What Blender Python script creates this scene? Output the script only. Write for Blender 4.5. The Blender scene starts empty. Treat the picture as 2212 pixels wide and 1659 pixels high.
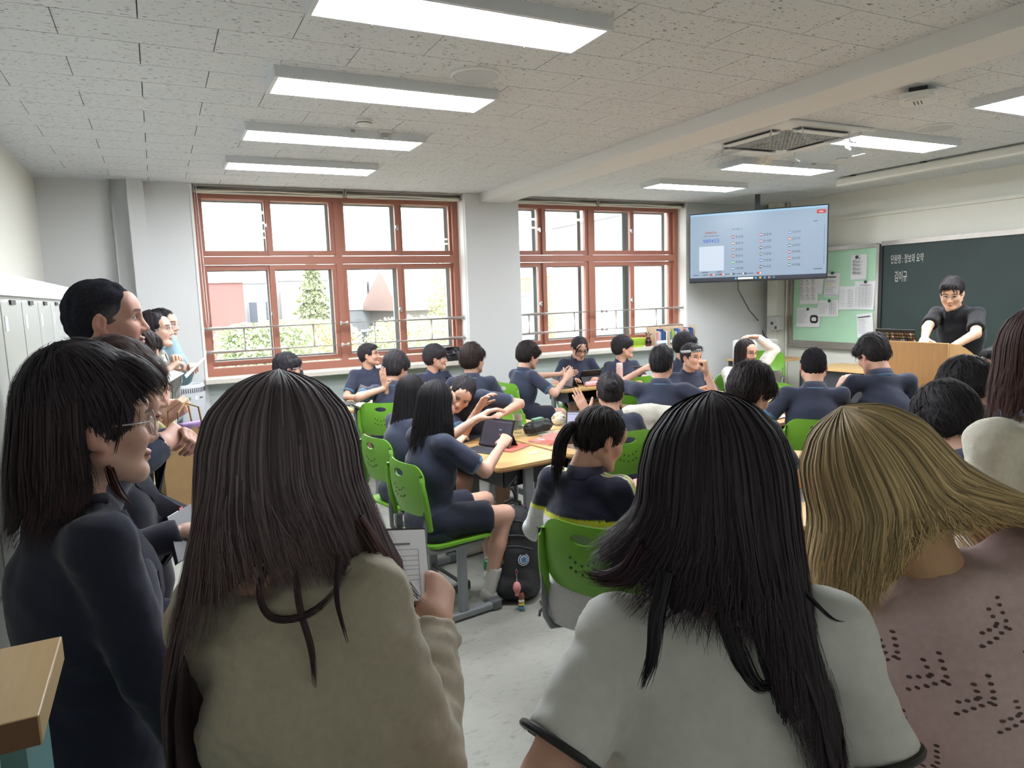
import bpy, bmesh, math, random
import numpy as np
from mathutils import Vector, Matrix, Euler
random.seed(7); RNG = np.random.default_rng(7)
SC = bpy.context.scene; COL = SC.collection
# ------------------------------------------------------------------ camera
FPX, PW, PH = 1514.16, 2212.0, 1659.0
YAW, PIT, ROL = [math.radians(a) for a in (26.519, -7.1977, -1.8456)]
CAM = np.array([0.0, 0.0, 1.70])
_f = np.array([math.sin(YAW)*math.cos(PIT), math.cos(YAW)*math.cos(PIT), math.sin(PIT)])
_r = np.array([math.cos(YAW), -math.sin(YAW), 0.0]); _u = np.cross(_r, _f)
_r2 = _r*math.cos(ROL)+_u*math.sin(ROL); _u2 = -_r*math.sin(ROL)+_u*math.cos(ROL)
cam = bpy.data.cameras.new('camera'); cam.sensor_width = 36.0; cam.lens = 36.0*FPX/PW
cam.clip_start = 0.02; cam.clip_end = 600
camo = bpy.data.objects.new('camera', cam); COL.objects.link(camo)
camo.matrix_world = Matrix(((_r2[0], _u2[0], -_f[0], CAM[0]), (_r2[1], _u2[1], -_f[1], CAM[1]), (_r2[2], _u2[2], -_f[2], CAM[2]), (0, 0, 0, 1)))
SC.camera = camo
# ------------------------------------------------------------------ world, light, exposure
SKY = 1.5
w = bpy.data.worlds.new('sky'); SC.world = w; w.use_nodes = True
bg = w.node_tree.nodes['Background']; bg.inputs[0].default_value = (0.93, 0.965, 1.0, 1); bg.inputs[1].default_value = SKY
SC.view_settings.view_transform = 'Standard'; SC.view_settings.look = 'None'
SC.view_settings.exposure = 2.45; SC.view_settings.gamma = 1.0; SC.view_settings.use_curve_mapping = False
try:
    SC.cycles.use_denoising = True; SC.cycles.max_bounces = 7; SC.cycles.diffuse_bounces = 4; SC.cycles.glossy_bounces = 3; SC.cycles.use_adaptive_sampling = True; SC.cycles.adaptive_threshold = .05
    SC.cycles.transparent_max_bounces = 16; SC.cycles.caustics_reflective = False; SC.cycles.caustics_refractive = False
    SC.cycles.sample_clamp_indirect = 6.0
except Exception: pass
PANEL = 8.0           # radiance of the ceiling panels
def portal(x0, x1, z0, z1, y):
    l = bpy.data.lights.new('window_portal', 'AREA'); l.shape = 'RECTANGLE'; l.size = x1-x0; l.size_y = z1-z0
    l.cycles.is_portal = True
    o = bpy.data.objects.new('window_portal', l); COL.objects.link(o)
    o.location = ((x0+x1)/2, y, (z0+z1)/2); o.rotation_euler = (math.radians(-90), 0, 0)
sun = bpy.data.lights.new('hazy_sun', 'SUN'); sun.energy = .7; sun.angle = math.radians(6); sun.color = (1, .96, .9)
suno = bpy.data.objects.new('hazy_sun', sun); COL.objects.link(suno); suno.rotation_euler = (math.radians(50), 0, math.radians(-20))   # from behind the school, on the facades opposite
portal(0.42, 3.29, 0.97, 2.82, 8.12); portal(3.99, 6.62, 0.97, 2.82, 8.12)
# ------------------------------------------------------------------ helpers
def at(px, py, d):                      # a point at a distance d along the lens axis
    v = ((px-PW/2)/FPX)*_r2 - ((py-PH/2)/FPX)*_u2 + _f
    return CAM+v*d
def onz(px, py, z):
    v = ((px-PW/2)/FPX)*_r2 - ((py-PH/2)/FPX)*_u2 + _f
    return CAM+v*((z-CAM[2])/v[2])
def onx(px, py, X):
    v = ((px-PW/2)/FPX)*_r2 - ((py-PH/2)/FPX)*_u2 + _f
    return CAM+v*(X/v[0])
def ony(px, py, Y):
    v = ((px-PW/2)/FPX)*_r2 - ((py-PH/2)/FPX)*_u2 + _f
    return CAM+v*(Y/v[1])
def lin(c):
    return tuple((x/12.92 if x <= .04045 else ((x+.055)/1.055)**2.4) for x in [v/255 for v in c])
MATS = {}
def mat(name, rgb, rough=.6, metal=0., noise=0., nscale=20., bump=0., bscale=60., spec=.5, emit=0., stretch=(1, 1, 1), vcol=False, alpha=1., sheen=0., base=None):
    if name in MATS: return MATS[name]
    m = bpy.data.materials.new(name); m.use_nodes = True; nt = m.node_tree; b = nt.nodes['Principled BSDF']
    c = (*lin(rgb), 1); b.inputs['Base Color'].default_value = c
    b.inputs['Roughness'].default_value = rough; b.inputs['Metallic'].default_value = metal
    b.inputs['Specular IOR Level'].default_value = spec; b.inputs['Alpha'].default_value = alpha
    if sheen: b.inputs['Sheen Weight'].default_value = sheen; b.inputs['Sheen Roughness'].default_value = .5
    if emit: b.inputs['Emission Color'].default_value = c; b.inputs['Emission Strength'].default_value = emit
    if base: b.inputs['Base Color'].default_value = (*lin(base), 1)
    src = None
    if vcol:
        a = nt.nodes.new('ShaderNodeVertexColor'); a.layer_name = 'Col'; src = a.outputs['Color']
    if noise or bump:
        tc = nt.nodes.new('ShaderNodeTexCoord'); mp = nt.nodes.new('ShaderNodeMapping')
        mp.inputs['Scale'].default_value = stretch; nt.links.new(tc.outputs['Object'], mp.inputs['Vector'])
    if noise:
        n = nt.nodes.new('ShaderNodeTexNoise'); n.inputs['Scale'].default_value = nscale; n.inputs['Detail'].default_value = 5
        nt.links.new(mp.outputs[0], n.inputs['Vector'])
        mr = nt.nodes.new('ShaderNodeMapRange'); mr.inputs['From Min'].default_value = .3; mr.inputs['From Max'].default_value = .7
        mr.inputs['To Min'].default_value = 1-noise; mr.inputs['To Max'].default_value = 1+noise
        nt.links.new(n.outputs['Fac'], mr.inputs['Value'])
        mx = nt.nodes.new('ShaderNodeMix'); mx.data_type = 'RGBA'; mx.blend_type = 'MULTIPLY'; mx.inputs['Factor'].default_value = 1
        if src: nt.links.new(src, mx.inputs['A'])
        else: mx.inputs['A'].default_value = c
        nt.links.new(mr.outputs[0], mx.inputs['B']); src = mx.outputs['Result']
    if src: nt.links.new(src, b.inputs['Base Color'])
    if bump:
        n2 = nt.nodes.new('ShaderNodeTexNoise'); n2.inputs['Scale'].default_value = bscale; n2.inputs['Detail'].default_value = 4
        nt.links.new(mp.outputs[0], n2.inputs['Vector'])
        bp = nt.nodes.new('ShaderNodeBump'); bp.inputs['Strength'].default_value = bump; bp.inputs['Distance'].default_value = .01
        nt.links.new(n2.outputs['Fac'], bp.inputs['Height']); nt.links.new(bp.outputs[0], b.inputs['Normal'])
    MATS[name] = m; return m
def glassmat(name, tint=(1, 1, 1), refl=.06, rough=.02):
    if name in MATS: return MATS[name]
    m = bpy.data.materials.new(name); m.use_nodes = True; nt = m.node_tree
    for n in list(nt.nodes):
        if n.type != 'OUTPUT_MATERIAL': nt.nodes.remove(n)
    t = nt.nodes.new('ShaderNodeBsdfTransparent'); t.inputs[0].default_value = (*tint, 1)
    g = nt.nodes.new('ShaderNodeBsdfGlossy'); g.inputs['Roughness'].default_value = rough
    x = nt.nodes.new('ShaderNodeMixShader'); x.inputs[0].default_value = refl
    nt.links.new(t.outputs[0], x.inputs[1]); nt.links.new(g.outputs[0], x.inputs[2])
    nt.links.new(x.outputs[0], nt.nodes['Material Output'].inputs[0]); MATS[name] = m; return m
def tag(o, label=None, cat=None, group=None, kind=None):
    if label: o['label'] = label
    if cat: o['category'] = cat
    if group: o['group'] = group
    if kind: o['kind'] = kind
    return o
def empty(name, loc=(0, 0, 0), rz=0., label=None, cat=None, group=None, kind=None):
    o = bpy.data.objects.new(name, None); COL.objects.link(o); o.empty_display_size = .05
    o.location = [float(v) for v in loc]; o.rotation_euler = (0, 0, rz)
    return tag(o, label, cat, group, kind)
def link(name, me, m, parent=None):
    o = bpy.data.objects.new(name, me); COL.objects.link(o)
    if m is not None and not me.materials: me.materials.append(m)
    if parent is not None: o.parent = parent
    return o
def frame(d, up=(0, 0, 1)):
    d = np.array(d, float); d = d/max(np.linalg.norm(d), 1e-9); u = np.array(up, float)
    if abs(d@u)/np.linalg.norm(u) > .98: u = np.array((1., 0, 0))
    x = np.cross(d, u); x /= np.linalg.norm(x); y = np.cross(x, d); return x, y, d
class MB:
    def __init__(s): s.v = []; s.f = []; s.m = []; s.ms = []
    def mi(s, m):
        if m is None: return 0
        if m not in s.ms: s.ms.append(m)
        return s.ms.index(m)
    def add(s, vs, fs, m=None):
        n = len(s.v); s.v += [tuple(map(float, p)) for p in vs]; k = s.mi(m)
        s.f += [tuple(n+i for i in f) for f in fs]; s.m += [k]*len(fs); return s
    def box(s, x0, x1, y0, y1, z0, z1, m=None, b=0.):
        if b > 0:
            b = min(b, (x1-x0)*.45, (y1-y0)*.45, (z1-z0)*.45)
            return s.cbox(((x0+x1)/2, (y0+y1)/2, (z0+z1)/2), ((x1-x0)/2, (y1-y0)/2, (z1-z0)/2), b, m)
        v = [(x, y, z) for x in (x0, x1) for y in (y0, y1) for z in (z0, z1)]
        return s.add(v, [(0, 1, 3, 2), (4, 6, 7, 5), (0, 4, 5, 1), (2, 3, 7, 6), (0, 2, 6, 4), (1, 5, 7, 3)], m)
    def cbox(s, c, h, b, m=None, R=None):
        bm = bmesh.new(); bmesh.ops.create_cube(bm, size=2.0)
        for v in bm.verts: v.co = Vector((v.co.x*h[0], v.co.y*h[1], v.co.z*h[2]))
        bmesh.ops.bevel(bm, geom=list(bm.edges), offset=b, segments=2, profile=.5, affect='EDGES')
        bm.verts.index_update(); vs = [np.array(v.co) for v in bm.verts]; fs = [tuple(v.index for v in f.verts) for f in bm.faces]; bm.free()
        if R is not None: vs = [R@v for v in vs]
        return s.add([v+np.array(c) for v in vs], fs, m)
    def obox(s, c, h, R, m=None):     # oriented box, columns of R are axes
        v = [np.array(c)+R@np.array((x*h[0], y*h[1], z*h[2])) for x in (-1, 1) for y in (-1, 1) for z in (-1, 1)]
        return s.add(v, [(0, 1, 3, 2), (4, 6, 7, 5), (0, 4, 5, 1), (2, 3, 7, 6), (0, 2, 6, 4), (1, 5, 7, 3)], m)
    def tube(s, pts, r, n=10, m=None, caps=True, flat=1.):
        pts = [np.array(p, float) for p in pts]; rs = r if hasattr(r, '__len__') else [r]*len(pts)
        vs = []; fs = []; px = None
        for i, p in enumerate(pts):
            d = pts[min(i+1, len(pts)-1)]-pts[max(i-1, 0)]
            x, y, _ = frame(d)
            if px is not None:
                x = px-d/np.linalg.norm(d)*(px@(d/np.linalg.norm(d))); x /= max(np.linalg.norm(x), 1e-9); y = np.cross(d/np.linalg.norm(d), x)
            px = x
            for k in range(n):
                a = 2*math.pi*k/n; vs.append(p+rs[i]*(math.cos(a)*x+flat*math.sin(a)*y))
        for i in range(len(pts)-1):
            for k in range(n): fs.append((i*n+k, i*n+(k+1) % n, (i+1)*n+(k+1) % n, (i+1)*n+k))
        if caps: fs += [tuple(range(n-1, -1, -1)), tuple((len(pts)-1)*n+k for k in range(n))]
        return s.add(vs, fs, m)
    def cyl(s, a, b, r, n=16, m=None, r2=None): return s.tube([a, b], [r, r if r2 is None else r2], n, m)
    def lathe(s, prof, c=(0, 0, 0), n=24, m=None, caps=True, axis='z'):
        vs = []; fs = []
        for r, z in prof:
            for k in range(n):
                a = 2*math.pi*k/n; p = (r*math.cos(a), r*math.sin(a), z)
                vs.append((p[0]+c[0], p[1]+c[1], p[2]+c[2]))
        for i in range(len(prof)-1):
            for k in range(n): fs.append((i*n+k, i*n+(k+1) % n, (i+1)*n+(k+1) % n, (i+1)*n+k))
        if caps: fs += [tuple(range(n-1, -1, -1)), tuple((len(prof)-1)*n+k for k in range(n))]
        return s.add(vs, fs, m)
    def prism(s, poly, o, x, y, z, m=None):   # poly in (x,y) extruded along z
        o, x, y, z = [np.array(a, float) for a in (o, x, y, z)]; n = len(poly)
        vs = [o+x*p[0]+y*p[1] for p in poly]+[o+x*p[0]+y*p[1]+z for p in poly]
        return s.add(vs, [tuple(range(n-1, -1, -1)), tuple(range(n, 2*n))]+[(i, (i+1) % n, n+(i+1) % n, n+i) for i in range(n)], m)
    def mesh(s, name, smooth=False):
        me = bpy.data.meshes.new(name); me.from_pydata(s.v, [], s.f)
        for mm in s.ms: me.materials.append(mm)
        if len(s.ms) > 1: me.polygons.foreach_set('material_index', s.m)
        bm = bmesh.new(); bm.from_mesh(me); bmesh.ops.recalc_face_normals(bm, faces=list(bm.faces)); bm.to_mesh(me); bm.free()
        if smooth:
            me.polygons.foreach_set('use_smooth', [True]*len(me.polygons))
            me.set_sharp_from_angle(angle=math.radians(38))
        me.update(); return me
    def build(s, name, m=None, parent=None, smooth=False):
        return link(name, s.mesh(name, smooth), m, parent)
def rrect(w, h, r, n=5):
    p = []
    for cx, cy, a0 in ((w/2-r, h/2-r, 0), (-w/2+r, h/2-r, 90), (-w/2+r, -h/2+r, 180), (w/2-r, -h/2+r, 270)):
        for i in range(n+1):
            a = math.radians(a0+90*i/n); p.append((cx+r*math.cos(a), cy+r*math.sin(a)))
    return p
def struct(o): o['kind'] = 'structure'; return o
def copy_tree(o, parent=None):
    c = o.copy(); COL.objects.link(c); c.parent = parent
    for ch in o.children: copy_tree(ch, c)
    return c
TXT = []
def text(parent, s, size, o, x, n, m, name='lettering', align='LEFT', bold=0., xs=1.):
    """flat lettering; o origin, x reading direction, n surface normal (local to parent)"""
    cu = bpy.data.curves.new('t', 'FONT'); cu.body = s; cu.size = size; cu.align_x = align; cu.resolution_u = 2; cu.offset = bold
    ob = bpy.data.objects.new('t', cu); COL.objects.link(ob)
    x = np.array(x, float); x /= np.linalg.norm(x); n = np.array(n, float); n /= np.linalg.norm(n); y = np.cross(n, x); x = x*xs
    TXT.append((ob, parent, np.array(o, float), x, y, n, m, name))
def flush_text():
    bpy.context.view_layer.update(); dg = bpy.context.evaluated_depsgraph_get(); groups = {}
    for ob, parent, o, x, y, n, m, name in TXT:
        me = ob.evaluated_get(dg).to_mesh()
        vs = [o+x*v.co.x+y*v.co.y+n*.0008 for v in me.vertices]; fs = [tuple(p.vertices) for p in me.polygons]
        key = (parent.name if parent else '', name)
        if key not in groups: groups[key] = (MB(), parent, name)
        if vs: groups[key][0].add(vs, fs, m)
        ob.evaluated_get(dg).to_mesh_clear()
    for ob, *_ in TXT:
        cu = ob.data; bpy.data.objects.remove(ob); bpy.data.curves.remove(cu)
    for mb, parent, name in groups.values():
        if mb.v: link(name, mb.mesh(name), None, parent)
    TXT.clear()
# ------------------------------------------------------------------ room shell
XB, XF, YC, YW, HC = -0.90, 8.25, -0.55, 7.76, 2.91
def m_floor():
    m = mat('floor_vinyl', (150, 150, 142), .42, noise=.16, nscale=2.2, bump=.08, bscale=30)
    nt = m.node_tree; b = nt.nodes['Principled BSDF']; src = b.inputs['Base Color'].links[0].from_socket
    tc = nt.nodes.new('ShaderNodeTexCoord'); mp = nt.nodes.new('ShaderNodeMapping'); mp.inputs['Scale'].default_value = (9, 26, 1); mp.inputs['Rotation'].default_value = (0, 0, .5)
    n = nt.nodes.new('ShaderNodeTexNoise'); n.inputs['Scale'].default_value = 1.3; n.inputs['Detail'].default_value = 8; n.inputs['Roughness'].default_value = .75; n.inputs['Distortion'].default_value = 1.2
    nt.links.new(tc.outputs['Object'], mp.inputs[0]); nt.links.new(mp.outputs[0], n.inputs['Vector'])
    r = nt.nodes.new('ShaderNodeValToRGB'); r.color_ramp.elements[0].position = .30; r.color_ramp.elements[0].color = (.42, .41, .38, 1); r.color_ramp.elements[1].position = .46; r.color_ramp.elements[1].color = (1, 1, 1, 1)
    nt.links.new(n.outputs['Fac'], r.inputs[0])
    x = nt.nodes.new('ShaderNodeMix'); x.data_type = 'RGBA'; x.blend_type = 'MULTIPLY'; x.inputs['Factor'].default_value = .75
    nt.links.new(src, x.inputs['A']); nt.links.new(r.outputs[0], x.inputs['B']); nt.links.new(x.outputs['Result'], b.inputs['Base Color'])
    return m
def m_tile():
    m = mat('ceiling_tile', (222, 222, 221), .9, bump=.15, bscale=40)
    nt = m.node_tree; b = nt.nodes['Principled BSDF']
    g = nt.nodes.new('ShaderNodeNewGeometry'); mp = nt.nodes.new('ShaderNodeMapping'); mp.inputs['Scale'].default_value = (34, 95, 1)
    nt.links.new(g.outputs['Position'], mp.inputs[0])
    n = nt.nodes.new('ShaderNodeTexNoise'); n.inputs['Scale'].default_value = 1.0; n.inputs['Detail'].default_value = 3; n.inputs['Distortion'].default_value = .9
    nt.links.new(mp.outputs[0], n.inputs['Vector'])
    r = nt.nodes.new('ShaderNodeValToRGB'); r.color_ramp.elements[0].position = .335; r.color_ramp.elements[0].color = (*lin((112, 112, 112)), 1)
    r.color_ramp.elements[1].position = .372; r.color_ramp.elements[1].color = (*lin((217, 220, 223)), 1)
    nt.links.new(n.outputs['Fac'], r.inputs[0]); nt.links.new(r.outputs[0], b.inputs['Base Color']); return m
M_wall = mat('wall_paint', (214, 215, 215), .8, bump=.05, bscale=90)
M_wallf = mat('wall_paint_warm', (228, 227, 217), .8, bump=.05, bscale=90)
M_green = mat('wainscot_green', (200, 210, 208), .7, noise=.05, nscale=3)
M_white = mat('white_plastic', (226, 227, 226), .45)
M_alu = mat('aluminium', (176, 170, 164), .35, .85, noise=.08, nscale=8)
M_steel = mat('stainless', (214, 212, 208), .3, .65)
M_brown = mat('window_brown', (164, 108, 90), .5, noise=.06, nscale=30, stretch=(1, 1, 8))
M_black = mat('black_plastic', (22, 22, 25), .4)
M_dark = mat('dark_grey', (58, 60, 66), .5)
M_tile, M_flr = m_tile(), m_floor()
struct(MB().box(XB-.1, XF+.1, YC-.1, YW+.35, -.1, 0).build('floor', M_flr))
struct(MB().box(XB-.1, XB, YC-.1, YW+.35, 0, HC+.1).build('wall_back', M_wallf))
struct(MB().box(XF, XF+.1, YC-.1, YW+.35, 0, HC+.1).build('wall_front', M_wallf))
struct(MB().box(XB, XF, YC-.1, YC, 0, HC+.1).build('wall_corridor', M_wallf))
W1, W2 = (.403, 3.302), (3.745, 6.644); ZS, ZT = .955, 2.84
ww = MB()
ww.box(XB, W1[0], YW, YW+.35, 0, HC+.1, M_wall); ww.box(W2[1], XF, YW, YW+.35, 0, HC+.1, M_wall)
ww.box(W1[1], W2[0], YW+.1, YW+.35, 0, HC+.1, M_wall)
ww.box(W1[0], W1[1], YW+.04, YW+.35, 0, ZS-.05, M_green); ww.box(W2[0], W2[1], YW+.04, YW+.35, 0, ZS-.05, M_green)
ww.box(W1[0], W1[1], YW+.1, YW+.35, ZT+.02, HC+.1, M_wall); ww.box(W2[0], W2[1], YW+.1, YW+.35, ZT+.02, HC+.1, M_wall)
struct(ww.build('wall_window'))
struct(MB().box(3.30, 4.0, 7.69, YW+.35, 0, HC+.05).build('wall_pillar', M_wall))
struct(MB().box(3.49, 3.86, YC, 7.70, 2.80, HC+.05).build('ceiling_beam', mat('beam_paint', (226, 226, 225), .75)))
struct(MB().box(-.16, -.02, 7.60, YW, 0, HC).build('trim_1', M_wall))          # boxed-in pipe in the corner
struct(MB().cyl((-.30, 7.70, 0), (-.30, 7.70, HC), .028, 12, M_wall).build('trim_2', M_wall, smooth=True))
struct(MB().box(8.06, XF, 7.44, 7.62, 0, HC).build('trim_3', M_wallf))           # boxed-in pipe by the screen
for k, (a, b) in enumerate((((XB, XB+.012), (YC, YW)), ((XB, XF), (YW-.012, YW)), ((XF-.012, XF), (YC, YW)))):
    struct(MB().box(a[0], a[1], b[0], b[1], 0, .09).build('baseboard_' + ('back', 'window', 'front')[k], mat('baseboard', (120, 124, 120), .6)))
# ceiling: slab with running-bond tiles
ceil = struct(MB().box(XB-.1, XF+.1, YC-.1, YW+.35, HC, HC+.1).build('ceiling', mat('joint_grey', (96, 96, 96), .9)))
tb = MB().box(-.3125, .3125, -.1528, .1528, -.012, 0).mesh('ceiling_tile'); tb.materials.append(M_tile)
half = MB().box(-.156, .156, -.1535, .1535, -.012, 0).mesh('ceiling_tile'); half.materials.append(M_tile)
rest = MB()
cells = []
for j in range(27):
    y = 7.64-.31*j
    if y < YC+.1: break
    off = .0 if j % 2 else .315
    for i in range(-1, 15):
        x = XB+.3+.63*i+off
        if x-.3 > XF or x+.3 < XB: continue
        cells.append((x, y))
near = sorted([c for c in cells if c[1] > 1.55 and not (c[0] > 3.6 and c[1] < 2.0)], key=lambda c: c[1])[:300]
nset = set(near)
for c in cells:
    x0, x1 = max(c[0]-.3135, XB), min(c[0]+.3135, XF)
    if c in nset and x1-x0 > .62:
        o = link('ceiling_tile', tb, None, ceil); o.location = (c[0], c[1], HC)
    elif c in nset:
        o = link('ceiling_tile', half, None, ceil); o.location = ((x0+x1)/2, c[1], HC); o.scale.x = (x1-x0)/.312
    else: rest.box(x0, x1, c[1]-.1535, c[1]+.1535, HC-.012, HC)
tag(rest.build('ceiling_tile_rest', M_tile, ceil), kind='stuff')
# ------------------------------------------------------------------ windows
M_pane = glassmat('window_glass', (.97, .985, .98), .05)
M_outer = mat('outer_aluminium_green', (128, 150, 152), .4, .3)
def ring(mb, x0, x1, z0, z1, t, y0, y1, m=None):
    mb.box(x0-t, x0, y0, y1, z0-t, z1+t, m); mb.box(x1, x1+t, y0, y1, z0-t, z1+t, m)
    mb.box(x0, x1, y0, y1, z0-t, z0, m); mb.box(x0, x1, y0, y1, z1, z1+t, m)
def window(n, X, panes):
    r = struct(empty('window_%d' % n, (X[0], 7.95, ZS))); ox = X[0]
    f = MB(); L = X[1]-X[0]; HZ = ZT-ZS
    f.box(0, .075, -.03, .10, 0, HZ); f.box(L-.075, L, -.03, .10, 0, HZ); f.box(.075, L-.075, -.03, .10, 0, .08); f.box(.075, L-.075, -.03, .10, HZ-.06, HZ)
    mid = (panes[1][1]+panes[2][0])/2-ox
    f.box(mid-.035, mid+.035, -.03, .10, .08, HZ-.06); f.box(.075, mid-.035, -.03, .10, 2.115-ZS, 2.195-ZS); f.box(mid+.035, L-.075, -.03, .10, 2.115-ZS, 2.195-ZS)
    f.build('window_frame', M_brown, r)
    for i, (a, b) in enumerate(panes):
        for (z0, z1) in ((1.105, 2.055), (2.255, 2.775)):
            yo = 0 if i in (1, 2) else .032
            s = MB(); ring(s, a-ox, b-ox, z0-ZS, z1-ZS, .052, yo-.012, yo+.03)
            so = s.build('sash', M_brown, r)
            MB().box(a-ox, b-ox, yo+.004, yo+.012, z0-ZS, z1-ZS).build('pane', M_pane, so)
            o2 = MB(); ring(o2, a-ox+.012, b-ox-.006, z0-ZS+.012, z1-ZS-.006, .05, .165, .20); o2.build('outer_sash', M_outer, r)
            if i in (0, 2):
                l = MB(); l.box(b-ox+.012, b-ox+.035, yo-.035, yo-.012, (z0+z1)/2-ZS-.03, (z0+z1)/2-ZS+.03, b=.004)
                l.box(b-ox-.002, b-ox+.014, yo-.045, yo-.02, (z0+z1)/2-ZS-.008, (z0+z1)/2-ZS+.022); l.build('latch', M_alu, so)
    return r
P1 = [(.495, 1.10), (1.165, 1.775), (1.94, 2.525), (2.615, 3.20)]
P2 = [(3.83, 4.412), (4.513, 5.10), (5.252, 5.829), (5.914, 6.512)]
window(1, W1, P1); window(2, W2, P2)
M_sill = mat('sill_stone', (214, 206, 196), .5, noise=.05, nscale=30)
for k, X in enumerate((W1, (4.0, 6.69))):
    struct(MB().box(X[0]-.03, X[1]+.03, 7.63, 7.95, ZS-.05, ZS, b=.006).build('trim_%d' % (4+k), M_sill))
M_jamb = mat('jamb_white', (232, 230, 226), .6)
for k, (a, b) in enumerate(((W1[0]-.02, W1[0]+.004), (W1[1]-.006, W1[1]+.02), (W2[1]-.006, W2[1]+.02))):
    struct(MB().box(a, b, YW-.012, 7.94, ZS, HC).build('trim_%d' % (6+k), M_jamb))
# roller blinds: rolled up under the ceiling
def blind(x0, x1, label, chain=None):
    r = empty('roller_blind', (x0, 7.80, 2.85), 0, label, 'blind', 'rolled-up white roller blinds')
    L = x1-x0
    MB().tube([(0.02, 0, 0), (L-.02, 0, 0)], .026, 14).build('fabric_roll', mat('blind_cream', (226, 224, 210), .8), r, True)
    b = MB(); b.box(0, L, -.035, .03, .027, .045); b.box(0, .012, -.03, .03, -.03, .045); b.box(L-.012, L, -.03, .03, -.03, .045); b.build('bracket', M_alu, r)
    MB().box(.02, L-.02, -.03, -.018, -.042, -.026, b=.003).build('bottom_bar', mat('blind_cream', (226, 224, 210)), r)
    if chain:
        c = chain-x0; pts = [(c, -.04, .03), (c+.004, -.042, -.6), (c+.012, -.045, -1.30), (c+.024, -.045, -1.40), (c+.036, -.045, -1.30), (c+.03, -.042, -.6), (c+.022, -.04, .03)]
        MB().tube(pts, .0035, 6).build('bead_chain', M_white, r, True)
blind(.42, 1.92, 'rolled-up white blind over the panes beside the air purifier', .425)
blind(1.93, 3.29, 'rolled-up white blind over the panes left of the pillar')
blind(4.01, 5.20, 'rolled-up white blind over the panes right of the pillar')
blind(5.21, 6.62, 'rolled-up white blind over the panes nearest the hanging screen')
# guard rails
def rail(X0, X1, posts, label, zz=(1.455, 1.215), fl=True):
    r = empty('guard_rail', (X0, 7.84, zz[1]), 0, label, 'railing', 'stainless window guard rails')
    L = X1-X0; dz = zz[0]-zz[1]
    for z in (0, dz):
        MB().cyl((0, 0, z), (L, 0, z), .019, 14).build('rail_bar', M_steel, r, True)
        for x in (0, L-.012): MB().lathe([(.034, 0), (.034, .012), (.022, .014)], n=16).build('flange', M_steel, r, True).matrix_local = Matrix.Translation((x, 0, z)) @ Matrix.Rotation(math.pi/2, 4, 'Y')
        MB().cyl((L/2-.04, 0, z), (L/2+.04, 0, z), .024, 14).build('coupling', M_white, r, True)
    for x in posts: MB().cyl((x-X0, 0, 0), (x-X0, 0, dz), .015, 12).build('post', M_steel, r, True)
rail(.40, 3.30, [ony(x, 730, 7.84)[0] for x in (528, 678, 810, 933)], 'stainless guard rail across the window left of the pillar')
rail(4.0, 6.64, [ony(x, 690, 7.84)[0] for x in (1142, 1240, 1330, 1417)], 'stainless guard rail across the window right of the pillar')
# ------------------------------------------------------------------ ceiling fixtures
M_panel = mat('panel_glow', (246, 250, 255), .5, emit=PANEL)
M_rim = mat('panel_rim', (216, 220, 224), .5)
def panel(x, y, label):
    r = empty('ceiling_light', (x, y, HC-.012), 0, label, 'ceiling light', 'long flat panel lights')
    f = MB(); L, W = .632, .172
    for a in ((-L, L, -W, -W+.022), (-L, L, W-.022, W)): f.box(a[0], a[1], a[2], a[3], -.055, 0)
    for a in ((-L, -L+.022), (L-.022, L)): f.box(a[0], a[1], -W+.022, W-.022, -.055, 0)
    f.build('housing', M_rim, r)
    MB().box(-L+.022, L-.022, -W+.022, W-.022, -.050, -.03).build('diffuser', M_panel, r)
    s = MB()
    for x2 in (-.36, .36):
        for y2 in (-W+.011, W-.011): s.cyl((x2, y2, -.058), (x2, y2, -.054), .006, 8)
    s.build('screws', M_alu, r)
for x, y, t in ((1.265, 2.86, 'topmost and largest glowing ceiling panel, cut off by the picture edge'), (1.265, 4.02, 'glowing ceiling panel in front of the smoke detector, second in its row'),
                (1.25, 5.24, 'glowing ceiling panel third in the row on the window-left side'), (1.23, 6.42, 'smallest glowing ceiling panel of the row nearest the big left window'),
                (5.60, 1.66, 'added unseen ceiling panel beyond the right edge, brightening the right side'),  # extra panel out of view, put in to brighten the right side
                (5.60, 2.80, 'glowing ceiling panel cut off at the far upper right'), (5.60, 3.95, 'glowing ceiling panel right of the air conditioner'),
                (5.60, 5.17, 'glowing ceiling panel above the hanging screen, between two others'), (5.58, 6.36, 'smallest glowing ceiling panel above the right window')):
    panel(x, y, t)
def disc(name, x, y, prof, label, cat, m=M_white, group=None):
    r = empty(name, (x, y, HC-.012), 0, label, cat, group)
    MB().lathe(prof, n=32).build('cover', m, r, True); return r
for x, y, t in ((1.65, 3.63, 'round white ceiling speaker between the two largest light panels'), (5.53, 3.56, 'round white ceiling speaker in front of the blackboard wall')):
    r = disc('ceiling_speaker', x, y, [(.135, 0), (.135, -.010), (.122, -.016), (.118, -.012), (.0, -.012)], t, 'speaker', mat('speaker_cloth', (196, 200, 204), .7))
    MB().lathe([(.137, 0), (.137, -.011), (.126, -.015), (.126, 0)], n=32, caps=False).build('rim', M_white, r, True)
for x, y, t in ((1.34, 4.78, 'white smoke detector beside the second light panel'), (5.85, 4.65, 'white smoke detector between the lights near the hanging screen')):
    r = disc('smoke_detector', x, y, [(.06, 0), (.06, -.018), (.052, -.022), (.046, -.03), (.03, -.042), (.0, -.045)], t, 'smoke detector')
    MB().lathe([(.05, -.020), (.052, -.026), (.045, -.029)], n=24, caps=False).build('vent_ring', M_dark, r, True)
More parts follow.
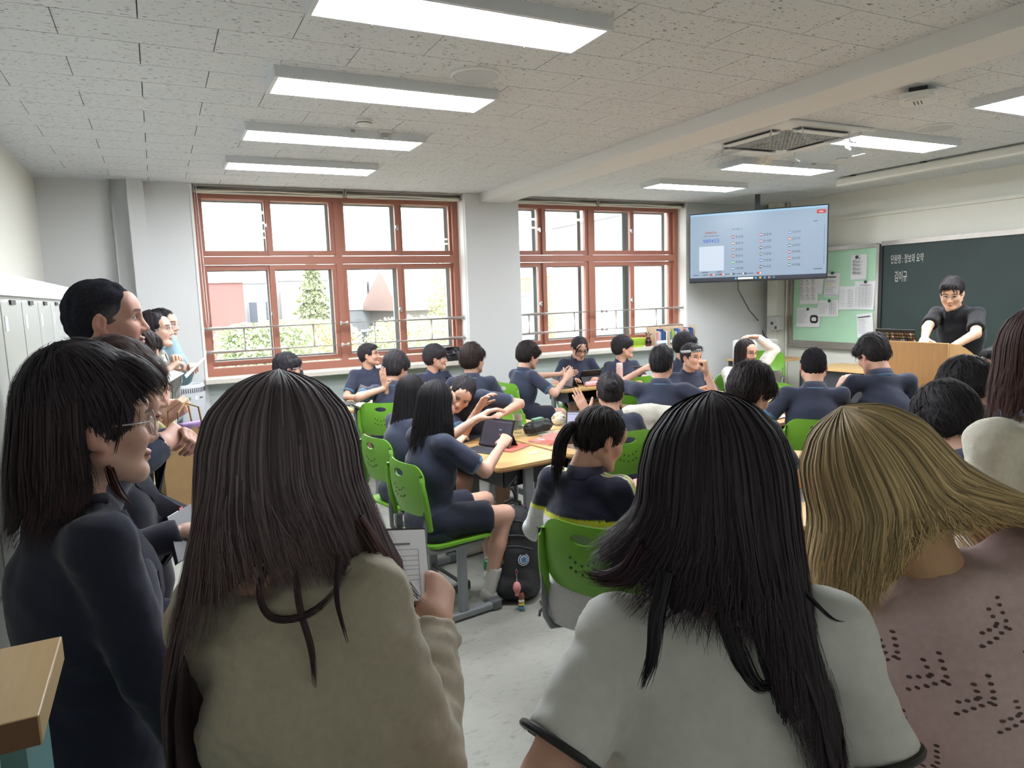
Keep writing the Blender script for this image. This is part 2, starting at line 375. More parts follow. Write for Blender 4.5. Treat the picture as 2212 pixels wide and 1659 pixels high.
for x, y, t in ((1.34, 5.10, 'small white round sensor knob by the third light panel'), (5.89, 5.02, 'small dark-topped sensor knob by the hanging screen')):
    r = disc('ceiling_sensor', x, y, [(.034, 0), (.034, -.018), (.028, -.02), (.028, -.048), (.022, -.052), (0, -.052)], t, 'sensor')
    MB().lathe([(.036, 0), (.036, -.02), (.033, -.02)], n=24, caps=False).build('collar', M_alu, r, True)
for x, y, t in ((1.57, 5.06, 'sprinkler head with an open collar by the third light panel'), (5.60, 4.96, 'sprinkler head with an open collar near the hanging screen')):
    r = disc('sprinkler', x, y, [(.05, 0), (.05, -.004), (.03, -.01), (.0, -.01)], t, 'sprinkler')
    b = MB(); b.tube([(-.02, 0, -.01), (-.026, 0, -.025), (0, 0, -.045), (.026, 0, -.025), (.02, 0, -.01)], .004, 8); b.lathe([(.022, -.046), (.022, -.049), (0, -.05)], n=16); b.build('deflector', M_steel, r, True)
# wireless access point
r = empty('access_point', (4.36, 2.92, HC-.012), .5, 'white wireless access point on the ceiling above the front row', 'access point')
b = MB(); b.prism(rrect(.26, .20, .05), (0, 0, -.075), (1, 0, 0), (0, 1, 0), (0, 0, .035)); b.prism(rrect(.2, .14, .03), (0, 0, -.084), (1, 0, 0), (0, 1, 0), (0, 0, .01)); b.build('body', M_white, r)
MB().box(-.06, .06, -.05, .05, -.04, 0).build('mount', M_dark, r)
b = MB(); [b.box(-.128+.001, -.122, y, y+.014, -.068, -.056) for y in (-.03, -.008, .014)]; b.build('ports', M_black, r)
b = MB(); [b.box(-.05, .05, y, y+.006, -.0855, -.083) for y in (-.02, 0, .02)]; b.build('vents', M_dark, r)
# cassette air conditioner
r = empty('air_conditioner', (4.62, 4.22, HC-.012), 0, 'square four-way ceiling air conditioner with clear wind deflectors', 'air conditioner')
MB().box(-.475, .475, -.475, .475, -.03, 0, b=.012).build('panel', M_white, r)
g = MB(); n = 14; s = .56/n
for i in range(n+1): g.box(-.28+i*s-.004, -.28+i*s+.004, -.28, .28, -.038, -.030); g.box(-.28, .28, -.28+i*s-.004, -.28+i*s+.004, -.038, -.030)
g.build('grille', mat('grille_grey', (196, 197, 198), .5), r); MB().box(-.28, .28, -.28, .28, -.0315, -.0302).build('grille_back', M_dark, r)
M_acr = glassmat('clear_acrylic', (.93, .95, .97), .14, .05)
for k in range(4):
    R = Matrix.Rotation(k*math.pi/2, 4, 'Z')
    v = MB().box(-.27, .27, .325, .405, -.034, -.0295, b=.001).build('vent_slot', M_dark if k == 0 else mat('vent_shade', (120, 122, 124), .6), r); v.matrix_local = R
    f = MB().cbox((0, .365, -.05), (.26, .04, .004), .002, None, np.array(Matrix.Rotation(-.35, 3, 'X')) if False else None).build('vane', M_white, r); f.matrix_local = R
    d = MB().obox((0, .47, -.12), (.33, .085, .003), np.array(Matrix.Rotation(-.5, 3, 'X'))).build('wind_deflector', M_acr, r); d.matrix_local = R
    h = MB()
    for x in (-.25, .25): h.tube([(x, .40, -.03), (x, .42, -.11), (x, .47, -.125)], .007, 8)
    h.build('deflector_bracket', M_white, r).matrix_local = R
# projector screen case along the front
r = empty('projector_screen', (6.93, 2.30, 2.795), 0, 'long white projector screen case hung under the ceiling before the blackboard', 'projector screen')
MB().prism(rrect(.11, .085, .02), (.055, 0, .043), (1, 0, 0), (0, 0, 1), (0, 3.26, 0)).build('case', mat('case_white', (222, 222, 214), .5), r)
MB().box(.0, .11, 3.26, 3.275, 0, .087, b=.004).build('end_cap', M_white, r)
b = MB(); [b.box(.03, .08, y-.02, y+.02, .087, .105) for y in (.4, 1.3, 2.3, 3.1)]; b.build('mount_clip', M_dark, r)
# ------------------------------------------------------------------ boards on the front wall
bx = XF
M_chalkb = mat('chalkboard_green', (34, 52, 50), .55, noise=.10, nscale=2.5)
r = empty('blackboard', (bx, 3.9, .90), 0, 'dark green chalkboard with white Korean handwriting behind the teacher', 'blackboard')
b = MB(); b.box(-.035, 0, -2.0, 1.985, 0, 1.27); b.build('writing_surface', M_chalkb, r)
b = MB(); b.box(-.06, 0, -2.05, 2.0, 1.27, 1.325); b.box(-.06, 0, -2.05, 2.0, -.055, 0); b.box(-.06, 0, -2.05, -2.0, 0, 1.27)
b.build('frame', M_alu, r)
MB().box(-.05, 0, 1.985, 2.03, -.02, 1.29).build('side_strip', M_black, r)
MB().box(-.13, -.01, -1.95, 1.2, -.075, -.05, b=.004).build('chalk_tray', M_white, r)
M_chalk = mat('chalk', (206, 206, 200), .9)
p = onx(1924, 563, bx-.036); text(r, '단원명 : 정보와 요약', .12, (-.036, p[1]-3.9, p[2]-.9-.03), (0, -1, 0), (-1, 0, 0), M_chalk, 'chalk_writing', xs=.42)
p = onx(1932, 598, bx-.036); text(r, '김이규', .145, (-.036, p[1]-3.9, p[2]-.9-.05), (0, -1, 0), (-1, 0, 0), M_chalk, 'chalk_writing', xs=.42)
r = empty('notice_board', (bx, 6.63, .90), 0, 'pale green notice board with pinned papers beside the blackboard', 'notice board')
MB().box(-.03, 0, -.66, .65, .03, 1.26).build('panel', mat('notice_green', (172, 214, 182), .35, noise=.04, nscale=3), r)
b = MB(); b.box(-.055, 0, .65, .70, -.03, 1.30); b.box(-.055, 0, -.70, -.66, -.03, 1.30); b.box(-.055, 0, -.66, .65, -.03, .03); b.box(-.055, 0, -.66, .65, 1.26, 1.31)
b.box(-.07, 0, .70, .722, -.04, 1.33); b.box(-.075, 0, -.70, .722, -.06, -.03); b.build('frame', M_alu, r)
M_paper = mat('paper', (228, 229, 232), .8); M_ink = mat('ink', (96, 98, 104), .8); M_ink2 = mat('ink_black', (40, 40, 44), .8)
M_mag = mat('magnet_green', (30, 62, 52), .4); M_blue = mat('print_blue', (110, 140, 176), .8); M_red = mat('print_red', (196, 90, 84), .8); M_yel = mat('print_yellow', (226, 206, 130), .8)
PAPERS = [  # four corners in picture px -> wall plane; style; magnet; label
 (1840, 551, 1872, 603, 'lines', (1851, 555), 'white text sheet under a magnet at the top of the notice board'),
 (1783, 591, 1813, 640, 'head', (1798, 590), 'white sheet with a bold heading and yellow mark on the notice board'),
 (1730, 602, 1767, 657, 'cal', None, 'calendar sheet hanging under the screen corner on the notice board'),
 (1766, 602, 1778, 635, 'blank', None, 'narrow sheet half hidden behind the calendar on the notice board'),
 (1814, 619, 1846, 669, 'table', None, 'white list sheet in the middle of the notice board'),
 (1847, 608, 1889, 669, 'grid', (1870, 609), 'timetable grid sheet beside the blackboard frame'),
 (1767, 649, 1811, 684, 'wide', (1791, 650), 'wide white sheet with a table under a magnet on the notice board'),
 (1722, 665, 1771, 707, 'watch', (1745, 668), 'lowest left notice with a dark rounded-square picture'),
 (1853, 677, 1886, 728, 'tilt', None, 'tilted white sheet at the lower right of the notice board')]
for i, (x0, y0, x1, y1, st, mg, lb) in enumerate(PAPERS):
    a = onx(x0, y0, bx-.034); c = onx(x1, y1, bx-.034); W = abs(c[1]-a[1]); Hh = a[2]-c[2]; cy = (a[1]+c[1])/2; cz = (a[2]+c[2])/2
    xo = -.034-.002*(i % 3)
    q = empty('notice_paper', (bx+xo, cy, cz), 0, lb, 'paper', 'papers on the notice board')
    q.rotation_euler = (-.12 if st == 'tilt' else random.uniform(-.03, .03), 0, 0)
    sh = MB(); N = 6
    vs = []; fs = []
    for u in range(N+1):
        for v in range(N+1):
            yy = W/2-W*u/N; zz = Hh/2-Hh*v/N; cur = .012*(v/N)**3*(1 if u in (0, N) else .5); vs.append((-cur, yy, zz))
    for u in range(N):
        for v in range(N): fs.append((u*(N+1)+v, (u+1)*(N+1)+v, (u+1)*(N+1)+v+1, u*(N+1)+v+1))
    sh.add(vs, fs); sh.add([(p[0]-.0012, p[1], p[2]) for p in vs], fs); so = sh.build('sheet', M_paper, q)
    pr = MB()
    def bar(u0, u1, v0, v1, m): pr.box(-.0165, -.0155, W/2-W*u1, W/2-W*u0, Hh/2-Hh*v1, Hh/2-Hh*v0, m)
    def lines(u0, u1, v0, v1, n, m=M_ink):
        for k in range(n):
            v = v0+(v1-v0)*k/n; bar(u0, u0+(u1-u0)*random.uniform(.6, 1), v, v+.007, m)
    if st == 'lines': bar(.3, .62, .14, .16, M_ink2); [(bar(.12, .3, v, v+.016, M_ink2), lines(.12, .85, v+.03, v+.12, 4)) for v in (.22, .36, .52, .68)]
    if st == 'head': bar(.05, .8, .14, .18, M_ink2); bar(.1, .5, .48, .52, M_yel); lines(.1, .9, .3, .45, 4); lines(.1, .9, .6, .9, 6); bar(.05, .95, .93, .95, M_blue)
    if st == 'cal':
        for rr in range(3):
            for cc in range(3): bar(.08+.3*cc, .16+.3*cc, .06+.28*rr, .08+.28*rr, M_red if rr else M_ink2); lines(.05+.3*cc, .3+.3*cc, .1+.28*rr, .3+.28*rr, 5)
    if st in ('table', 'wide'):
        lines(.08, .55, .15, .9, 9); [bar(u, u+.006, .12, .92, M_ink) for u in (.6, .7, .8, .9)]; lines(.6, .92, .15, .92, 8)
    if st == 'grid':
        bar(.3, .85, .13, .145, M_ink2)
        for k in range(6): bar(.1+.16*k, .104+.16*k, .2, .85, M_ink)
        for k in range(9): bar(.1, .9, .2+.081*k, .203+.081*k, M_ink); [bar(.3+.16*c2, .35+.16*c2, .235+.081*k, .247+.081*k, M_ink2) for c2 in range(4)]
    if st == 'watch':
        lines(.06, .5, .12, .85, 12)
        pr.prism([(a2[0], a2[1]) for a2 in rrect(W*.33, Hh*.42, W*.1)], (-.0170, -W*.28, -Hh*.08), (0, 1, 0), (0, 0, 1), (.001, 0, 0), M_ink2)
        pr.prism([(a2[0], a2[1]) for a2 in rrect(W*.2, Hh*.2, W*.05)], (-.0176, -W*.28, -Hh*.08), (0, 1, 0), (0, 0, 1), (.0005, 0, 0), M_paper)
    if st == 'tilt': bar(.1, .9, .12, .15, M_ink2); lines(.1, .8, .22, .9, 11)
    if pr.v: pr.build('print', None, so)
    if mg:
        p = onx(mg[0], mg[1], bx-.045)
        g = empty('magnet', (bx+xo-.008, p[1], p[2]), 0, 'round dark green magnet holding the ' + lb.split(' under')[0].split(' on the')[0].split(' with')[0].split(' beside')[0], 'magnet', 'round board magnets')
        ml = MB().lathe([(.02, 0), (.02, .008), (.016, .012), (0, .012)], n=20).build('magnet_disc', M_mag, g, True); ml.rotation_euler = (0, -math.pi/2, 0)
        MB().lathe([(.009, .012), (.009, .0135), (0, .0135)], n=14).build('magnet_cap', M_dark, g, True).rotation_euler = (0, -math.pi/2, 0)
# electrical boxes, conduit
r = empty('socket_box', (7.98, 7.40, 1.18), 0, 'grey electrical box on the wall under the hanging screen', 'electrical box')
MB().box(-.05, .07, -.10, .10, -.10, .10, b=.008).build('body', mat('box_grey', (172, 172, 168), .6), r)
b = MB(); b.box(-.056, -.05, -.02, .02, -.02, .02); b.box(-.056, -.05, -.085, -.05, -.08, -.04); b.build('socket', M_dark, r)
tag(MB().tube([(8.22, 7.40, HC), (8.22, 7.40, 1.3), (8.22, 7.40, .2)], .018, 10).build('conduit_pipe', M_wallf, None, True), 'white vertical conduit on the wall left of the notice board', 'conduit')
tag(MB().box(8.21, XF, -.3, 7.2, 2.55, 2.59).build('cable_duct', M_wallf), 'white horizontal cable duct high on the blackboard wall', 'cable duct')
# ------------------------------------------------------------------ hanging screen
TVH, TVW = .93, 1.66
tl, tr = at(1490, 462, .92*FPX/148), at(1789, 444, .92*FPX/160); bl, br = at(1494, 610, .92*FPX/148), at(1782, 604, .92*FPX/160)
ct = (tl+tr+bl+br)/4; xa = (tr+br-tl-bl); xa[2] = 0; xa /= np.linalg.norm(xa)
rz = math.atan2(xa[1], xa[0])          # local x = reading direction, -y faces the class
r = empty('television', ct, rz, 'large ceiling-hung screen showing a list of names and a code', 'television')
W, H = TVW/2+.02, .455
MB().box(-W, W, 0, .05, -H, H, b=.006).build('casing', M_black, r)
M_scr = mat('screen_glow', (164, 186, 208), .35, emit=.155, base=(30, 32, 36))
def em(name, rgb, e=.6): return mat('screen_'+name, rgb, .4, emit=e*.3, base=(24, 24, 26))
MB().box(-W+.012, W-.012, -.004, .001, -H+.02, H-.012).build('display', M_scr, r)
u = MB()
def sb(x0, x1, z0, z1, m, y=-.006): u.box(x0, x1, y, -.004, z0, z1, m)
sb(-W+.012, W-.012, -H+.02, -H+.065, em('taskbar', (52, 60, 82), .35)); sb(-W+.012, W-.012, H-.035, H-.012, em('titlebar', (150, 190, 218), .7))
sb(W-.135, W-.03, H-.105, H-.06, em('red', (196, 70, 62)), -.007); sb(W-.045, W-.042, -.26, .20, em('scroll', (84, 92, 104), .3))
sb(-.22, -.03, -H+.03, -H+.055, em('white', (226, 230, 236), .8), -.008)
for k, c in enumerate(((90, 170, 210), (226, 190, 90), (90, 150, 220), (190, 150, 160), (60, 150, 170))): sb(-.01+.055*k, .015+.055*k, -H+.03, -H+.055, em('ic%d' % k, c), -.008)
sb(-.26, -.235, -H+.03, -H+.055, em('ic0', (90, 170, 210)), -.008)
sb(-.72, -.40, -.30, .02, em('codepad', (196, 208, 222), .7))      # code left blank
for k, (x, on) in enumerate(((-.55, 1), (-.425, 1), (-.285, 0), (-.135, 0), (.04, 1))):
    u.prism(rrect(.062, .024, .0119), (x, -.005, -.352), (1, 0, 0), (0, 0, 1), (0, -.003, 0), em('red', (196, 70, 62)) if on else em('slate', (80, 104, 128), .4))
    u.prism([(.010*math.cos(a*.5236), .010*math.sin(a*.5236)) for a in range(12)], (x+(.018 if on else -.018), -.0085, -.352), (1, 0, 0), (0, 0, 1), (0, -.001, 0), em('white', (226, 230, 236), .8))
NAMES = [['조선웅', '송현규', '손예은', '최성민', '곽태욱', '이민재'], ['김윤재', '손시환', '김연아', '이광원', '조은재', '박하랑'], ['이주하', '김건우', '남세근', '한재연', '김서진', '박지율']]
DOT = [[(150, 52, 60), (172, 150, 96), (160, 104, 86), (160, 92, 86), (84, 190, 96), (96, 160, 206)], [(176, 86, 124), (170, 90, 140), (94, 52, 66), (64, 104, 56), (76, 116, 206), (80, 48, 62)], [(52, 140, 200), (190, 128, 108), (52, 124, 84), (176, 60, 92), (176, 104, 84), (60, 140, 146)]]
M_tx = em('text', (58, 70, 86), .15)
for c in range(3):
    for k in range(6):
        x, z = (-.285+.345*c), (.125-.0815*k+.008*c)
        u.prism([(.02*math.cos(a*.3927), .02*math.sin(a*.3927)) for a in range(16)], (x, -.005, z), (1, 0, 0), (0, 0, 1), (0, -.002, 0), em('d%d%d' % (c, k), DOT[c][k], .5))
        u.box(x-.014, x+.014, -.0085, -.007, z-.005, z+.005, em('white', (226, 230, 236), .8))
        text(r, NAMES[c][k], .036, (x+.03, -.0065, z-.013), (1, 0, 0), (0, -1, 0), M_tx)
u.build('screen_graphics', None, r)
text(r, 'tkbell.kr', .046, (-.565, -.0065, .185), (1, 0, 0), (0, -1, 0), em('orange', (176, 72, 58), .5), align='CENTER', bold=.0006)
text(r, '접속 후 방번호 입력', .024, (-.565, -.0065, .145), (1, 0, 0), (0, -1, 0), M_tx, align='CENTER')
text(r, '989455', .072, (-.565, -.0065, .065), (1, 0, 0), (0, -1, 0), em('code', (70, 108, 200), .6), align='CENTER', bold=.001)
text(r, '접속 현황 18', .024, (-.30, -.0065, .215), (1, 0, 0), (0, -1, 0), M_tx)
u = MB()
for x0, x1, z in [(-.685, -.60, -.318), (-.49, -.43, -.318), (W-.17, W-.12, .26), (W-.16, W-.06, -.33), (W-.105, W-.06, H-.084)]+[(x, x+.065, -.352) for x in (-.79, -.67, -.505, -.385, -.235, -.09)]:
    n_ = max(3, int((x1-x0)/.014))
    for k in range(n_): u.box(x0+(x1-x0)*k/n_, x0+(x1-x0)*(k+.75)/n_, -.0082, -.007, z-.005, z+.005, M_tx if z < H-.1 else em('white', (226, 230, 236), .8))
u.build('fine_print', None, r)
b = MB(); b.box(-.20, .20, .05, .08, -.16, .16); b.box(-.05, .05, .05, .14, -.10, .12); b.build('mount_plate', M_dark, r)
MB().box(-.03, .03, .10, .16, -.12, HC-.012-ct[2]).build('ceiling_pole', M_dark, r)
p0 = np.array(ct)+np.array((math.cos(rz), math.sin(rz), 0))*-.22+np.array((0, 0, -.455)); p1 = onx(1640, 695, 8.10); p2 = onx(1680, 790, 8.18)
tag(MB().tube([p0+(0.05, .05, .1), p0+(.05, .05, -.1), (p0+p1)/2+np.array((.0, 0, -.10)), p1, (p1+p2)/2+np.array((0, .02, -.02)), p2, p2+np.array((0, -.2, -.45))], .007, 8).build('power_cable', M_black, None, True), 'black cable drooping from the hanging screen down the corner wall', 'cable')
# ------------------------------------------------------------------ lockers on the back wall
LX = -.45; ly0, ly1 = 1.55, 7.55
M_lock = mat('locker_grey', (186, 190, 186), .28, noise=.03, nscale=2); M_lock2 = mat('locker_frame', (210, 212, 210), .4)
n = 15; dw = (ly1-ly0)/n
for k in range(0, n, 3):
    y0 = ly0+dw*k
    r = empty('locker_unit', (LX, y0, 0), 0, 'pale grey metal locker bank against the back wall, %s' % ('nearest the camera', 'second from the camera', 'third from the camera', 'fourth from the camera', 'farthest, in the window corner')[k//3], 'locker', 'locker banks along the back wall')
    b = MB(); b.box(-.44, -.018, .002, dw*3-.002, 0, 1.83); b.box(-.018, .0, .002, dw*3-.002, 1.755, 1.83); b.box(-.018, 0, .002, dw*3-.002, 0, .1); b.build('body', M_lock2, r)
    for j in range(3):
        for (z0, z1) in ((.105, .92), (.93, 1.735)):
            d = MB().box(-.016, .004, dw*j+.008, dw*(j+1)-.008, z0, z1, b=.003).build('door', M_lock, r)
            MB().box(.003, .0055, dw*j+.04, dw*j+.09, z1-.10, z1-.05).build('name_card', M_paper, d)
            h = MB(); h.box(.003, .010, dw*(j+.5)-.045, dw*(j+.5)+.045, z1-.012, z1+.004); h.build('handle', M_dark, d)
            v = MB(); [v.box(.0035, .0052, dw*(j+.5)-.05, dw*(j+.5)+.05, z0+.06+.022*q, z0+.066+.022*q) for q in range(4)]; v.build('vent_slots', M_dark, d)
# ------------------------------------------------------------------ air purifier
def purifier():
    p = onz(424, 1030, 0); r = empty('air_purifier', (.18, 7.48, 0), 0, 'tall white cylindrical air purifier on the floor by the window corner', 'air purifier')
    M = mat('purifier_white', (206, 210, 216), .45); Mh = mat('purifier_grille', (196, 200, 206), .5, bump=.6, bscale=260)
    R = .175
    MB().lathe([(R-.02, .03), (R, .045), (R, .46), (R-.004, .465)], n=40).build('lower_drum', Mh, r, True)
    MB().lathe([(R-.006, .465), (R-.006, .48)], n=40).build('seam_band', M_dark, r, True)
    MB().lathe([(R-.004, .48), (R, .485), (R, .86), (R-.003, .865)], n=40).build('upper_drum', Mh, r, True)
    MB().lathe([(R, .865), (R, .93), (R-.006, .945), (R-.02, .948), (R-.035, .94), (R-.05, .90), (.02, .885), (0, .885)], n=40).build('top_rim', M, r, True)
    s = MB()
    for k in range(56):
        a = 2*math.pi*k/56; s.obox(((R+.0005)*math.cos(a), (R+.0005)*math.sin(a), .895), (.002, .0038, .022), np.array(Matrix.Rotation(a, 3, 'Z')))
    s.build('outlet_slots', M_dark, r)
    MB().lathe([(R-.02, 0), (R-.02, .03)], n=32).build('foot_ring', M_dark, r, True)
    a = math.atan2(-7.5, -.2)
    for k, (da, m, hgt) in enumerate(((-.25, mat('label_blue', (70, 120, 190), .6), .03), (.12, mat('label_green', (120, 160, 110), .6), .026), (.55, M_paper, .04), (.85, M_dark, .012))):
        aa = a+da; MB().obox(((R+.001)*math.cos(aa), (R+.001)*math.sin(aa), .82), (.001, .02, hgt/2), np.array(Matrix.Rotation(aa, 3, 'Z'))).build('sticker', m, r)
purifier()
# ------------------------------------------------------------------ things on the sills
r = empty('shoulder_bag', (3.05, 7.74, ZS), .15, 'black shiny crumpled bag on the windowsill left of the pillar', 'bag')
bm = bmesh.new(); bmesh.ops.create_icosphere(bm, subdivisions=4, radius=1)
for v in bm.verts:
    c = v.co; k = 1+.10*math.sin(7*c.x+3*c.z)+.08*math.sin(11*c.y+5*c.x)+.06*math.sin(17*c.z-4*c.x)
    v.co = Vector((c.x*.17*k, c.y*.085*k, max(-.075, c.z*.085*k)+.076))
me = bpy.data.meshes.new('bag_body'); bm.to_mesh(me); bm.free(); me.polygons.foreach_set('use_smooth', [True]*len(me.polygons)); link('bag_body', me, mat('shiny_black', (30, 31, 36), .25), r)
MB().tube([(-.12, -.03, .12), (-.08, -.06, .16), (0, -.08, .165), (.08, -.06, .155), (.13, -.04, .11)], .009, 8).build('strap', M_black, r, True)
M_ply = mat('plywood', (218, 190, 162), .6, noise=.07, nscale=9, stretch=(1, 1, 10))
BOOKC = [(214, 150, 156), (226, 190, 190), (130, 160, 200), (44, 74, 120), (52, 96, 140), (30, 56, 92), (226, 224, 214), (90, 140, 120), (214, 190, 90), (120, 160, 70), (200, 202, 210), (70, 90, 150), (96, 110, 180), (60, 80, 120)]
bi = 0; ORD = 'first second third fourth fifth sixth seventh eighth ninth tenth eleventh twelfth'.split(); BN = ['rose pink', 'pale pink', 'light blue', 'dark blue', 'steel blue', 'deep navy', 'cream', 'sea green', 'mustard', 'leaf green', 'light grey', 'indigo', 'violet blue', 'slate blue']
for k in range(3):
    p = ony((1403, 1438, 1470)[k], 728, 7.73); x = (6.00, 6.235, 6.47)[k]
    r = empty('book_box', (x, 7.72, ZS), 0, 'open plywood book box on the windowsill, %s' % ('with pink and blue books, nearest the pillar', 'middle one with green and yellow spines', 'beside the corner wall with purple spines')[k], 'book box', 'plywood book boxes on the sill')
    b = MB(); b.box(0, .012, -.10, .10, 0, .25); b.build('side_panel', M_ply, r); MB().box(.216, .228, -.10, .10, 0, .25).build('side_panel', M_ply, r)
    MB().box(.012, .216, .09, .10, 0, .25).build('back_panel', M_ply, r); MB().box(.012, .216, -.10, .09, 0, .012).build('bottom_panel', M_ply, r)
    xx = .016; nb = 0
    while xx < .175:
        t = random.uniform(.016, .034); hh = random.uniform(.17, .215); c = BOOKC[bi % len(BOOKC)]; bi += 1
        q = empty('book', (x+xx+t/2, 7.70, ZS+.013), 0, '%s book, %s from the left in the %s plywood box' % (BN[bi % len(BOOKC)-1], ORD[nb], ('first', 'middle', 'last')[k]), 'book', 'books in the plywood boxes')
        MB().box(-t/2, t/2, -.09, .06, 0, hh, b=.003).build('cover', mat('book_%d' % (bi % len(BOOKC)), c, .6), q)
        MB().box(-t/2-.0006, t/2+.0006, -.0912, -.06, .02, .06).build('spine_label', M_paper, q)
        MB().box(-t/2+.002, t/2-.002, -.07, .056, hh-.004, hh+.0005).build('page_block', M_paper, q)
        xx += t+.002; nb += 1
r = empty('plastic_basket', (5.74, 7.72, ZS), 0, 'lime green plastic basket on the windowsill', 'basket')
b = MB(); M_lime = mat('lime_plastic', (176, 206, 66), .4)
o1, o2 = rrect(.20, .12, .03), rrect(.25, .15, .035); i1, i2 = rrect(.19, .11, .028), rrect(.24, .14, .033); n = len(o1)
vs = [(p[0], p[1], 0) for p in o1]+[(p[0], p[1], .115) for p in o2]+[(p[0], p[1], .115) for p in i2]+[(p[0], p[1], .006) for p in i1]
fs = [(k, (k+1) % n, n+(k+1) % n, n+k) for k in range(n)]+[(n+k, n+(k+1) % n, 2*n+(k+1) % n, 2*n+k) for k in range(n)]+[(2*n+k, 2*n+(k+1) % n, 3*n+(k+1) % n, 3*n+k) for k in range(n)]+[tuple(range(3*n, 4*n)), tuple(range(n-1, -1, -1))]
b.add(vs, fs); b.build('tub', M_lime, r)
rm = MB(); rm.tube([(p[0], p[1], .115) for p in rrect(.252, .152, .035)]+[(.126, .041, .115)], .006, 6); rm.build('rim', M_lime, r, True)
s = MB(); [s.box(-.1+.028*k, -.088+.028*k, -.0685-.004, -.060, .03, .09) for k in range(8)]; s.build('slots', mat('lime_dark', (130, 160, 50), .5), r)
r = empty('tool_pot', (5.935, 7.70, ZS), 0, 'small dark red and black pot with tools beside the lime basket', 'pot')
MB().lathe([(.036, 0), (.042, .02), (.046, .05), (.038, .09), (.03, .10), (.034, .12)], n=20).build('pot_body', mat('maroon', (92, 40, 38), .4), r, True)
b = MB(); b.tube([(-.01, 0, .1), (-.02, 0, .17), (-.05, 0, .19)], .008, 8); b.tube([(.01, .01, .1), (.02, .01, .19)], .006, 8); b.tube([(0, -.02, .1), (.005, -.03, .16), (.035, -.03, .165)], .007, 8); b.build('tools', M_black, r, True)
MB().lathe([(.047, .045), (.048, .06), (.045, .075)], n=20, caps=False).build('band', M_black, r, True)
# ------------------------------------------------------------------ corner: printer and its table
r = empty('side_table', (7.45, 7.05, 0), .0, 'low wooden table in the far corner under the white printer', 'table')
MB().box(-.42, .42, -.32, .32, .70, .725, b=.005).build('table_top', mat('desk_maple', (212, 172, 116), .35, noise=.05, nscale=7, stretch=(1, 9, 1)), r)
for x in (-.38, .38):
    for y in (-.28, .28): MB().box(x-.02, x+.02, y-.02, y+.02, 0, .70).build('leg', M_dark, r)
r = empty('printer', (7.32, 7.12, .726), .12, 'white boxy printer in the far corner with black cables on top', 'printer')
MB().box(-.24, .24, -.2, .2, 0, .26, b=.02).build('body', mat('printer_white', (222, 222, 218), .5), r)
MB().box(-.245, -.238, -.15, .15, .03, .16).build('side_vent', M_dark, r); MB().box(-.2, .2, -.203, -.198, .05, .11).build('paper_slot', M_dark, r); MB().box(-.22, .22, -.18, .18, .258, .268, b=.004).build('lid', M_white, r)
pts = [(-.16+.3*k/40+.05*math.sin(k*.7), .05*math.cos(k*.9), .275+.02*abs(math.sin(k*.5))) for k in range(41)]
q = tag(MB().tube(pts, .006, 6).build('cable_coil', M_black, None, True), 'tangled black cable lying on top of the white printer', 'cable'); q.location = (7.32, 7.12, .726)
# teacher's side desk at the front
r = empty('front_desk', (7.35, 5.35, 0), .1, 'wooden desk by the front wall left of the podium', 'desk')
tp = MB().prism([(-.33, -.62), (.33, -.62), (.33, .62), (-.18, .62), (-.33, .45)], (0, 0, .70), (1, 0, 0), (0, 1, 0), (0, 0, .028)).build('desk_top', MATS['desk_maple'], r)
MB().box(-.28, -.26, -.55, .55, .25, .70).build('modesty_panel', M_dark, r)
for y in (-.55, .55): MB().box(-.25, .25, y-.02, y+.02, 0, .70).build('side_leg', M_dark, r)
q = empty('paper_stack', (7.18, 4.98, .7285), .3, 'small stack of white paper on the front desk edge', 'paper'); MB().box(-.08, .08, -.1, .1, 0, .012).build('sheets', M_paper, q); MB().box(-.06, .02, -.06, -.055, .012, .0125).build('print_line', M_ink, q)
# ------------------------------------------------------------------ podium
r = empty('podium', (5.0, 3.36, 0), 0, 'light wooden teacher podium with a curved side', 'podium')
M_pod = mat('podium_wood', (206, 160, 104), .4, noise=.07, nscale=5, stretch=(1, 12, 1)); M_pod2 = mat('podium_wood_side', (206, 160, 104), .4, noise=.07, nscale=5, stretch=(12, 1, 1))
MB().box(0, .025, -.30, .30, 0, 1.262, b=.004).build('front_panel', M_pod, r)
for s in (-1, 1):
    prof = [(0, 0), (.42, 0), (.42, 1.10)]+[(.42-.40*t, 1.10+.16*math.sin(t*math.pi/2)) for t in (.15, .3, .5, .7, 1)]+[(0, 1.262)]
    MB().prism([(max(a, .0255), b) for a, b in prof], (.0, s*.30-(.025 if s > 0 else 0), 0), (1, 0, 0), (0, 0, 1), (0, .025, 0)).build('side_panel', M_pod2, r)
MB().box(.03, .40, -.274, .274, 1.13, 1.15).build('inner_shelf', M_pod, r); MB().box(.026, .05, -.274, .274, 1.225, 1.258).build('top_ledge', M_pod, r); MB().box(.05, .38, -.275, .275, .5, .52).build('lower_shelf', M_pod, r)
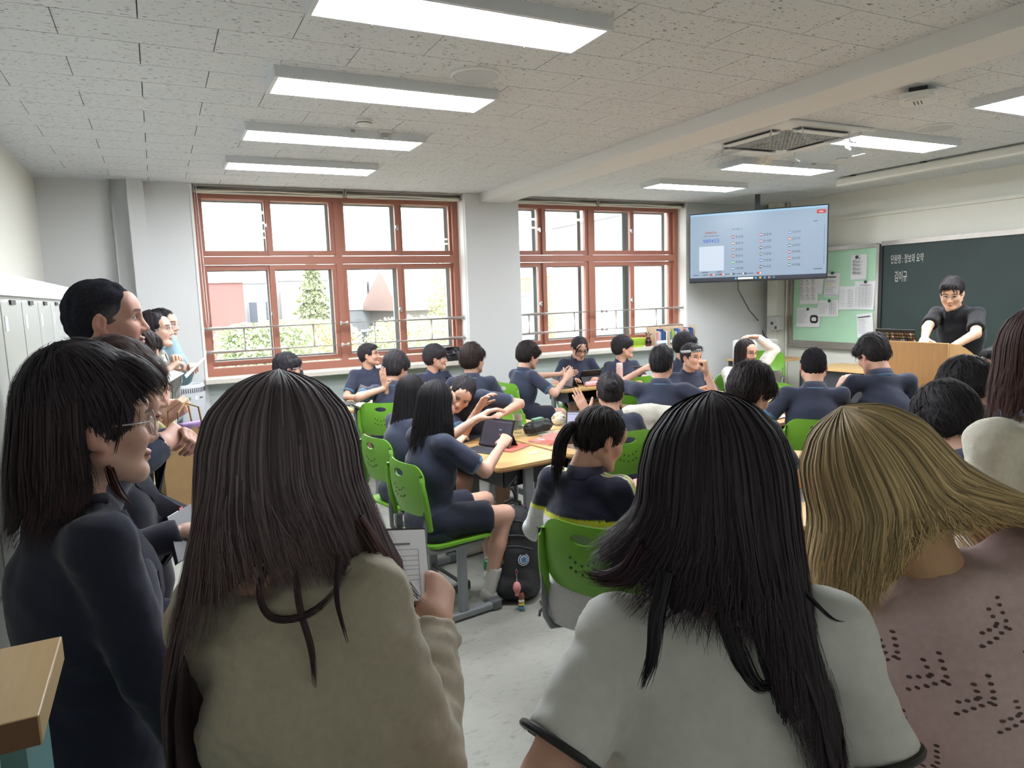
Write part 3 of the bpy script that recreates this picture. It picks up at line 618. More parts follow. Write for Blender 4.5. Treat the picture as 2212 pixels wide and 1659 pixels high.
# teacher's laptop seen from behind, stickers on the lid
def laptop(p, rz):
    r = empty('laptop', p, rz, 'open laptop on the podium, dark lid covered in small stickers', 'laptop')
    MB().box(-.16, .16, -.11, .11, 0, .014, b=.004).build('base', M_black, r)
    MB().box(-.14, .14, -.05, .08, .0135, .0155).build('keyboard', M_dark, r)
    R = np.array(Matrix.Rotation(-.35, 3, 'X')); l = MB(); l.cbox((0, .135, .10), (.16, .005, .105), .003, None, R); lo = l.build('lid', M_black, r)
    s = MB(); MB().cbox((0, .129, .098), (.15, .001, .095), .0005, None, R).build('screen', mat('lcd_grey', (120, 124, 150), .3, emit=.3), lo)
    cs = [mat('st%d' % k, c, .6) for k, c in enumerate(((180, 176, 160), (120, 130, 100), (150, 90, 70), (90, 110, 130), (200, 196, 190), (110, 80, 60), (160, 140, 90)))]
    for i in range(15):
        for j in range(7):
            x, z = -.147+.021*i+random.uniform(-.002, .002), .014+.026*j; c = np.array((x, .0062, z-.10))
            k = random.uniform(.007, .0095); a = random.uniform(-.5, .5)
            s.obox(np.array((0, .135, .10))+R@c, (k, .0006, k*random.uniform(.8, 1.2)), R@np.array(Matrix.Rotation(a, 3, 'Y')), random.choice(cs))
    s.build('stickers', None, lo)
laptop((5.215, 3.50, 1.1505), math.radians(90))
# ------------------------------------------------------------------ wooden cabinet at the lower left
c1, c2, c3 = at(134, 1373, .95), at(85, 1563, .80), at(0, 1400, 1.0)
zt = 1.262
c1, c2, c3, c4 = onz(134, 1373, zt), onz(85, 1545, zt), onz(0, 1398, zt), onz(0, 1575, zt)
ex = (c1-c2); L1 = np.linalg.norm(ex); ex /= L1; ey = np.array((-ex[1], ex[0], 0)); 
r = empty('display_cabinet', (c2[0], c2[1], 0), math.atan2(ex[1], ex[0]), 'wooden-topped teal cabinet at the lower left edge', 'cabinet')
D2 = .40
MB().box(0, L1, 0, D2, zt-.034, zt, b=.002).build('top_board', mat('oak_laminate', (206, 176, 130), .4, noise=.06, nscale=6, stretch=(1, 14, 1)), r)
MB().box(-.0008, .0, .002, D2, zt-.0335, zt-.0005).build('end_band', mat('walnut_edge', (110, 78, 52), .5), r)
MB().lathe([(.006, 0), (.006, .002), (0, .003)], n=12).build('screw', mat('brass', (150, 128, 70), .35, .9), r).matrix_local = Matrix.Translation((-.001, .045, zt-.017)) @ Matrix.Rotation(-math.pi/2, 4, 'Y')
M_teal = mat('teal_panel', (96, 140, 142), .6)
MB().box(.05, L1-.01, .025, D2-.02, 0, zt-.034).build('side_panel', M_teal, r); MB().box(.035, .05, .05, D2-.02, 0, zt-.034).build('front_post', M_white, r)
from mathutils.bvhtree import BVHTree
# ------------------------------------------------------------------ figures: smooth fields polygonised into continuous skins
class Field:
    def __init__(s, lo, hi, h):
        s.lo = np.array(lo, float); s.h = h; s.n = np.maximum(np.ceil((np.array(hi)-s.lo)/h).astype(int)+1, 4)
        s.f = np.full(s.n, 1.0, np.float32); s.ax = [(s.lo[i]+h*np.arange(s.n[i])).astype(np.float32) for i in range(3)]
    def sub(s, lo, hi):
        a = np.clip(np.floor((np.array(lo)-s.lo)/s.h).astype(int), 0, s.n); b = np.clip(np.ceil((np.array(hi)-s.lo)/s.h).astype(int)+1, 0, s.n)
        if (b-a).min() <= 0: return None, None
        sl = tuple(slice(a[i], b[i]) for i in range(3))
        return sl, (s.ax[0][sl[0]][:, None, None], s.ax[1][sl[1]][None, :, None], s.ax[2][sl[2]][None, None, :])
    def mix(s, sl, d, k, op):
        f = s.f[sl]
        if op == 'u':
            hh = np.maximum(k-np.abs(f-d), 0)/k; s.f[sl] = np.minimum(f, d)-hh*hh*k*.25
        else:
            hh = np.maximum(k-np.abs(f+d), 0)/k; s.f[sl] = np.maximum(f, -d)+hh*hh*k*.25
    def cap(s, a, b, ra, rb=None, k=.02, op='u', flat=None, cuts=()):
        a = np.array(a, float); b = np.array(b, float); rb = ra if rb is None else rb
        m = max(ra, rb)+k+2*s.h
        sl, P = s.sub(np.minimum(a, b)-m, np.maximum(a, b)+m)
        if sl is None: return
        ab = b-a; L2 = max(float(ab@ab), 1e-9); q = [P[i]-a[i] for i in range(3)]
        t = np.clip((q[0]*ab[0]+q[1]*ab[1]+q[2]*ab[2])/L2, 0, 1)
        d = [q[i]-t*ab[i] for i in range(3)]; d2 = d[0]**2+d[1]**2+d[2]**2
        if flat is not None:
            nv, qf = flat; dt = d[0]*nv[0]+d[1]*nv[1]+d[2]*nv[2]; d2 = d2+(qf*qf-1)*dt*dt
        dd = np.sqrt(d2)-(ra+(rb-ra)*t)
        for (c, nn) in cuts: dd = np.maximum(dd, (P[0]-c[0])*nn[0]+(P[1]-c[1])*nn[1]+(P[2]-c[2])*nn[2])
        s.mix(sl, dd.astype(np.float32), k, op)
    def ell(s, c, r, R=None, k=.02, op='u'):
        c = np.array(c, float); r = np.array(r, float); m = r.max()+k+2*s.h
        sl, P = s.sub(c-m, c+m)
        if sl is None: return
        q = [P[i]-c[i] for i in range(3)]
        if R is not None: q = [q[0]*R[0][i]+q[1]*R[1][i]+q[2]*R[2][i] for i in range(3)]
        k0 = np.sqrt((q[0]/r[0])**2+(q[1]/r[1])**2+(q[2]/r[2])**2); k1 = np.sqrt((q[0]/r[0]**2)**2+(q[1]/r[1]**2)**2+(q[2]/r[2]**2)**2)
        s.mix(sl, (k0*(k0-1)/np.maximum(k1, 1e-6)).astype(np.float32), k, op)
    def cut(s, c, nn):
        X, Y, Z = s.ax[0][:, None, None], s.ax[1][None, :, None], s.ax[2][None, None, :]
        np.maximum(s.f, ((X-c[0])*nn[0]+(Y-c[1])*nn[1]+(Z-c[2])*nn[2]).astype(np.float32), out=s.f)
    def noise(s, amp, fr, seed=0., warp=1.5, dirs=None):
        X, Y, Z = s.ax[0][:, None, None]*fr, s.ax[1][None, :, None]*fr, s.ax[2][None, None, :]*fr
        near = np.abs(s.f) < .05
        w = warp*np.sin(X*.61+Z*.83+seed)+warp*np.sin(Y*.7-Z*.4+2*seed)
        d = np.sin(X*1.1+w+seed*1.7)*np.sin(Z*.9-w+Y*.5)+.6*np.sin(Y*1.3+Z*1.7+w*1.3+seed)
        s.f += (near*(amp*.6*d)).astype(np.float32)
    def mesh(s):
        f = s.f; f[0] = f[-1] = 1; f[:, 0] = f[:, -1] = 1; f[:, :, 0] = f[:, :, -1] = 1
        b = f < 0; c = np.zeros(np.array(b.shape)-1, np.int8)
        for i in (0, 1):
            for j in (0, 1):
                for k in (0, 1): c += b[i:c.shape[0]+i, j:c.shape[1]+j, k:c.shape[2]+k]
        act = (c > 0) & (c < 8); I = np.argwhere(act)
        if len(I) == 0: return np.zeros((0, 3)), np.zeros((0, 4), int)
        idm = np.full(c.shape, -1, np.int32); idm[act] = np.arange(len(I))
        val = {}
        for i in (0, 1):
            for j in (0, 1):
                for k in (0, 1): val[i, j, k] = f[I[:, 0]+i, I[:, 1]+j, I[:, 2]+k]
        acc = np.zeros((len(I), 3)); cnt = np.zeros(len(I))
        for ax in range(3):
            o = [q for q in range(3) if q != ax]
            for u in (0, 1):
                for v in (0, 1):
                    A = [0, 0, 0]; A[o[0]] = u; A[o[1]] = v; B = list(A); B[ax] = 1
                    va, vb = val[tuple(A)], val[tuple(B)]; m = (va < 0) != (vb < 0)
                    t = np.where(m, va/np.where(m, va-vb, 1), 0); p = np.tile(np.array(A, float), (len(I), 1)); p[:, ax] = t
                    acc[m] += p[m]; cnt[m] += 1
        V = s.lo+s.h*(I+acc/np.maximum(cnt, 1)[:, None]); Q = []
        for ax in range(3):
            o = [(ax+1) % 3, (ax+2) % 3]
            sa = [slice(None)]*3; sb = [slice(None)]*3; sa[ax] = slice(0, -1); sb[ax] = slice(1, None)
            ch = b[tuple(sa)] != b[tuple(sb)]; E = np.argwhere(ch)
            E = E[(E[:, o[0]] > 0) & (E[:, o[1]] > 0) & (E[:, o[0]] < c.shape[o[0]]) & (E[:, o[1]] < c.shape[o[1]])]
            inn = b[tuple(sa)][E[:, 0], E[:, 1], E[:, 2]]
            def g(du, dv):
                q = E.copy(); q[:, o[0]] -= du; q[:, o[1]] -= dv; return idm[q[:, 0], q[:, 1], q[:, 2]]
            quad = np.stack([g(1, 1), g(0, 1), g(0, 0), g(1, 0)], 1); quad[~inn] = quad[~inn][:, ::-1]; Q.append(quad)
        Q = np.concatenate(Q); Q = Q[(Q >= 0).all(1)]
        return V, Q
def relax(V, Q, n=1, lam=.5):
    for _ in range(n):
        S = np.zeros_like(V); C = np.zeros(len(V))
        for a in range(4):
            for bq in (1, 3): np.add.at(S, Q[:, a], V[Q[:, (a+bq) % 4]]); np.add.at(C, Q[:, a], 1)
        V = V+lam*(S/np.maximum(C, 1)[:, None]-V)
    return V
def qmesh(name, V, Q, col=None, mats=(), midx=None, smooth=True):
    me = bpy.data.meshes.new(name); n, k = len(V), Q.shape[1]
    me.vertices.add(n); me.vertices.foreach_set('co', np.asarray(V, np.float32).ravel())
    me.loops.add(Q.size); me.loops.foreach_set('vertex_index', np.asarray(Q, np.int32).ravel())
    me.polygons.add(len(Q)); me.polygons.foreach_set('loop_start', np.arange(0, Q.size, k, dtype=np.int32))
    if midx is not None: me.polygons.foreach_set('material_index', np.asarray(midx, np.int32))
    me.polygons.foreach_set('use_smooth', np.full(len(Q), smooth))
    for m in mats: me.materials.append(m)
    if col is not None:
        a = me.color_attributes.new('Col', 'FLOAT_COLOR', 'POINT'); c = np.ones((n, 4), np.float32); c[:, :3] = col; a.data.foreach_set('color', c.ravel())
    me.update(calc_edges=True); me.validate(); return me
def rotm(yaw=0, pitch=0, roll=0):       # head: yaw left +, pitch down +, roll to the person's right +
    return np.array(Matrix.Rotation(yaw, 3, 'Z') @ Matrix.Rotation(-pitch, 3, 'X') @ Matrix.Rotation(roll, 3, 'Y'))
L3 = lambda c: np.array(lin(c))
SKIN = L3((210, 166, 145))
# ---- head, cached in its own frame (origin mid-head, +y face, +z up)
HEADS = {}
def head_mesh(kind, h):
    if (kind, h) in HEADS: return HEADS[kind, h]
    F = Field((-.105, -.125, -.165), (.105, .135, .135), h)
    fem = kind == 'f'; jw = .052 if fem else .058
    F.ell((0, -.014, .032), (.074, .094, .083), k=.01)
    F.ell((0, .028, -.028), (.060, .064, .080), k=.03)
    for s in (-1, 1):
        F.cap((s*jw, -.004, -.052), (s*.022, .066, -.098), .020, .016, k=.03)
        F.ell((s*.036, .062, -.026), (.026, .024, .026), k=.025)
        F.cap((s*.012, .083, .022), (s*.044, .070, .024), .011, .009, k=.018)
    F.ell((0, .074, -.098), (.024, .018, .018), k=.025)
    F.ell((0, .066, .045), (.055, .028, .04), k=.03)
    F.cap((0, -.03, -.05), (0, -.045, -.16), .050 if fem else .056, k=.03)
    for s in (-1, 1): F.ell((s*.031, .092, .004), (.020, .013, .012), k=.014, op='s')
    for s in (-1, 1): F.ell((s*.031, .0745, .003), (.0165, .0125, .0095), k=.006)
    F.cap((0, .088, .012), (0, .106, -.030), .0075, .0115, k=.014)
    for s in (-1, 1): F.ell((s*.012, .096, -.035), (.0085, .010, .0075), k=.008)
    F.ell((0, .092, -.060), (.021, .0085, .0055), k=.006); F.ell((0, .090, -.071), (.018, .009, .0065), k=.006)
    F.cap((-.02, .1, -.0655), (.02, .1, -.0655), .0025, k=.004, op='s')
    for s in (-1, 1):
        R = np.array(Matrix.Rotation(s*.28, 3, 'Z') @ Matrix.Rotation(-.2, 3, 'X'))
        F.ell((s*.078, -.010, -.004), (.0085, .019, .032), R, k=.007); F.ell((s*.087, -.004, .000), (.0065, .0105, .018), R, k=.005, op='s')
        F.ell((s*.074, .000, -.032), (.006, .009, .009), R, k=.008)
    V, Q = F.mesh(); V = relax(V, Q, 1, .35)
    x, y, z = V.T; ax = np.abs(x); c = np.tile(SKIN, (len(V), 1))
    def bl(m, col):
        m = np.clip(m, 0, 1)[:, None]; return c*(1-m)+np.array(col)*m
    ck = np.exp(-(((ax-.042)/.022)**2+((z+.03)/.022)**2))*(y > .03); c = bl(ck*.35, L3((205, 132, 112)))
    ear = (ax > .068)*(y < .03)*(z > -.05)*(z < .04); c = bl(ear*.4, L3((200, 130, 110)))
    nz = np.exp(-((x/.016)**2+((z+.03)/.014)**2))*(y > .085); c = bl(nz*.25, L3((200, 132, 112)))
    lip = np.clip(1.6-1.6*((ax/.023)**2+((z+.0655)/.011)**2), 0, 1)*(y > .07); c = bl(lip*(.7 if fem else .4), L3((190, 110, 102)))
    sl = (ax < .022)*(np.abs(z+.0655) < h*.55)*(y > .07); c = bl(sl*.8, L3((90, 40, 40)))
    bz = .0285-.09*np.maximum(ax-.034, 0)-.06*np.maximum(.02-ax, 0); br = (np.abs(z-bz) < max(.0045, h*.7))*(ax > .013)*(ax < .054)*(y > .05); c = bl(br*.85, L3((48, 38, 34)))
    ew = (((ax-.031)/.0165)**2+((z-.003)/.0052)**2 < 1)*(y > .06); c = bl(ew*1., L3((170, 156, 150)))
    ir = (((ax-.030)/.0068)**2+((z-.003)/.0056)**2 < 1)*(y > .06); c = bl(ir*1., L3((36, 26, 24)))
    ls = (np.abs(z-.003-.0068*np.sqrt(np.clip(1-((ax-.031)/.0175)**2, 0, 1))) < max(.0022, h*.45))*(np.abs(ax-.031) < .0175)*(y > .055); c = bl(ls*.9, L3((40, 30, 28)))
    ns = (((ax-.0085)/.004)**2+((z+.0405)/.003)**2 < 1)*(y > .085); c = bl(ns*.7, L3((96, 52, 46)))
    HEADS[kind, h] = (V, Q, c/SKIN); return HEADS[kind, h]
# ---- hands, cached: wrist at origin, +y fingers, +x thumb side, +z back of the hand
HANDS = {}
def hand_mesh(pose, h):
    if (pose, h) in HANDS: return HANDS[pose, h]
    F = Field((-.07, -.06, -.10), (.105, .22, .06), h)
    cur = {'relaxed': (.35, .45, .3), 'flat': (.08, .08, .05), 'grip': (.95, 1.0, .6), 'fist': (1.45, 1.65, 1.1), 'pinch': (.8, .7, .4)}[pose]
    F.cap((0, -.06, 0), (0, .01, 0), .027, .025, k=.015, flat=((0, 0, 1), 1.35))
    tips = []
    for i, (kx, ky, ln) in enumerate(((.027, .088, 1.0), (.009, .092, 1.1), (-.009, .088, 1.02), (-.026, .080, .82))):
        F.cap((kx*.5, .005, 0), (kx, ky, 0), .0155, .0115, k=.016, flat=((0, 0, 1), 1.15))
        p = np.array((kx, ky, 0)); a = 0; sp = kx*(1.8 if pose == 'flat' else .6)
        c0 = cur if not (pose == 'pinch' and i > 1) else (.5, .6, .4)
        for j, (sg, rr) in enumerate(((.042, .0092), (.027, .0083), (.021, .0075))):
            a -= c0[j]; q = p+sg*ln*np.array((math.sin(sp)*.9, math.cos(a)*math.cos(sp), math.sin(a))); F.cap(p, q, rr, rr*.94, k=.004); p = q
        tips.append(p)
    th = {'relaxed': [(.030, .030, -.008), (.056, .062, -.024), (.060, .092, -.040)], 'flat': [(.032, .03, -.004), (.066, .056, -.008), (.086, .082, -.010)], 'grip': [(.03, .028, -.016), (.046, .056, -.048), (.034, .078, -.066)],
          'fist': [(.03, .03, -.014), (.044, .060, -.038), (.016, .076, -.054)], 'pinch': [(.03, .03, -.014), (.050, .066, -.046), (.036, .094, -.066)]}[pose]
    F.cap((.010, .012, -.002), th[0], .016, .0150, k=.014); F.cap(th[0], th[1], .0125, .0105, k=.008); F.cap(th[1], th[2], .0102, .0082, k=.005)
    V, Q = F.mesh(); V = relax(V, Q, 1, .3); HANDS[pose, h] = (V, Q); return HANDS[pose, h]
# ---- short hair shells, cached in head frame
HAIRS = {}
def hair_shell(style, h):
    if (style, h) in HAIRS: return HAIRS[style, h]
    F = Field((-.13, -.16, -.14), (.13, .14, .17), h)
    up, side, back = {'bowl': (.030, .018, .022), 'short': (.020, .009, .012), 'buzz': (.010, .006, .007), 'tied': (.011, .009, .011), 'fluffy': (.036, .026, .028), 'man': (.013, .007, .009)}[style]
    F.ell((0, -.014-back*.3, .032+up*.35), (.074+side, .092+back, .082+up), k=.01)
    if style in ('bowl', 'fluffy'):
        F.ell((0, -.055, -.005), (.072+side*.6, .062+back*.4, .07), k=.03)
        F.cap((-.045, .070, .062), (.045, .070, .062), .030, k=.03)
        F.cap((-.05, .078, .040), (.05, .078, .040), .017, k=.02)
    elif style == 'short':
        F.cap((-.04, .062, .082), (.04, .062, .086), .026, k=.03); F.ell((0, -.052, -.01), (.066, .058, .062), k=.03)
    else: F.ell((0, -.05, -.01), (.068, .060, .060), k=.03)
    lowcut = {'bowl': .018, 'fluffy': .012, 'short': .058, 'buzz': .066, 'tied': .066, 'man': .070}[style]
    # open the face
    F.ell((0, .150, lowcut-.150), (.098, .125, .150), k=.012, op='s')
    for s in (-1, 1): F.ell((s*.095, .034, -.060), (.042, .052, .066), k=.015, op='s')      # in front of and under the ears
    for s in (-1, 1): F.ell((s*.090, -.006, -.030), (.026, .026, .040), k=.012, op='s')
    F.cut((0, -.02, -.092), (0, .45, -.9)); 
    V, Q = F.mesh(); V = relax(V, Q, 1, .4); HAIRS[style, h] = (V, Q); return HAIRS[style, h]
def vnormals(V, Q):
    n = np.cross(V[Q[:, 2]]-V[Q[:, 0]], V[Q[:, 3]]-V[Q[:, 1]]); N = np.zeros_like(V)
    for a in range(4): np.add.at(N, Q[:, a], n)
    return N/np.maximum(np.linalg.norm(N, axis=1), 1e-9)[:, None]
def ribbons(P, wid, nrm, cols):
    """P (N,M,3) strand points; V-shaped ribbons. wid (N,) half width; nrm (N,M,3); cols (N,3)"""
    N, M, _ = P.shape; T = np.gradient(P, axis=1); T /= np.maximum(np.linalg.norm(T, axis=2), 1e-9)[..., None]
    S = np.cross(T, nrm); S /= np.maximum(np.linalg.norm(S, axis=2), 1e-9)[..., None]; U = np.cross(S, T)
    t = np.linspace(0, 1, M)[None, :, None]; w = wid[:, None, None]*np.clip(1.25-t**2*1.1, .12, 1)
    if len(wid) > 900:          # fine strands stay flat
        V = np.stack([P-S*w, P+S*w], 2).reshape(-1, 3); i = (np.arange(N)[:, None]*M*2+np.arange(M-1)[None]*2).ravel()
        return V, np.stack([i, i+1, i+3, i+2], 1), np.repeat(cols, M*2, axis=0)
    V = np.stack([P-S*w, P+U*w*.7, P+S*w], 2).reshape(-1, 3)
    i = np.arange(N)[:, None]*M*3+np.arange(M-1)[None]*3; i = i.ravel()
    Q = np.concatenate([np.stack([i, i+1, i+4, i+3], 1), np.stack([i+1, i+2, i+5, i+4], 1)])
    C = np.repeat(cols, M*3, axis=0); return V, Q, C
def hairmat():
    if 'hair' in MATS: return MATS['hair']
    m = mat('hair', (30, 27, 27), .55, vcol=True, spec=.14)
    return m
def short_hair(style, rgb, rs, h=.0078, n=300, ln=.055, mess=1., tint2=None, w=.0022):
    V, Q = hair_shell(style, h); N = vnormals(V, Q); base = L3(rgb); rng = np.random.default_rng(rs)
    V = V+N*(.0018*np.sin(V[:, :1]*210+V[:, 1:2]*90+rs)+.0014*np.sin(V[:, 2:3]*160+V[:, :1]*250+rs*2))
    c = np.tile(base, (len(V), 1))
    if tint2 is not None:
        m = np.clip((.055-V[:, 2])/.05, 0, 1)*np.clip(1-np.abs(V[:, 1]-.035)/.06, 0, 1); c = c*(1-m[:, None])+L3(tint2)*m[:, None]
    ok = np.where((N[:, 2] > -.35))[0]; pick = rng.choice(ok, n, replace=n > len(ok)); p0 = V[pick]+rng.normal(0, .0015, (n, 3)); nn = N[pick]
    crown = np.array((0.012, -.045, .12)); d = p0-crown; d = d/np.maximum(np.linalg.norm(d, axis=1), 1e-6)[:, None]+np.array((.25, .1, -.35))+rng.normal(0, .28*mess, (len(pick), 3))
    t = d-nn*(d*nn).sum(1)[:, None]; t /= np.maximum(np.linalg.norm(t, axis=1), 1e-6)[:, None]
    L = ln*rng.uniform(.6, 1.2, len(pick)); s = np.linspace(0, 1, 6)[None]*L[:, None]; Rr = .105
    P = p0[:, None]+Rr*(np.sin(s/Rr)[..., None]*t[:, None]+(np.cos(s/Rr)-1)[..., None]*nn[:, None])+nn[:, None]*(.002+.010*mess*(s/ln)**2*rng.uniform(-.2, 1, (len(pick), 1)))[..., None]
    cc = base*rng.uniform(.6, 1.7, (len(pick), 1)); Vr, Qr, Cr = ribbons(P, np.full(len(pick), w), np.repeat(nn[:, None], 6, 1), cc)
    if style in ('buzz', 'man'): return V, Q, c
    return np.concatenate([V, Vr]), np.concatenate([Q, Qr+len(V)]), np.concatenate([c, Cr])
def tab(t, x):
    k = sorted(t); return np.interp(x, [a for a, _ in k], [b for _, b in k])
def long_hair(J, Rh, hc, o, rs, strands=700, seg=22, sc=1.):
    """J: joints in the person's frame. o: dict of tables over phi (degrees; 0 front, 90 person's right, 180 back, 270 left)."""
    rng = np.random.default_rng(rs); ph0, ph1 = o.get('span', (62, 298)); shz = J['neck'][2]-.05; yb = J['neck'][1]
    rx, ry, rz = np.array(o.get('rad', (.088, .106, .104)))*sc; c0 = np.array((0, -.014, .028))*sc; te = math.radians(o.get('te', 100)); part = o.get('part', 0.0)
    bx, by = o.get('bx', .185)*sc, o.get('by', .115)*sc
    def path(phi, t, lf, off, ej):
        r = np.radians(phi); L = tab(o['len'], phi)*lf; a = .36
        th = np.clip(t/a, 0, 1)*te; sf = np.clip((t-a)/(1-a), 0, 1)
        k = 1+off
        q = np.stack([rx*k*np.sin(th)*np.sin(r)+part*np.cos(th)*.0, ry*k*np.sin(th)*np.cos(r), rz*k*np.cos(th)], -1)+c0
        p = hc+q@Rh.T
        s = sf*L; fl = s[..., None]*np.array((0, 0, -1.)); out = np.stack([np.sin(r), np.cos(r), 0*r], -1)
        p = p+fl+out*(tab(o.get('flare', [(0, 0)]), phi)*np.sin(np.clip(sf*1.3, 0, 1)*math.pi/2))[..., None]
        p[..., 0] += tab(o.get('dx', [(0, 0)]), phi)*sf**o.get('pw', 1.4); p[..., 1] += tab(o.get('dy', [(0, 0)]), phi)*sf**o.get('pw', 1.4)
        # clear the shoulders
        g = np.clip((shz+.06-p[..., 2])/.16, 0, 1); lx, ly = p[..., 0]-J['neck'][0], p[..., 1]-(yb+.02)
        e = np.sqrt((lx/bx)**2+(ly/by)**2)+1e-6; need = np.clip(1.0-e, 0, None)*g*(np.cos(r) < .35)
        p[..., 1] -= need*by*1.1*np.where(ly < .05, 1, -1)
        for _ in range(o.get('sm', 5)):
            m_ = .25*p[..., :-2, :]+.5*p[..., 1:-1, :]+.25*p[..., 2:, :]; p = np.concatenate([p[..., :1, :], m_, p[..., -1:, :]], -2)
        wv = o.get('wave', 0.)*sf**2; p[..., 0] += wv*np.sin(sf*9+ej*6.28); p[..., 1] += wv*.6*np.cos(sf*8+ej*6.28)
        return p
    nu, nv = 64, 30; PH, TT = np.meshgrid(np.linspace(ph0, ph1, nu), np.linspace(0.02, 1, nv), indexing='ij')
    nz = .010*np.sin(PH*.55+rs)+.007*np.sin(PH*1.3+2*rs); ends = 1+.10*np.sin(PH*.21+rs)+.06*np.sin(PH*.83)
    Vo = path(PH, TT, ends*.86, nz, np.zeros_like(PH)).reshape(-1, 3); Vi = path(PH, TT, ends*.83, nz-.10, np.zeros_like(PH)).reshape(-1, 3)
    i = (np.arange(nu-1)[:, None]*nv+np.arange(nv-1)[None]).ravel(); Qo = np.stack([i, i+nv, i+nv+1, i+1], 1)
    V = np.concatenate([Vo, Vi]); nO = len(Vo); Q = np.concatenate([Qo, Qo[:, ::-1]+nO])
    e1 = np.arange(nv-1); Q = np.concatenate([Q, np.stack([e1, e1+1, e1+1+nO, e1+nO], 1), np.stack([e1+(nu-1)*nv, e1+(nu-1)*nv+nO, e1+1+(nu-1)*nv+nO, e1+1+(nu-1)*nv], 1)])
    e2 = np.arange(nu-1)*nv+nv-1; Q = np.concatenate([Q, np.stack([e2, e2+nv, e2+nv+nO, e2+nO], 1)])
    base = L3(o['rgb']); tip = L3(o.get('tip', o['rgb']))
    cv = np.concatenate([TT.ravel(), TT.ravel()])[:, None]; C = base*(1-cv**2)+tip*cv**2
    ph = rng.uniform(ph0, ph1, strands); tt = np.linspace(.0, 1, 30)[None].repeat(strands, 0); pj = ph[:, None]+rng.normal(0, 5, (strands, 1))*tt**2
    P = path(pj, tt, rng.uniform(.75, 1.14, (strands, 1)), rng.uniform(-.01, .05, (strands, 1))+.010*np.sin(pj*.55+rs)+.007*np.sin(pj*1.3+2*rs), rng.uniform(0, 1, (strands, 1)))
    P = P[:, np.round(np.linspace(0, 1, seg)**1.3*29).astype(int)]
    ctr = hc+np.array((0, -.01, 0)); nr = P-ctr; nr[..., 2] *= .25; nr /= np.maximum(np.linalg.norm(nr, axis=2), 1e-6)[..., None]
    cs = (base*.55+tip*.45)*rng.uniform(.45, 1.75, (strands, 1)); Vr, Qr, Cr = ribbons(P, np.full(strands, o.get('sw', .0022)), nr, cs)
    tb = np.tile(np.repeat(np.linspace(0, 1, seg), len(Cr)//(seg*strands)), strands)[:, None]; Cr = Cr*(1-tb**2*.6)+(tip*Cr/np.maximum((base*.55+tip*.45), 1e-4))*tb**2*.6
    return np.concatenate([V, Vr]), np.concatenate([Q, Qr+len(V)]), np.concatenate([C, Cr])
def lock(pts, rad, n, rgb, rs, w=.0013, seg=20):
    n = max(12, int(n*.6)) if n < 200 else n
    """a bundle of strands along a curve"""
    rng = np.random.default_rng(rs); pts = np.array(pts, float); k = np.linspace(0, len(pts)-1, seg); i = np.clip(k.astype(int), 0, len(pts)-2); f = (k-i)[:, None]
    pm = np.vstack([2*pts[0]-pts[1], pts, 2*pts[-1]-pts[-2]]); a, b, c, d = pm[i], pm[i+1], pm[i+2], pm[i+3]
    C = .5*((2*b)+(-a+c)*f+(2*a-5*b+4*c-d)*f**2+(-a+3*b-3*c+d)*f**3); rad = np.interp(np.linspace(0, 1, seg), np.linspace(0, 1, len(rad)), rad)
    T = np.gradient(C, axis=0); T /= np.linalg.norm(T, axis=1)[:, None]; X = np.cross(T, (0.3, 1, .2)); X /= np.linalg.norm(X, axis=1)[:, None]; Y = np.cross(T, X)
    an = rng.uniform(0, 2*math.pi, n); rr = np.sqrt(rng.uniform(.0, 1, n)); tw = rng.normal(0, .3, n)
    A = an[:, None]+tw[:, None]*np.linspace(0, 1, seg)[None]; P = C[None]+rad[None, :, None]*rr[:, None, None]*(np.cos(A)[..., None]*X[None]+np.sin(A)[..., None]*Y[None])
    k_ = np.linspace(0, 1, seg)[None, :, None]; P = P+rng.normal(0, .35, (n, 1, 3))*rad.max()*k_**2
    ce = rng.uniform(.72, 1., n); ii = np.clip(np.linspace(0, 1, seg)[None]*ce[:, None]*(seg-1), 0, seg-1.001); i0 = ii.astype(int); fr_ = (ii-i0)[..., None]; ar = np.arange(n)[:, None]; P = P[ar, i0]*(1-fr_)+P[ar, i0+1]*fr_
    nr = P-C[None]; nr /= np.maximum(np.linalg.norm(nr, axis=2), 1e-6)[..., None]
    cs = L3(rgb)*rng.uniform(.5, 1.7, (n, 1)); return ribbons(P, np.full(n, w), nr, cs)
def ik(sh, w, l1, l2, hint):
    d = w-sh; D = np.linalg.norm(d); D2 = min(D, (l1+l2)*.995); d = d/max(D, 1e-6); w = sh+d*D2
    a = (l1*l1-l2*l2+D2*D2)/(2*D2); hh = math.sqrt(max(l1*l1-a*a, 0)); hint = np.array(hint, float); hint = hint-d*(hint@d); hint /= max(np.linalg.norm(hint), 1e-6)
    return sh+d*a+hint*hh, w
def bodymat(): return mat('skin', (206, 160, 134), .5, vcol=True, bump=.05, bscale=300, spec=.35)
def clothmat(k='cotton'):
    return {'cotton': lambda: mat('cloth_cotton', (60, 60, 70), .85, vcol=True, noise=.04, nscale=60, bump=.12, bscale=700, spec=.2, sheen=.15), 'wool': lambda: mat('cloth_wool', (60, 60, 70), .9, vcol=True, noise=.06, nscale=90, bump=.14, bscale=600, spec=.15, sheen=.2)}[k]()
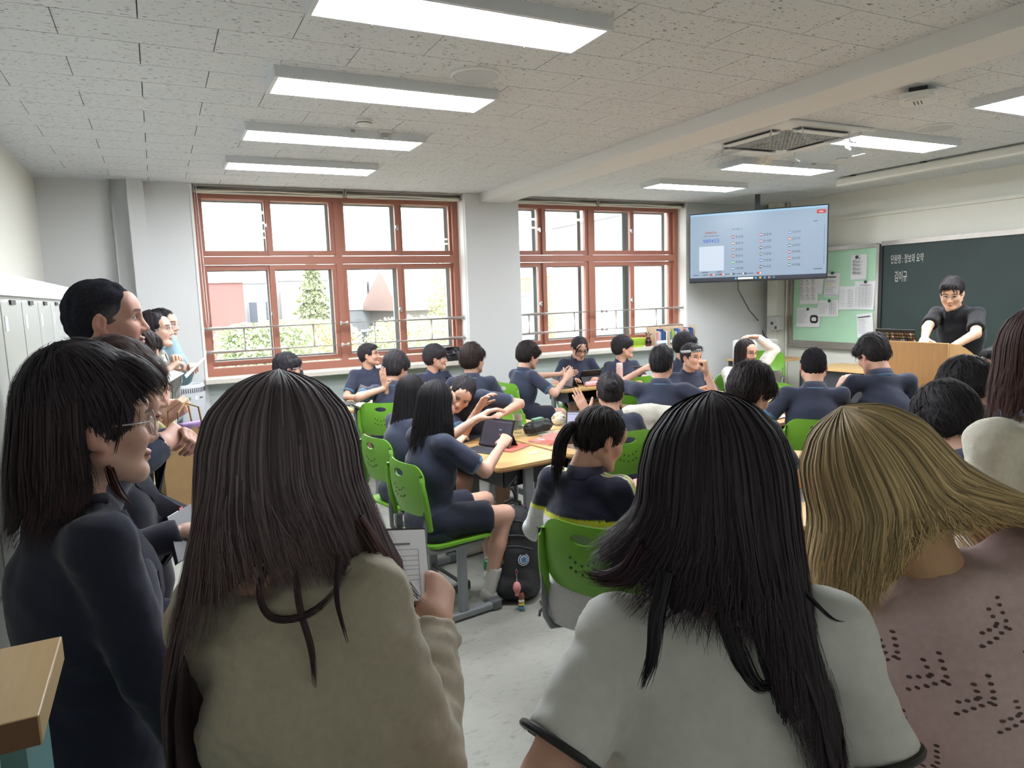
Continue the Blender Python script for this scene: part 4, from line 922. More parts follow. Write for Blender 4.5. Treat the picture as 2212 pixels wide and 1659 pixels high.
def lapels(col, low=-.34, shirt=None):
    def f(r, g):
        top = [c for c in r.children if c.name.startswith('top')][0]; me = top.data; bv = BVHTree.FromPolygons([v.co for v in me.vertices], [tuple(p.vertices) for p in me.polygons]); nk, R2, s = g['nk'], g['R2'], g['s']
        m = mat('lapel%s' % (col,), col, .9, bump=.3, bscale=300)
        def pt(x, z, l=.007):
            o = nk+R2@np.array((x*s, .6, z*s)); h = bv.ray_cast(Vector(o), Vector(R2@np.array((0, -1., 0)))); h = h[0]
            return (np.array(h)+R2@np.array((0, l, 0))) if h is not None else nk+R2@np.array((x*s, .10, z*s))
        for sg in (-1, 1):
            rows = [(.050, .075, -.02), (.040, .095, -.06), (.030, .115, -.11), (.020, .085, -.16), (.010, .050, -.22), (.004, .025, -.28), (.002, .015, low)]
            vs = []; fs = []
            for a, b, z in rows: vs += [pt(sg*a, z, .010), pt(sg*(a+b)/2, z, .014), pt(sg*b, z, .004)]
            for i in range(len(rows)-1): k = 3*i; fs += [(k, k+1, k+4, k+3), (k+1, k+2, k+5, k+4)]
            MB().add(vs, fs).build('lapel', m, top, True)
        MB().tube([nk+R2@np.array((.070*math.cos(a)*s, (.012+.074*math.sin(a))*s, (.014-.03*max(0, math.sin(a)))*s)) for a in np.linspace(math.radians(-200), math.radians(20), 22)], [.012]*2+[.020]*18+[.012]*2, 10, flat=.6).build('coat_collar', m, top, True)
        if shirt:
            vs = [pt(x, z, .004) for z in (-.02, -.08, -.15) for x in (-.045, 0, .045)]; MB().add(vs, [(0, 1, 4, 3), (1, 2, 5, 4), (3, 4, 7, 6), (4, 5, 8, 7)]).build('shirt_front', mat('shirt%s' % (shirt,), shirt, .85), top, True)
    return f
NP = [0]
def person(label, head, face, sit=True, fem=False, hy=0, hpitch=0, hroll=0, lean=8, side=0, twist=0, bend=0, arms=None, top=(36, 40, 58), trim=None, sleeve='short', bottom=(34, 36, 50), shorts=False,
           hair=None, scale=1., headscale=1., hres=.0066, collar='polo', skin=(210, 166, 145), topres=.0135, fold=.0035, group=None, glasses=None, hems=None, colfn=None, socks=None, shoe=(50, 50, 54), wide=1., legs=None, mask=False, slen=.215, hemz=None, extra=None, chestf=1., bare=False):
    NP[0] += 1; rs = NP[0]*13; rz = math.radians(face)-math.pi/2; hw = np.array(head if len(head) == 3 and head[2] < 2.4 and head[0] < 20 else at(*head)); s = scale
    Rz = np.array(Matrix.Rotation(rz, 3, 'Z')); ln, sd, tw, bd = [math.radians(a) for a in (lean, side, twist, bend)]
    R1 = np.array(Matrix.Rotation(sd, 3, 'Y') @ Matrix.Rotation(-ln, 3, 'X')); R2 = np.array(Matrix.Rotation(sd*1.5, 3, 'Y') @ Matrix.Rotation(-ln-bd, 3, 'X')) @ np.array(Matrix.Rotation(tw, 3, 'Z'))
    Rh = rotm(math.radians(hy), math.radians(hpitch), math.radians(hroll)); hs = headscale
    q = 1.
    for _ in range(6):
        zp = .545 if sit else .93*s
        P = np.array((0, 0, zp)); ch = P+R1@np.array((0, 0, .27*q*s)); nk = ch+R2@np.array((0, -.005, .215*q*s))
        nd = R2@np.array((0, .20, .98)); hc = nk+nd*.048*s+Rh@np.array((0, .028, .095))*hs
        if sit: q *= 1+(hw[2]-hc[2])/max(hc[2]-zp, .2)*1.0; q = min(max(q, .72), 1.25)
        else: s *= 1+(hw[2]-hc[2])/hc[2]
    root = np.array((*(hw-Rz@hc)[:2], 0)); J = dict(P=P, ch=ch, neck=nk, hc=hc)
    loc = lambda w: Rz.T@(np.array(w)-root)
    r = empty('person', root, rz, label, 'person', group); sk = L3(skin)/SKIN
    shw = .150*s*wide; SH = {}; EL = {}; WR = {}; HP = {}
    for sg, nm in ((1, 'R'), (-1, 'L')):
        a = (arms or {}).get(nm, {}); S0 = nk+R2@np.array((sg*shw, .0, -.050*s)); t = a.get('to')
        if t is None: wr = np.array((sg*.14, .30*s, .76)) if sit else P+np.array((sg*.24*s, .05, -.12*s)); wr = wr if not sit else np.array((sg*.16, nk[1]+.26, .765))
        elif 'local' in a: wr = np.array(t)
        else: wr = loc(at(*t))
        hint = a.get('hint', (sg*.7, -.4, -.8) if sit or t is not None and 'local' not in a else (sg*.12, -1, -.3)); e, wr = ik(S0, wr, .275*s, .245*s, hint)
        SH[nm], EL[nm], WR[nm] = S0, e, wr
        HP[nm] = (a.get('pose', 'relaxed'), a.get('dir'), a.get('up'))
    LEG = {}
    for sg, nm in ((1, 'R'), (-1, 'L')):
        hp = P+np.array((sg*.085*s, 0, -.01))
        lg = (legs or {}).get(nm)
        if sit:
            kn = hp+np.array((sg*.05, .40*s, -.02)) if lg is None else np.array(lg[0]); an = np.array((kn[0], kn[1]-.02, .085)) if lg is None else np.array(lg[1])
        else: kn = np.array((sg*.10*s, .015, .50*s)); an = np.array((sg*.10*s, -.01, .085))
        LEG[nm] = (hp, kn, an)
    # --- skin: trunk, limbs, then head and hands, all in one mesh
    pts = np.array([P, ch, nk, hc]+[v for d in (SH, EL, WR) for v in d.values()]+[x for l in LEG.values() for x in l])
    lo, hi = pts.min(0)-.15, pts.max(0)+.15; lo[2] = max(lo[2], -.02)
    F = Field(lo, hi, .018); fr = R1[:, 1]
    F.cap(P+np.array((-.05*s, 0, -.02)), P+np.array((.05*s, 0, -.02)), .10*s, k=.05); F.cap(P, ch, .10*s, .105*s, k=.05, flat=(fr, 1.3)); F.cap(ch-np.array(R2[:, 0])*.05, ch+np.array(R2[:, 0])*.05, .085*s, k=.05, flat=(fr, 1.25))
    F.cap(nk, hc-Rh@np.array((0, .02, .05)), .054*s, .050*s, k=.03)
    for nm in 'RL':
        F.cap(nk+R2@np.array((0, 0, -.06*s)), SH[nm], .040*s, .040*s, k=.03); F.cap(SH[nm], EL[nm], .041*s, .037*s, k=.015); F.cap(EL[nm], WR[nm], .037*s, .0245*s, k=.012)
        hp, kn, an = LEG[nm]; F.cap(hp, kn, .078*s, .052*s, k=.03); F.cap(kn, kn*.6+an*.4+np.array((0, -.012, 0)), .051*s, .050*s, k=.02); F.cap(kn*.6+an*.4+np.array((0, -.012, 0)), an, .050*s, .034*s, k=.02)
    V, Q = F.mesh(); C = np.tile(SKIN*sk, (len(V), 1)); VV, QQ, CC = [V], [Q], [C]; n = len(V)
    Vh, Qh, Ch = head_mesh('f' if fem else 'm', hres); VV.append(hc+(Vh*hs)@Rh.T); QQ.append(Qh+n); CC.append(SKIN*sk*Ch); n += len(Vh)
    for sg, nm in ((1, 'R'), (-1, 'L')):
        pose, dr, up = HP[nm]
        Vd, Qd = hand_mesh(pose, .0042 if hres < .0036 else .0064); y = WR[nm]-EL[nm] if dr is None else Rz.T@np.array(dr, float); y = y/np.linalg.norm(y)
        u = np.array((0, 0, 1.)) if up is None else Rz.T@np.array(up, float); x = np.cross(y, u)
        if np.linalg.norm(x) < .1: x = np.cross(y, (0, 1., 0))
        x /= np.linalg.norm(x); z = np.cross(x, y)
        mir = -1 if nm == 'R' else 1         # thumb points inward with the back of the hand up
        M = np.stack([x*mir, y, z], 1); Vw = WR[nm]+(Vd*.97*s)@M.T; VV.append(Vw); QQ.append((Qd if mir > 0 else Qd[:, ::-1])+n); c = np.tile(SKIN*sk, (len(Vd), 1)); CC.append(c); n += len(Vd)
    BV, BQ, BC = np.concatenate(VV), np.concatenate(QQ), np.concatenate(CC)
    # --- top
    T = L3(top); tr = None if trim is None else L3(trim)
    pad = {'short': .016, 'long': .017}[sleeve]
    hz = hemz if hemz is not None else (zp-.10 if sit else zp-.12*s)
    G = Field(np.minimum(lo, lo), hi, topres); up = R2[:, 2]; cf = chestf
    bcut = [((0, 0, hz), (0, 0, -1))]
    neckcut = (nk+R2@np.array((0, 0, -.005*s)), R2@np.array((0, -.25, .97)))
    G.cap(P+np.array((-.055*s, 0, -.03)), P+np.array((.055*s, 0, -.03)), .118*s*cf, k=.05, cuts=bcut); G.cap(P+np.array((0, 0, -.06)), ch, .138*s*wide*cf, .142*s*wide*cf, k=.05, flat=(fr, 1.26), cuts=bcut)
    G.cap(ch-R2[:, 0]*.055*s, ch+R2[:, 0]*.055*s, .122*s*cf, k=.06, flat=(fr, 1.2)); G.cap(ch+R2@np.array((0, -.015, .06)), nk+R2@np.array((0, -.008, -.05*s)), .10*s, .075*s, k=.06, cuts=[neckcut])
    cuffs = []
    for sg, nm in ((1, 'R'), (-1, 'L')):
        G.cap(nk+R2@np.array((0, -.004, -.055*s)), SH[nm], .058*s, .056*s, k=.05, cuts=[neckcut])
        d = EL[nm]-SH[nm]; d /= np.linalg.norm(d)
        if sleeve == 'short':
            e = SH[nm]+d*slen*s; G.cap(SH[nm], e+d*.06, .054*s, .061*s, k=.024, cuts=[(e, d)]); cuffs.append((e, d))
        else:
            G.cap(SH[nm], EL[nm], .058*s, .053*s, k=.024); d2 = WR[nm]-EL[nm]; d2 /= np.linalg.norm(d2); e = WR[nm]-d2*.012
            G.cap(EL[nm], WR[nm]+d2*.03, .052*s, .038*s, k=.016, cuts=[(e, d2)]); cuffs.append((e, d2))
    if fold: G.noise(fold, 26, rs); G.noise(fold*.55, 60, rs*1.3)
    if topres < .009: G.noise(fold*.14, 110, rs*.7)
    V, Q = G.mesh(); V = relax(V, Q, 1, .4); C = np.tile(T, (len(V), 1))
    if colfn is not None: C = colfn(V, C, dict(J=J, R2=R2, R1=R1, SH=SH, EL=EL, WR=WR, P=P, ch=ch, nk=nk, s=s))
    if tr is not None:
        for e, d in cuffs:
            m = (np.abs((V-e)@d+.007) < .010) & (np.linalg.norm(V-e, axis=1) < .11); C[m] = tr
    to = link('top', qmesh('top', V, Q, C), clothmat('wool' if sleeve == 'long' else 'cotton'), r)
    if collar == 'polo':
        cb = MB(); nr = .066*s; rings = []
        cax = R2[:, 2]; cx = R2[:, 0]; cy = R2[:, 1]; c0 = nk+R2@np.array((0, .004, -.012*s))
        vs = []; m = 28
        for j, (dz, rr) in enumerate(((-.004, nr*1.0), (.040, nr*.95), (.044, nr*1.03), (.004, nr*1.22), (.0035, nr*1.222), (-.001, nr*1.25), (-.005, nr*1.22))):
            for k in range(m+1):
                a = math.radians(-155+310*k/m)-math.pi/2; op = max(0, (abs(k-m/2)/(m/2))-.75)*.12
                vs.append(c0+cx*rr*math.cos(a)+cy*rr*1.05*math.sin(a)+cax*(dz-op*(1.0 if j > 1 else .4)-.02*max(0, math.sin(a))))
        fs = [(j*(m+1)+k, j*(m+1)+k+1, (j+1)*(m+1)+k+1, (j+1)*(m+1)+k) for j in range(6) for k in range(m)]
        Vc = np.array(vs); Cc = np.tile(T, (len(Vc), 1))
        if tr is not None: Cc[4*(m+1):] = tr
        link('collar', qmesh('collar', Vc, np.array(fs), Cc), clothmat(), to)
    # --- bottom and shoes
    B = Field(lo, np.array((hi[0], hi[1], min(hi[2], zp+.16))), .018)
    B.cap(P+np.array((-.055*s, 0, -.03)), P+np.array((.055*s, 0, -.03)), .112*s, k=.05)
    for nm in 'RL':
        hp, kn, an = LEG[nm]; d = kn-hp; d /= np.linalg.norm(d)
        if shorts: e = hp+d*.30*s; B.cap(hp, e+d*.05, .092*s, .088*s, k=.04, cuts=[(e, d)])
        else: B.cap(hp, kn, .090*s, .070*s, k=.04); B.cap(kn, an+np.array((0, 0, -.02)), .069*s, .055*s, k=.03, cuts=[(an+np.array((0, 0, -.03)), (0, 0, -1))])
    if fold: B.noise(.003, 30, rs)
    V, Q = B.mesh(); V = relax(V, Q, 1, .4); link('shorts' if shorts else 'trousers', qmesh('trousers', V, Q, np.tile(L3(bottom), (len(V), 1))), clothmat(), r)
    link('body', qmesh('body', BV, BQ, BC), bodymat(), r)
    for sg, nm in ((1, 'R'), (-1, 'L')):
        an = LEG[nm][2]; S = Field(an+np.array((-.07, -.10, -.11)), an+np.array((.07, .23, .06)), .011)
        S.cap(an+np.array((0, -.02, -.055)), an+np.array((sg*.012, .15, -.058)), .033*s, .034*s, k=.03, flat=((0, 0, 1), 1.0)); S.cap(an+np.array((0, -.03, -.03)), an+np.array((0, .06, -.045)), .034*s, k=.03)
        S.cut((0, 0, max(an[2]-.083, .002)), (0, 0, -1)); V, Q = S.mesh(); link('shoe', qmesh('shoe', V, Q, np.tile(L3(shoe), (len(V), 1))), mat('shoe_leather', (50, 50, 54), .5, vcol=True), r)
        if socks:
            k = Field(an+np.array((-.07, -.08, -.06)), an+np.array((.07, .08, .14)), .011); hp, kn, a2 = LEG[nm]; dv = kn-a2; dv /= np.linalg.norm(dv)
            k.cap(a2-dv*.02, a2+dv*.13, .040*s, .045*s, k=.01, cuts=[(a2+dv*.12, dv)]); V, Q = k.mesh(); link('sock', qmesh('sock', V, Q, np.tile(L3(socks), (len(V), 1))), clothmat(), r)
    # --- hair
    if hair:
        Vs, Qs, Cs, n = [], [], [], 0
        hk = dict(hair); st = hk.pop('style')
        def put(V, Q, C):
            nonlocal n
            Vs.append(V); Qs.append(Q+n); Cs.append(C); n += len(V)
        toH = lambda p: hc+(np.array(p)*hs)@Rh.T
        if st == 'long':
            stn = hk.pop('strands', 500); und = hk.pop('under', 'tied'); us = hk.pop('us', 1.0); V, Q, C = short_hair(und, hk['rgb'], rs, n=hk.pop('un', 150), ln=.07, mess=.3, w=.0010); put(toH(V*np.array(us)), Q, C)
            put(*long_hair(J, Rh, hc, hk, rs, stn, hk.pop('seg', 20), hs))
        else:
            loc_l = hk.pop('locks', []); V, Q, C = short_hair(st, hk.pop('rgb', (34, 30, 31)), rs, **hk); put(toH(V), Q, C)
            for (p, rad, cnt, rgb) in loc_l: put(*(lambda a, b, c: (a, b, c))(*lock([toH(x) for x in p], rad, cnt, rgb, rs)))
        for (p, rad, cnt, rgb) in hk.get('xlocks', []): put(*lock([loc(at(*x)) for x in p], rad, cnt, rgb, rs))
        link('hair', qmesh('hair', np.concatenate(Vs), np.concatenate(Qs), np.concatenate(Cs)), mat('hair_cropped', (30, 27, 27), .95, vcol=True, spec=.03, noise=.3, nscale=160) if st in ('buzz', 'man') else hairmat(), r)
    # --- glasses, mask
    if glasses:
        gm = mat('glasses_'+glasses[0], glasses[1], .3, .6 if glasses[0] == 'metal' else 0.); g = MB(); rr = glasses[2] if len(glasses) > 2 else .024
        toH = lambda p: hc+(np.array(p)*hs)@Rh.T; rx, rz2 = rr, rr*(1. if rr > .024 else .82)
        for sx in (-1, 1):
            ring_ = [(sx*.033+rx*math.cos(a), .099-.35*(abs(sx*.033+rx*math.cos(a))-.03)**2*6, .002+rz2*math.sin(a)) for a in np.linspace(0, 2*math.pi, 25)]; g.tube([toH(p) for p in ring_], .0016*hs, 6, caps=False)
            g.tube([toH((sx*.057, .092, .008)), toH((sx*.074, .06, .008)), toH((sx*.080, -.012, .008)), toH((sx*.078, -.03, -.006))], .0015, 6)
        g.tube([toH((-.010, .102, .006)), toH((0, .104, .009)), toH((.010, .102, .006))], .0015, 6); go = g.build('glasses', gm, r, True)
        for sx in (-1, 1):
            l = MB(); l.add([toH((sx*.033+rx*.95*math.cos(a), .0985-.35*(abs(sx*.033+rx*math.cos(a))-.03)**2*6, .002+rz2*.95*math.sin(a))) for a in np.linspace(0, 2*math.pi, 20, False)], [tuple(range(20))]); l.build('lens', glassmat('lens_glass', (.95, .96, .96), .08), go)
    if mask:
        K = Field((-.085, -.02, -.125), (.085, .13, .01), .005); K.ell((0, .045, -.06), (.066, .068, .056), k=.01); K.cap((0, .10, -.03), (0, .098, -.06), .018, k=.03); K.cut((0, .045, -.06), (0, -1, .0)); V, Q = K.mesh()
        mo = link('face_mask', qmesh('face_mask', hc+(V*hs)@Rh.T, Q, np.tile(L3((46, 48, 54)), (len(V), 1))), clothmat(), r)
        l = MB(); toH = lambda p: hc+(np.array(p)*hs)@Rh.T
        for sx in (-1, 1): l.tube([toH((sx*.060, .06, -.03)), toH((sx*.076, .015, -.008)), toH((sx*.084, -.015, .0)), toH((sx*.078, -.012, -.03)), toH((sx*.060, .05, -.085))], .0018, 6)
        l.build('ear_loop', M_black, mo, True)
    if extra: extra(r, dict(J=J, R2=R2, R1=R1, SH=SH, EL=EL, WR=WR, LEG=LEG, P=P, ch=ch, nk=nk, hc=hc, Rh=Rh, hs=hs, s=s, loc=loc, root=root, Rz=Rz))
    return r
# ------------------------------------------------------------------ outside the windows
GZ = -7.5
struct(MB().box(-80, 200, 9.5, 320, GZ-.2, GZ).build('ground_outside', mat('ground_pale', (150, 150, 140), .9, noise=.15, nscale=.2)))
def bldg(px0, px1, ytop, Y, label, col, rows=0, cols=0, wcol=(120, 128, 140), name='building', roof=None, depth=8., wfrac=(.55, .5), strip=False, base=GZ):
    a = ony(px0, ytop, Y); b = ony(px1, ytop, Y); x0, x1, zt = a[0], b[0], (a[2]+b[2])/2
    r = empty(name, ((x0+x1)/2, Y, base), 0, label, 'building'); W, H = (x1-x0)/2, zt-base
    MB().box(-W, W, 0, depth, 0, H).build('wall', mat('bw%s' % (col,), col, .85, noise=.05, nscale=1.), r)
    m = mat('bg%s' % (wcol,), wcol, .4); m2 = mat('bframe', (206, 208, 210), .7)
    hh = min(H, 14 if Y < 60 else 60)
    for i in range(rows):
        zc = H-hh*(i+.6)/rows
        for j in range(cols):
            xc = -W+2*W*(j+.5)/cols; ww, wh = W/cols*wfrac[0]*2/2, hh/rows*wfrac[1]/2
            if strip: ww = W/cols*.92
            f = MB().box(xc-ww, xc+ww, -.06, .02, zc-wh, zc+wh).build('window', m2, r); MB().box(xc-ww*.88, xc+ww*.88, -.075, -.05, zc-wh*.85, zc+wh*.85).build('pane', m, f)
    if roof == 'gable':
        MB().add([(-W-.6, -.8, H-.2), (W+.6, -.8, H-.2), (W+.6, depth+.8, H-.2), (-W-.6, depth+.8, H-.2), (-W-.3, depth/2, H+2.6), (W+.3, depth/2, H+2.6)], [(0, 1, 5, 4), (2, 3, 4, 5), (1, 2, 5), (3, 0, 4), (0, 3, 2, 1)]).build('roof', mat('roof_brown', (128, 104, 96), .8), r)
    else: MB().box(-W-.1, W+.1, -.1, depth, H, H+.35).build('parapet', m2, r)
    return r
b = bldg(440, 524, 611, 34, 'red brick tower block outside the leftmost lower pane', (128, 88, 84))
bldg(524, 596, 612, 40, 'white apartment block with small windows beside the brick block', (150, 154, 160), 4, 2, (72, 79, 91))
bldg(604, 722, 606, 46, 'broad plain pale building behind the conifer', (148, 144, 142), 1, 3, (129, 124, 121))
bldg(745, 870, 668, 52, 'low grey building with a green canopy behind the third pane', (127, 130, 135), 2, 5, (91, 95, 103))
bldg(872, 985, 662, 44, 'brown-roofed house beyond the fourth pane', (138, 133, 127), 1, 4, (83, 83, 85), roof='gable')
for k, (x0, x1, yt) in enumerate(((772, 792, 608), (797, 822, 602), (826, 853, 604), (905, 925, 600), (928, 946, 594), (948, 972, 590), (1132, 1150, 588))):
    bldg(x0, x1, yt, 190, 'distant hazy apartment tower, %s of the far skyline' % ('first', 'second', 'third', 'fourth', 'fifth', 'sixth', 'last')[k], (148, 153, 161), 10, 3, (133, 139, 148), name='apartment_tower')
bldg(1122, 1166, 640, 60, 'pale low block at the left of the right window', (141, 142, 147), 3, 3, (106, 110, 118))
bldg(1192, 1226, 596, 66, 'tan building with orange bands outside the right window', (156, 133, 106), 5, 2, (142, 107, 79))
bldg(1228, 1262, 612, 84, 'white stepped building outside the right window', (152, 155, 158), 4, 2, (114, 118, 126)); bldg(1286, 1350, 588, 96, 'light blue office block outside the right window', (141, 152, 158), 9, 5, (121, 132, 139), strip=True)
bldg(1374, 1416, 580, 70, 'white slab block with dark window strips at the right window', (148, 148, 153), 8, 2, (106, 101, 110), strip=True); bldg(1418, 1436, 450, 22, 'tall pale building corner seen through the last panes', (144, 142, 148))
def foliage(name, c, rx, rz, n, col, leaf, label, trunk=True, cone=False, seed=1):
    rng = np.random.default_rng(seed); r = empty(name, (c[0], c[1], GZ), 0, label, 'tree'); zc = c[2]-GZ
    if cone:
        t = rng.uniform(0, 1, n)**.8; a = rng.uniform(0, 2*math.pi, n); layer = (t*9) % 1; rad = rx*(t*.92+.03)*(.45+.55*layer)*rng.uniform(.5, 1, n)**.5; P = np.stack([rad*np.cos(a), rad*np.sin(a), zc+rz-2*rz*t], 1)
    else:
        d = rng.normal(0, 1, (n, 3)); d /= np.linalg.norm(d, axis=1)[:, None]; q = rng.uniform(.55, 1, n)[:, None]; P = d*q*np.array((rx, rx, rz))+np.array((0, 0, zc)); P += .25*rx*np.sin(P*3.1/rx+seed)
    u = rng.normal(0, 1, (n, 3)); u /= np.linalg.norm(u, axis=1)[:, None]; v = np.cross(u, rng.normal(0, 1, (n, 3))); v /= np.linalg.norm(v, axis=1)[:, None]
    V = np.stack([P-u*leaf, P+v*leaf*.5, P+u*leaf, P-v*leaf*.5], 1).reshape(-1, 3); Q = np.arange(4*n).reshape(-1, 4)
    tag(link('crown', qmesh('crown', V, Q, smooth=False), mat('leaf%s' % (col,), col, .8), r), kind='stuff')
    MB().tube([(0, 0, 0), (.1, 0, zc*.5), (0, 0, zc+(rz*.9 if cone else 0))], [.28, .2, .05], 8).build('trunk', mat('bark', (72, 62, 53), .9), r, True)
foliage('conifer', ony(678, 665, 26), 1.5, 2.0, 9000, (145, 151, 120), 0.08, 'tall conifer outside the second lower pane', cone=True, seed=3)
foliage('leafy_tree', ony(555, 775, 20), 1.5, .9, 9000, (162, 174, 135), 0.065, 'bright green treetop low outside the leftmost panes', seed=4)
foliage('leafy_tree', ony(640, 775, 22), 1.6, 1.0, 9000, (194, 184, 145), 0.07, 'yellow-green treetop below the conifer', seed=5)
foliage('leafy_tree', ony(905, 760, 24), 1.8, .9, 9000, (170, 177, 140), 0.07, 'pale green treetop outside the fourth lower pane', seed=6)
foliage('leafy_tree', ony(985, 670, 30), 1.0, 2.6, 6000, (184, 184, 145), 0.08, 'slender pale tree at the right edge of the left window', seed=7)
foliage('leafy_tree', ony(1222, 690, 34), 1.6, 2.2, 8000, (199, 194, 162), 0.08, 'yellowish tree before the tan building', seed=8)
foliage('leafy_tree', ony(1330, 680, 44), 2.0, 3.8, 6000, (177, 189, 184), 0.1, 'bluish tree before the light blue block', seed=9)
foliage('leafy_tree', ony(1398, 680, 28), 1.1, 2.4, 7000, (174, 181, 135), 0.07, 'pointed green tree at the last pane', cone=True, seed=10)
# ------------------------------------------------------------------ desks, chairs, tablets
M_maple = MATS['desk_maple']; M_edge = mat('desk_edge', (166, 124, 76), .5); M_frame = mat('frame_grey', (132, 136, 140), .4, .2); M_capg = mat('foot_cap', (92, 96, 100), .6)
M_chair = mat('chair_green', (104, 160, 44), .42, noise=.03, nscale=6)
def mk(b, name, m, smooth=False):
    me = b.mesh(name, smooth); me.materials.append(m) if not me.materials else None; return me
_d = {}
b = MB(); b.prism(rrect(.70, .50, .03), (0, 0, .702), (1, 0, 0), (0, 1, 0), (0, 0, .018)); _d['desk_top'] = mk(b, 'desk_top', M_maple)
b = MB(); b.prism(rrect(.696, .496, .03), (0, 0, .692), (1, 0, 0), (0, 1, 0), (0, 0, .0105)); _d['edge_band'] = mk(b, 'edge_band', M_edge)
b = MB(); b.box(-.27, .27, -.21, .17, .575, .583); b.box(-.27, -.262, -.21, .17, .583, .692); b.box(.262, .27, -.21, .17, .583, .692); b.box(-.27, .27, .162, .17, .583, .692); _d['book_tray'] = mk(b, 'book_tray', M_dark)
b = MB(); b.prism(rrect(.03, .07, .012), (0, .02, .05), (1, 0, 0), (0, 1, 0), (0, 0, .645)); _d['leg'] = mk(b, 'leg', M_frame)
b = MB(); b.prism(rrect(.045, .04, .01), (0, -.20, .03), (1, 0, 0), (0, 0, 1), (0, .42, 0)); _d['foot_bar'] = mk(b, 'foot_bar', M_frame)
b = MB(); b.box(-.027, .027, -.03, .03, 0, .056, b=.01); _d['foot_cap'] = mk(b, 'foot_cap', M_capg)
b = MB(); b.box(-.30, .30, .01, .03, .20, .245, b=.004); _d['cross_bar'] = mk(b, 'cross_bar', M_frame)
b = MB(); b.tube([(.33, -.05, .69), (.345, -.05, .64), (.36, -.05, .635), (.37, -.05, .65)], .004, 6); _d['bag_hook'] = mk(b, 'bag_hook', M_steel)
def desk(x, y, deg, label):
    r = empty('student_desk', (x, y, 0), math.radians(deg), label, 'desk', 'student desks')
    link('desk_top', _d['desk_top'], None, r); link('edge_band', _d['edge_band'], None, r); link('book_tray', _d['book_tray'], None, r); link('cross_bar', _d['cross_bar'], None, r); link('bag_hook', _d['bag_hook'], None, r)
    for s in (-1, 1):
        l = link('leg', _d['leg'], None, r); l.location.x = s*.31; f = link('foot_bar', _d['foot_bar'], None, r); f.location.x = s*.31
        for q in (-.21, .22): c = link('foot_cap', _d['foot_cap'], None, f); c.location = (0, q, 0)
    return r
# chair meshes
def backplate():
    w, h, rr = .40, .275, .085; cx, cz, ha, hb = 0, .085, .050, .019; n = 64; bm = bmesh.new(); R = []
    out = []
    for k in range(n):
        a = 2*math.pi*k/n; dx, dz = math.cos(a), math.sin(a)
        lo, hi = 0., .5                       # march to the rounded outline from the hole centre
        for _ in range(26):
            t = (lo+hi)/2; x, z = cx+dx*t, cz+dz*t; qx, qz = abs(x)-(w/2-rr), abs(z)-(h/2-rr)
            ins = (max(qx, qz) < rr) and (qx < 0 or qz < 0 or math.hypot(qx, qz) < rr)
            lo, hi = (t, hi) if ins else (lo, t)
        out.append((dx*lo, dz*lo, ha*hb/math.hypot(hb*dx, ha*dz)))
    rings = []
    for f in (0, .12, .35, .6, .85, 1):
        ring_ = []
        for k, (ox, oz, ri) in enumerate(out):
            a = 2*math.pi*k/n; ix, iz = ri*math.cos(a), ri*math.sin(a); x, z = cx+ix+(ox-ix)*f, cz+iz+(oz-iz)*f
            ring_.append(bm.verts.new((x, -.045*(1-(x/.2)**2)+.02*(z/.14)**2, z)))
        rings.append(ring_)
    for i in range(5):
        for k in range(n): bm.faces.new((rings[i][k], rings[i][(k+1) % n], rings[i+1][(k+1) % n], rings[i+1][k]))
    bmesh.ops.recalc_face_normals(bm, faces=list(bm.faces)); bmesh.ops.solidify(bm, geom=list(bm.faces), thickness=.010); bmesh.ops.recalc_face_normals(bm, faces=list(bm.faces))
    me = bpy.data.meshes.new('backrest'); bm.to_mesh(me); bm.free(); me.polygons.foreach_set('use_smooth', [True]*len(me.polygons)); me.set_sharp_from_angle(angle=.7); me.materials.append(M_chair); return me
_c = {'backrest': backplate()}
b = MB()
for s in (1,): b.tube([(s*.190, -.004, .092), (s*.199, -.006, .06), (s*.203, -.006, -.02), (s*.203, -.004, -.10), (s*.202, .0, -.20)], [.007, .012, .017, .019, .016], 10)
_c['back_sleeve'] = mk(b, 'back_sleeve', M_chair, True)
b = MB()
for (x, z) in ((0, -.01), (-.028, -.002), (.028, -.002), (-.05, .012), (.05, .012), (0, -.045), (-.03, -.040), (.03, -.040), (-.052, -.03), (.052, -.03)):
    for s in (-1, 1):
        y = -.045*(1-(x/.2)**2)+.02*(z/.14)**2; b.cyl((x, y+(-.0005 if s < 0 else .0105)-.005*0, z), (x, y+(-.0015 if s < 0 else .0115), z), .0052, 8); 
_c['vent_dots'] = mk(b, 'vent_dots', mat('dot_dark', (40, 62, 22), .7))
bm = bmesh.new(); pl = rrect(.40, .40, .07, 6); N = len(pl); grid = []
for k in range(5):
    f = 1-k*.24; grid.append([bm.verts.new((p[0]*f, p[1]*f, (-.012*(1-f)*(1.3) if True else 0)-.018*max(0, (p[1]*f-.14)/.06)**2)) for p in pl])
cv = bm.verts.new((0, 0, -.015))
for k in range(4):
    for i in range(N): bm.faces.new((grid[k][i], grid[k][(i+1) % N], grid[k+1][(i+1) % N], grid[k+1][i]))
for i in range(N): bm.faces.new((grid[4][i], grid[4][(i+1) % N], cv))
bmesh.ops.recalc_face_normals(bm, faces=list(bm.faces)); bmesh.ops.solidify(bm, geom=list(bm.faces), thickness=.014); me = bpy.data.meshes.new('seat'); bm.to_mesh(me); bm.free(); me.polygons.foreach_set('use_smooth', [True]*len(me.polygons)); me.set_sharp_from_angle(angle=.7); me.materials.append(M_chair); _c['seat'] = me
b = MB()
for s in (1,): b.tube([(s*.203, -.215, .66), (s*.20, -.222, .56), (s*.19, -.225, .47), (s*.18, -.20, .42), (s*.17, -.14, .405), (s*.165, .14, .405)], .0125, 10)
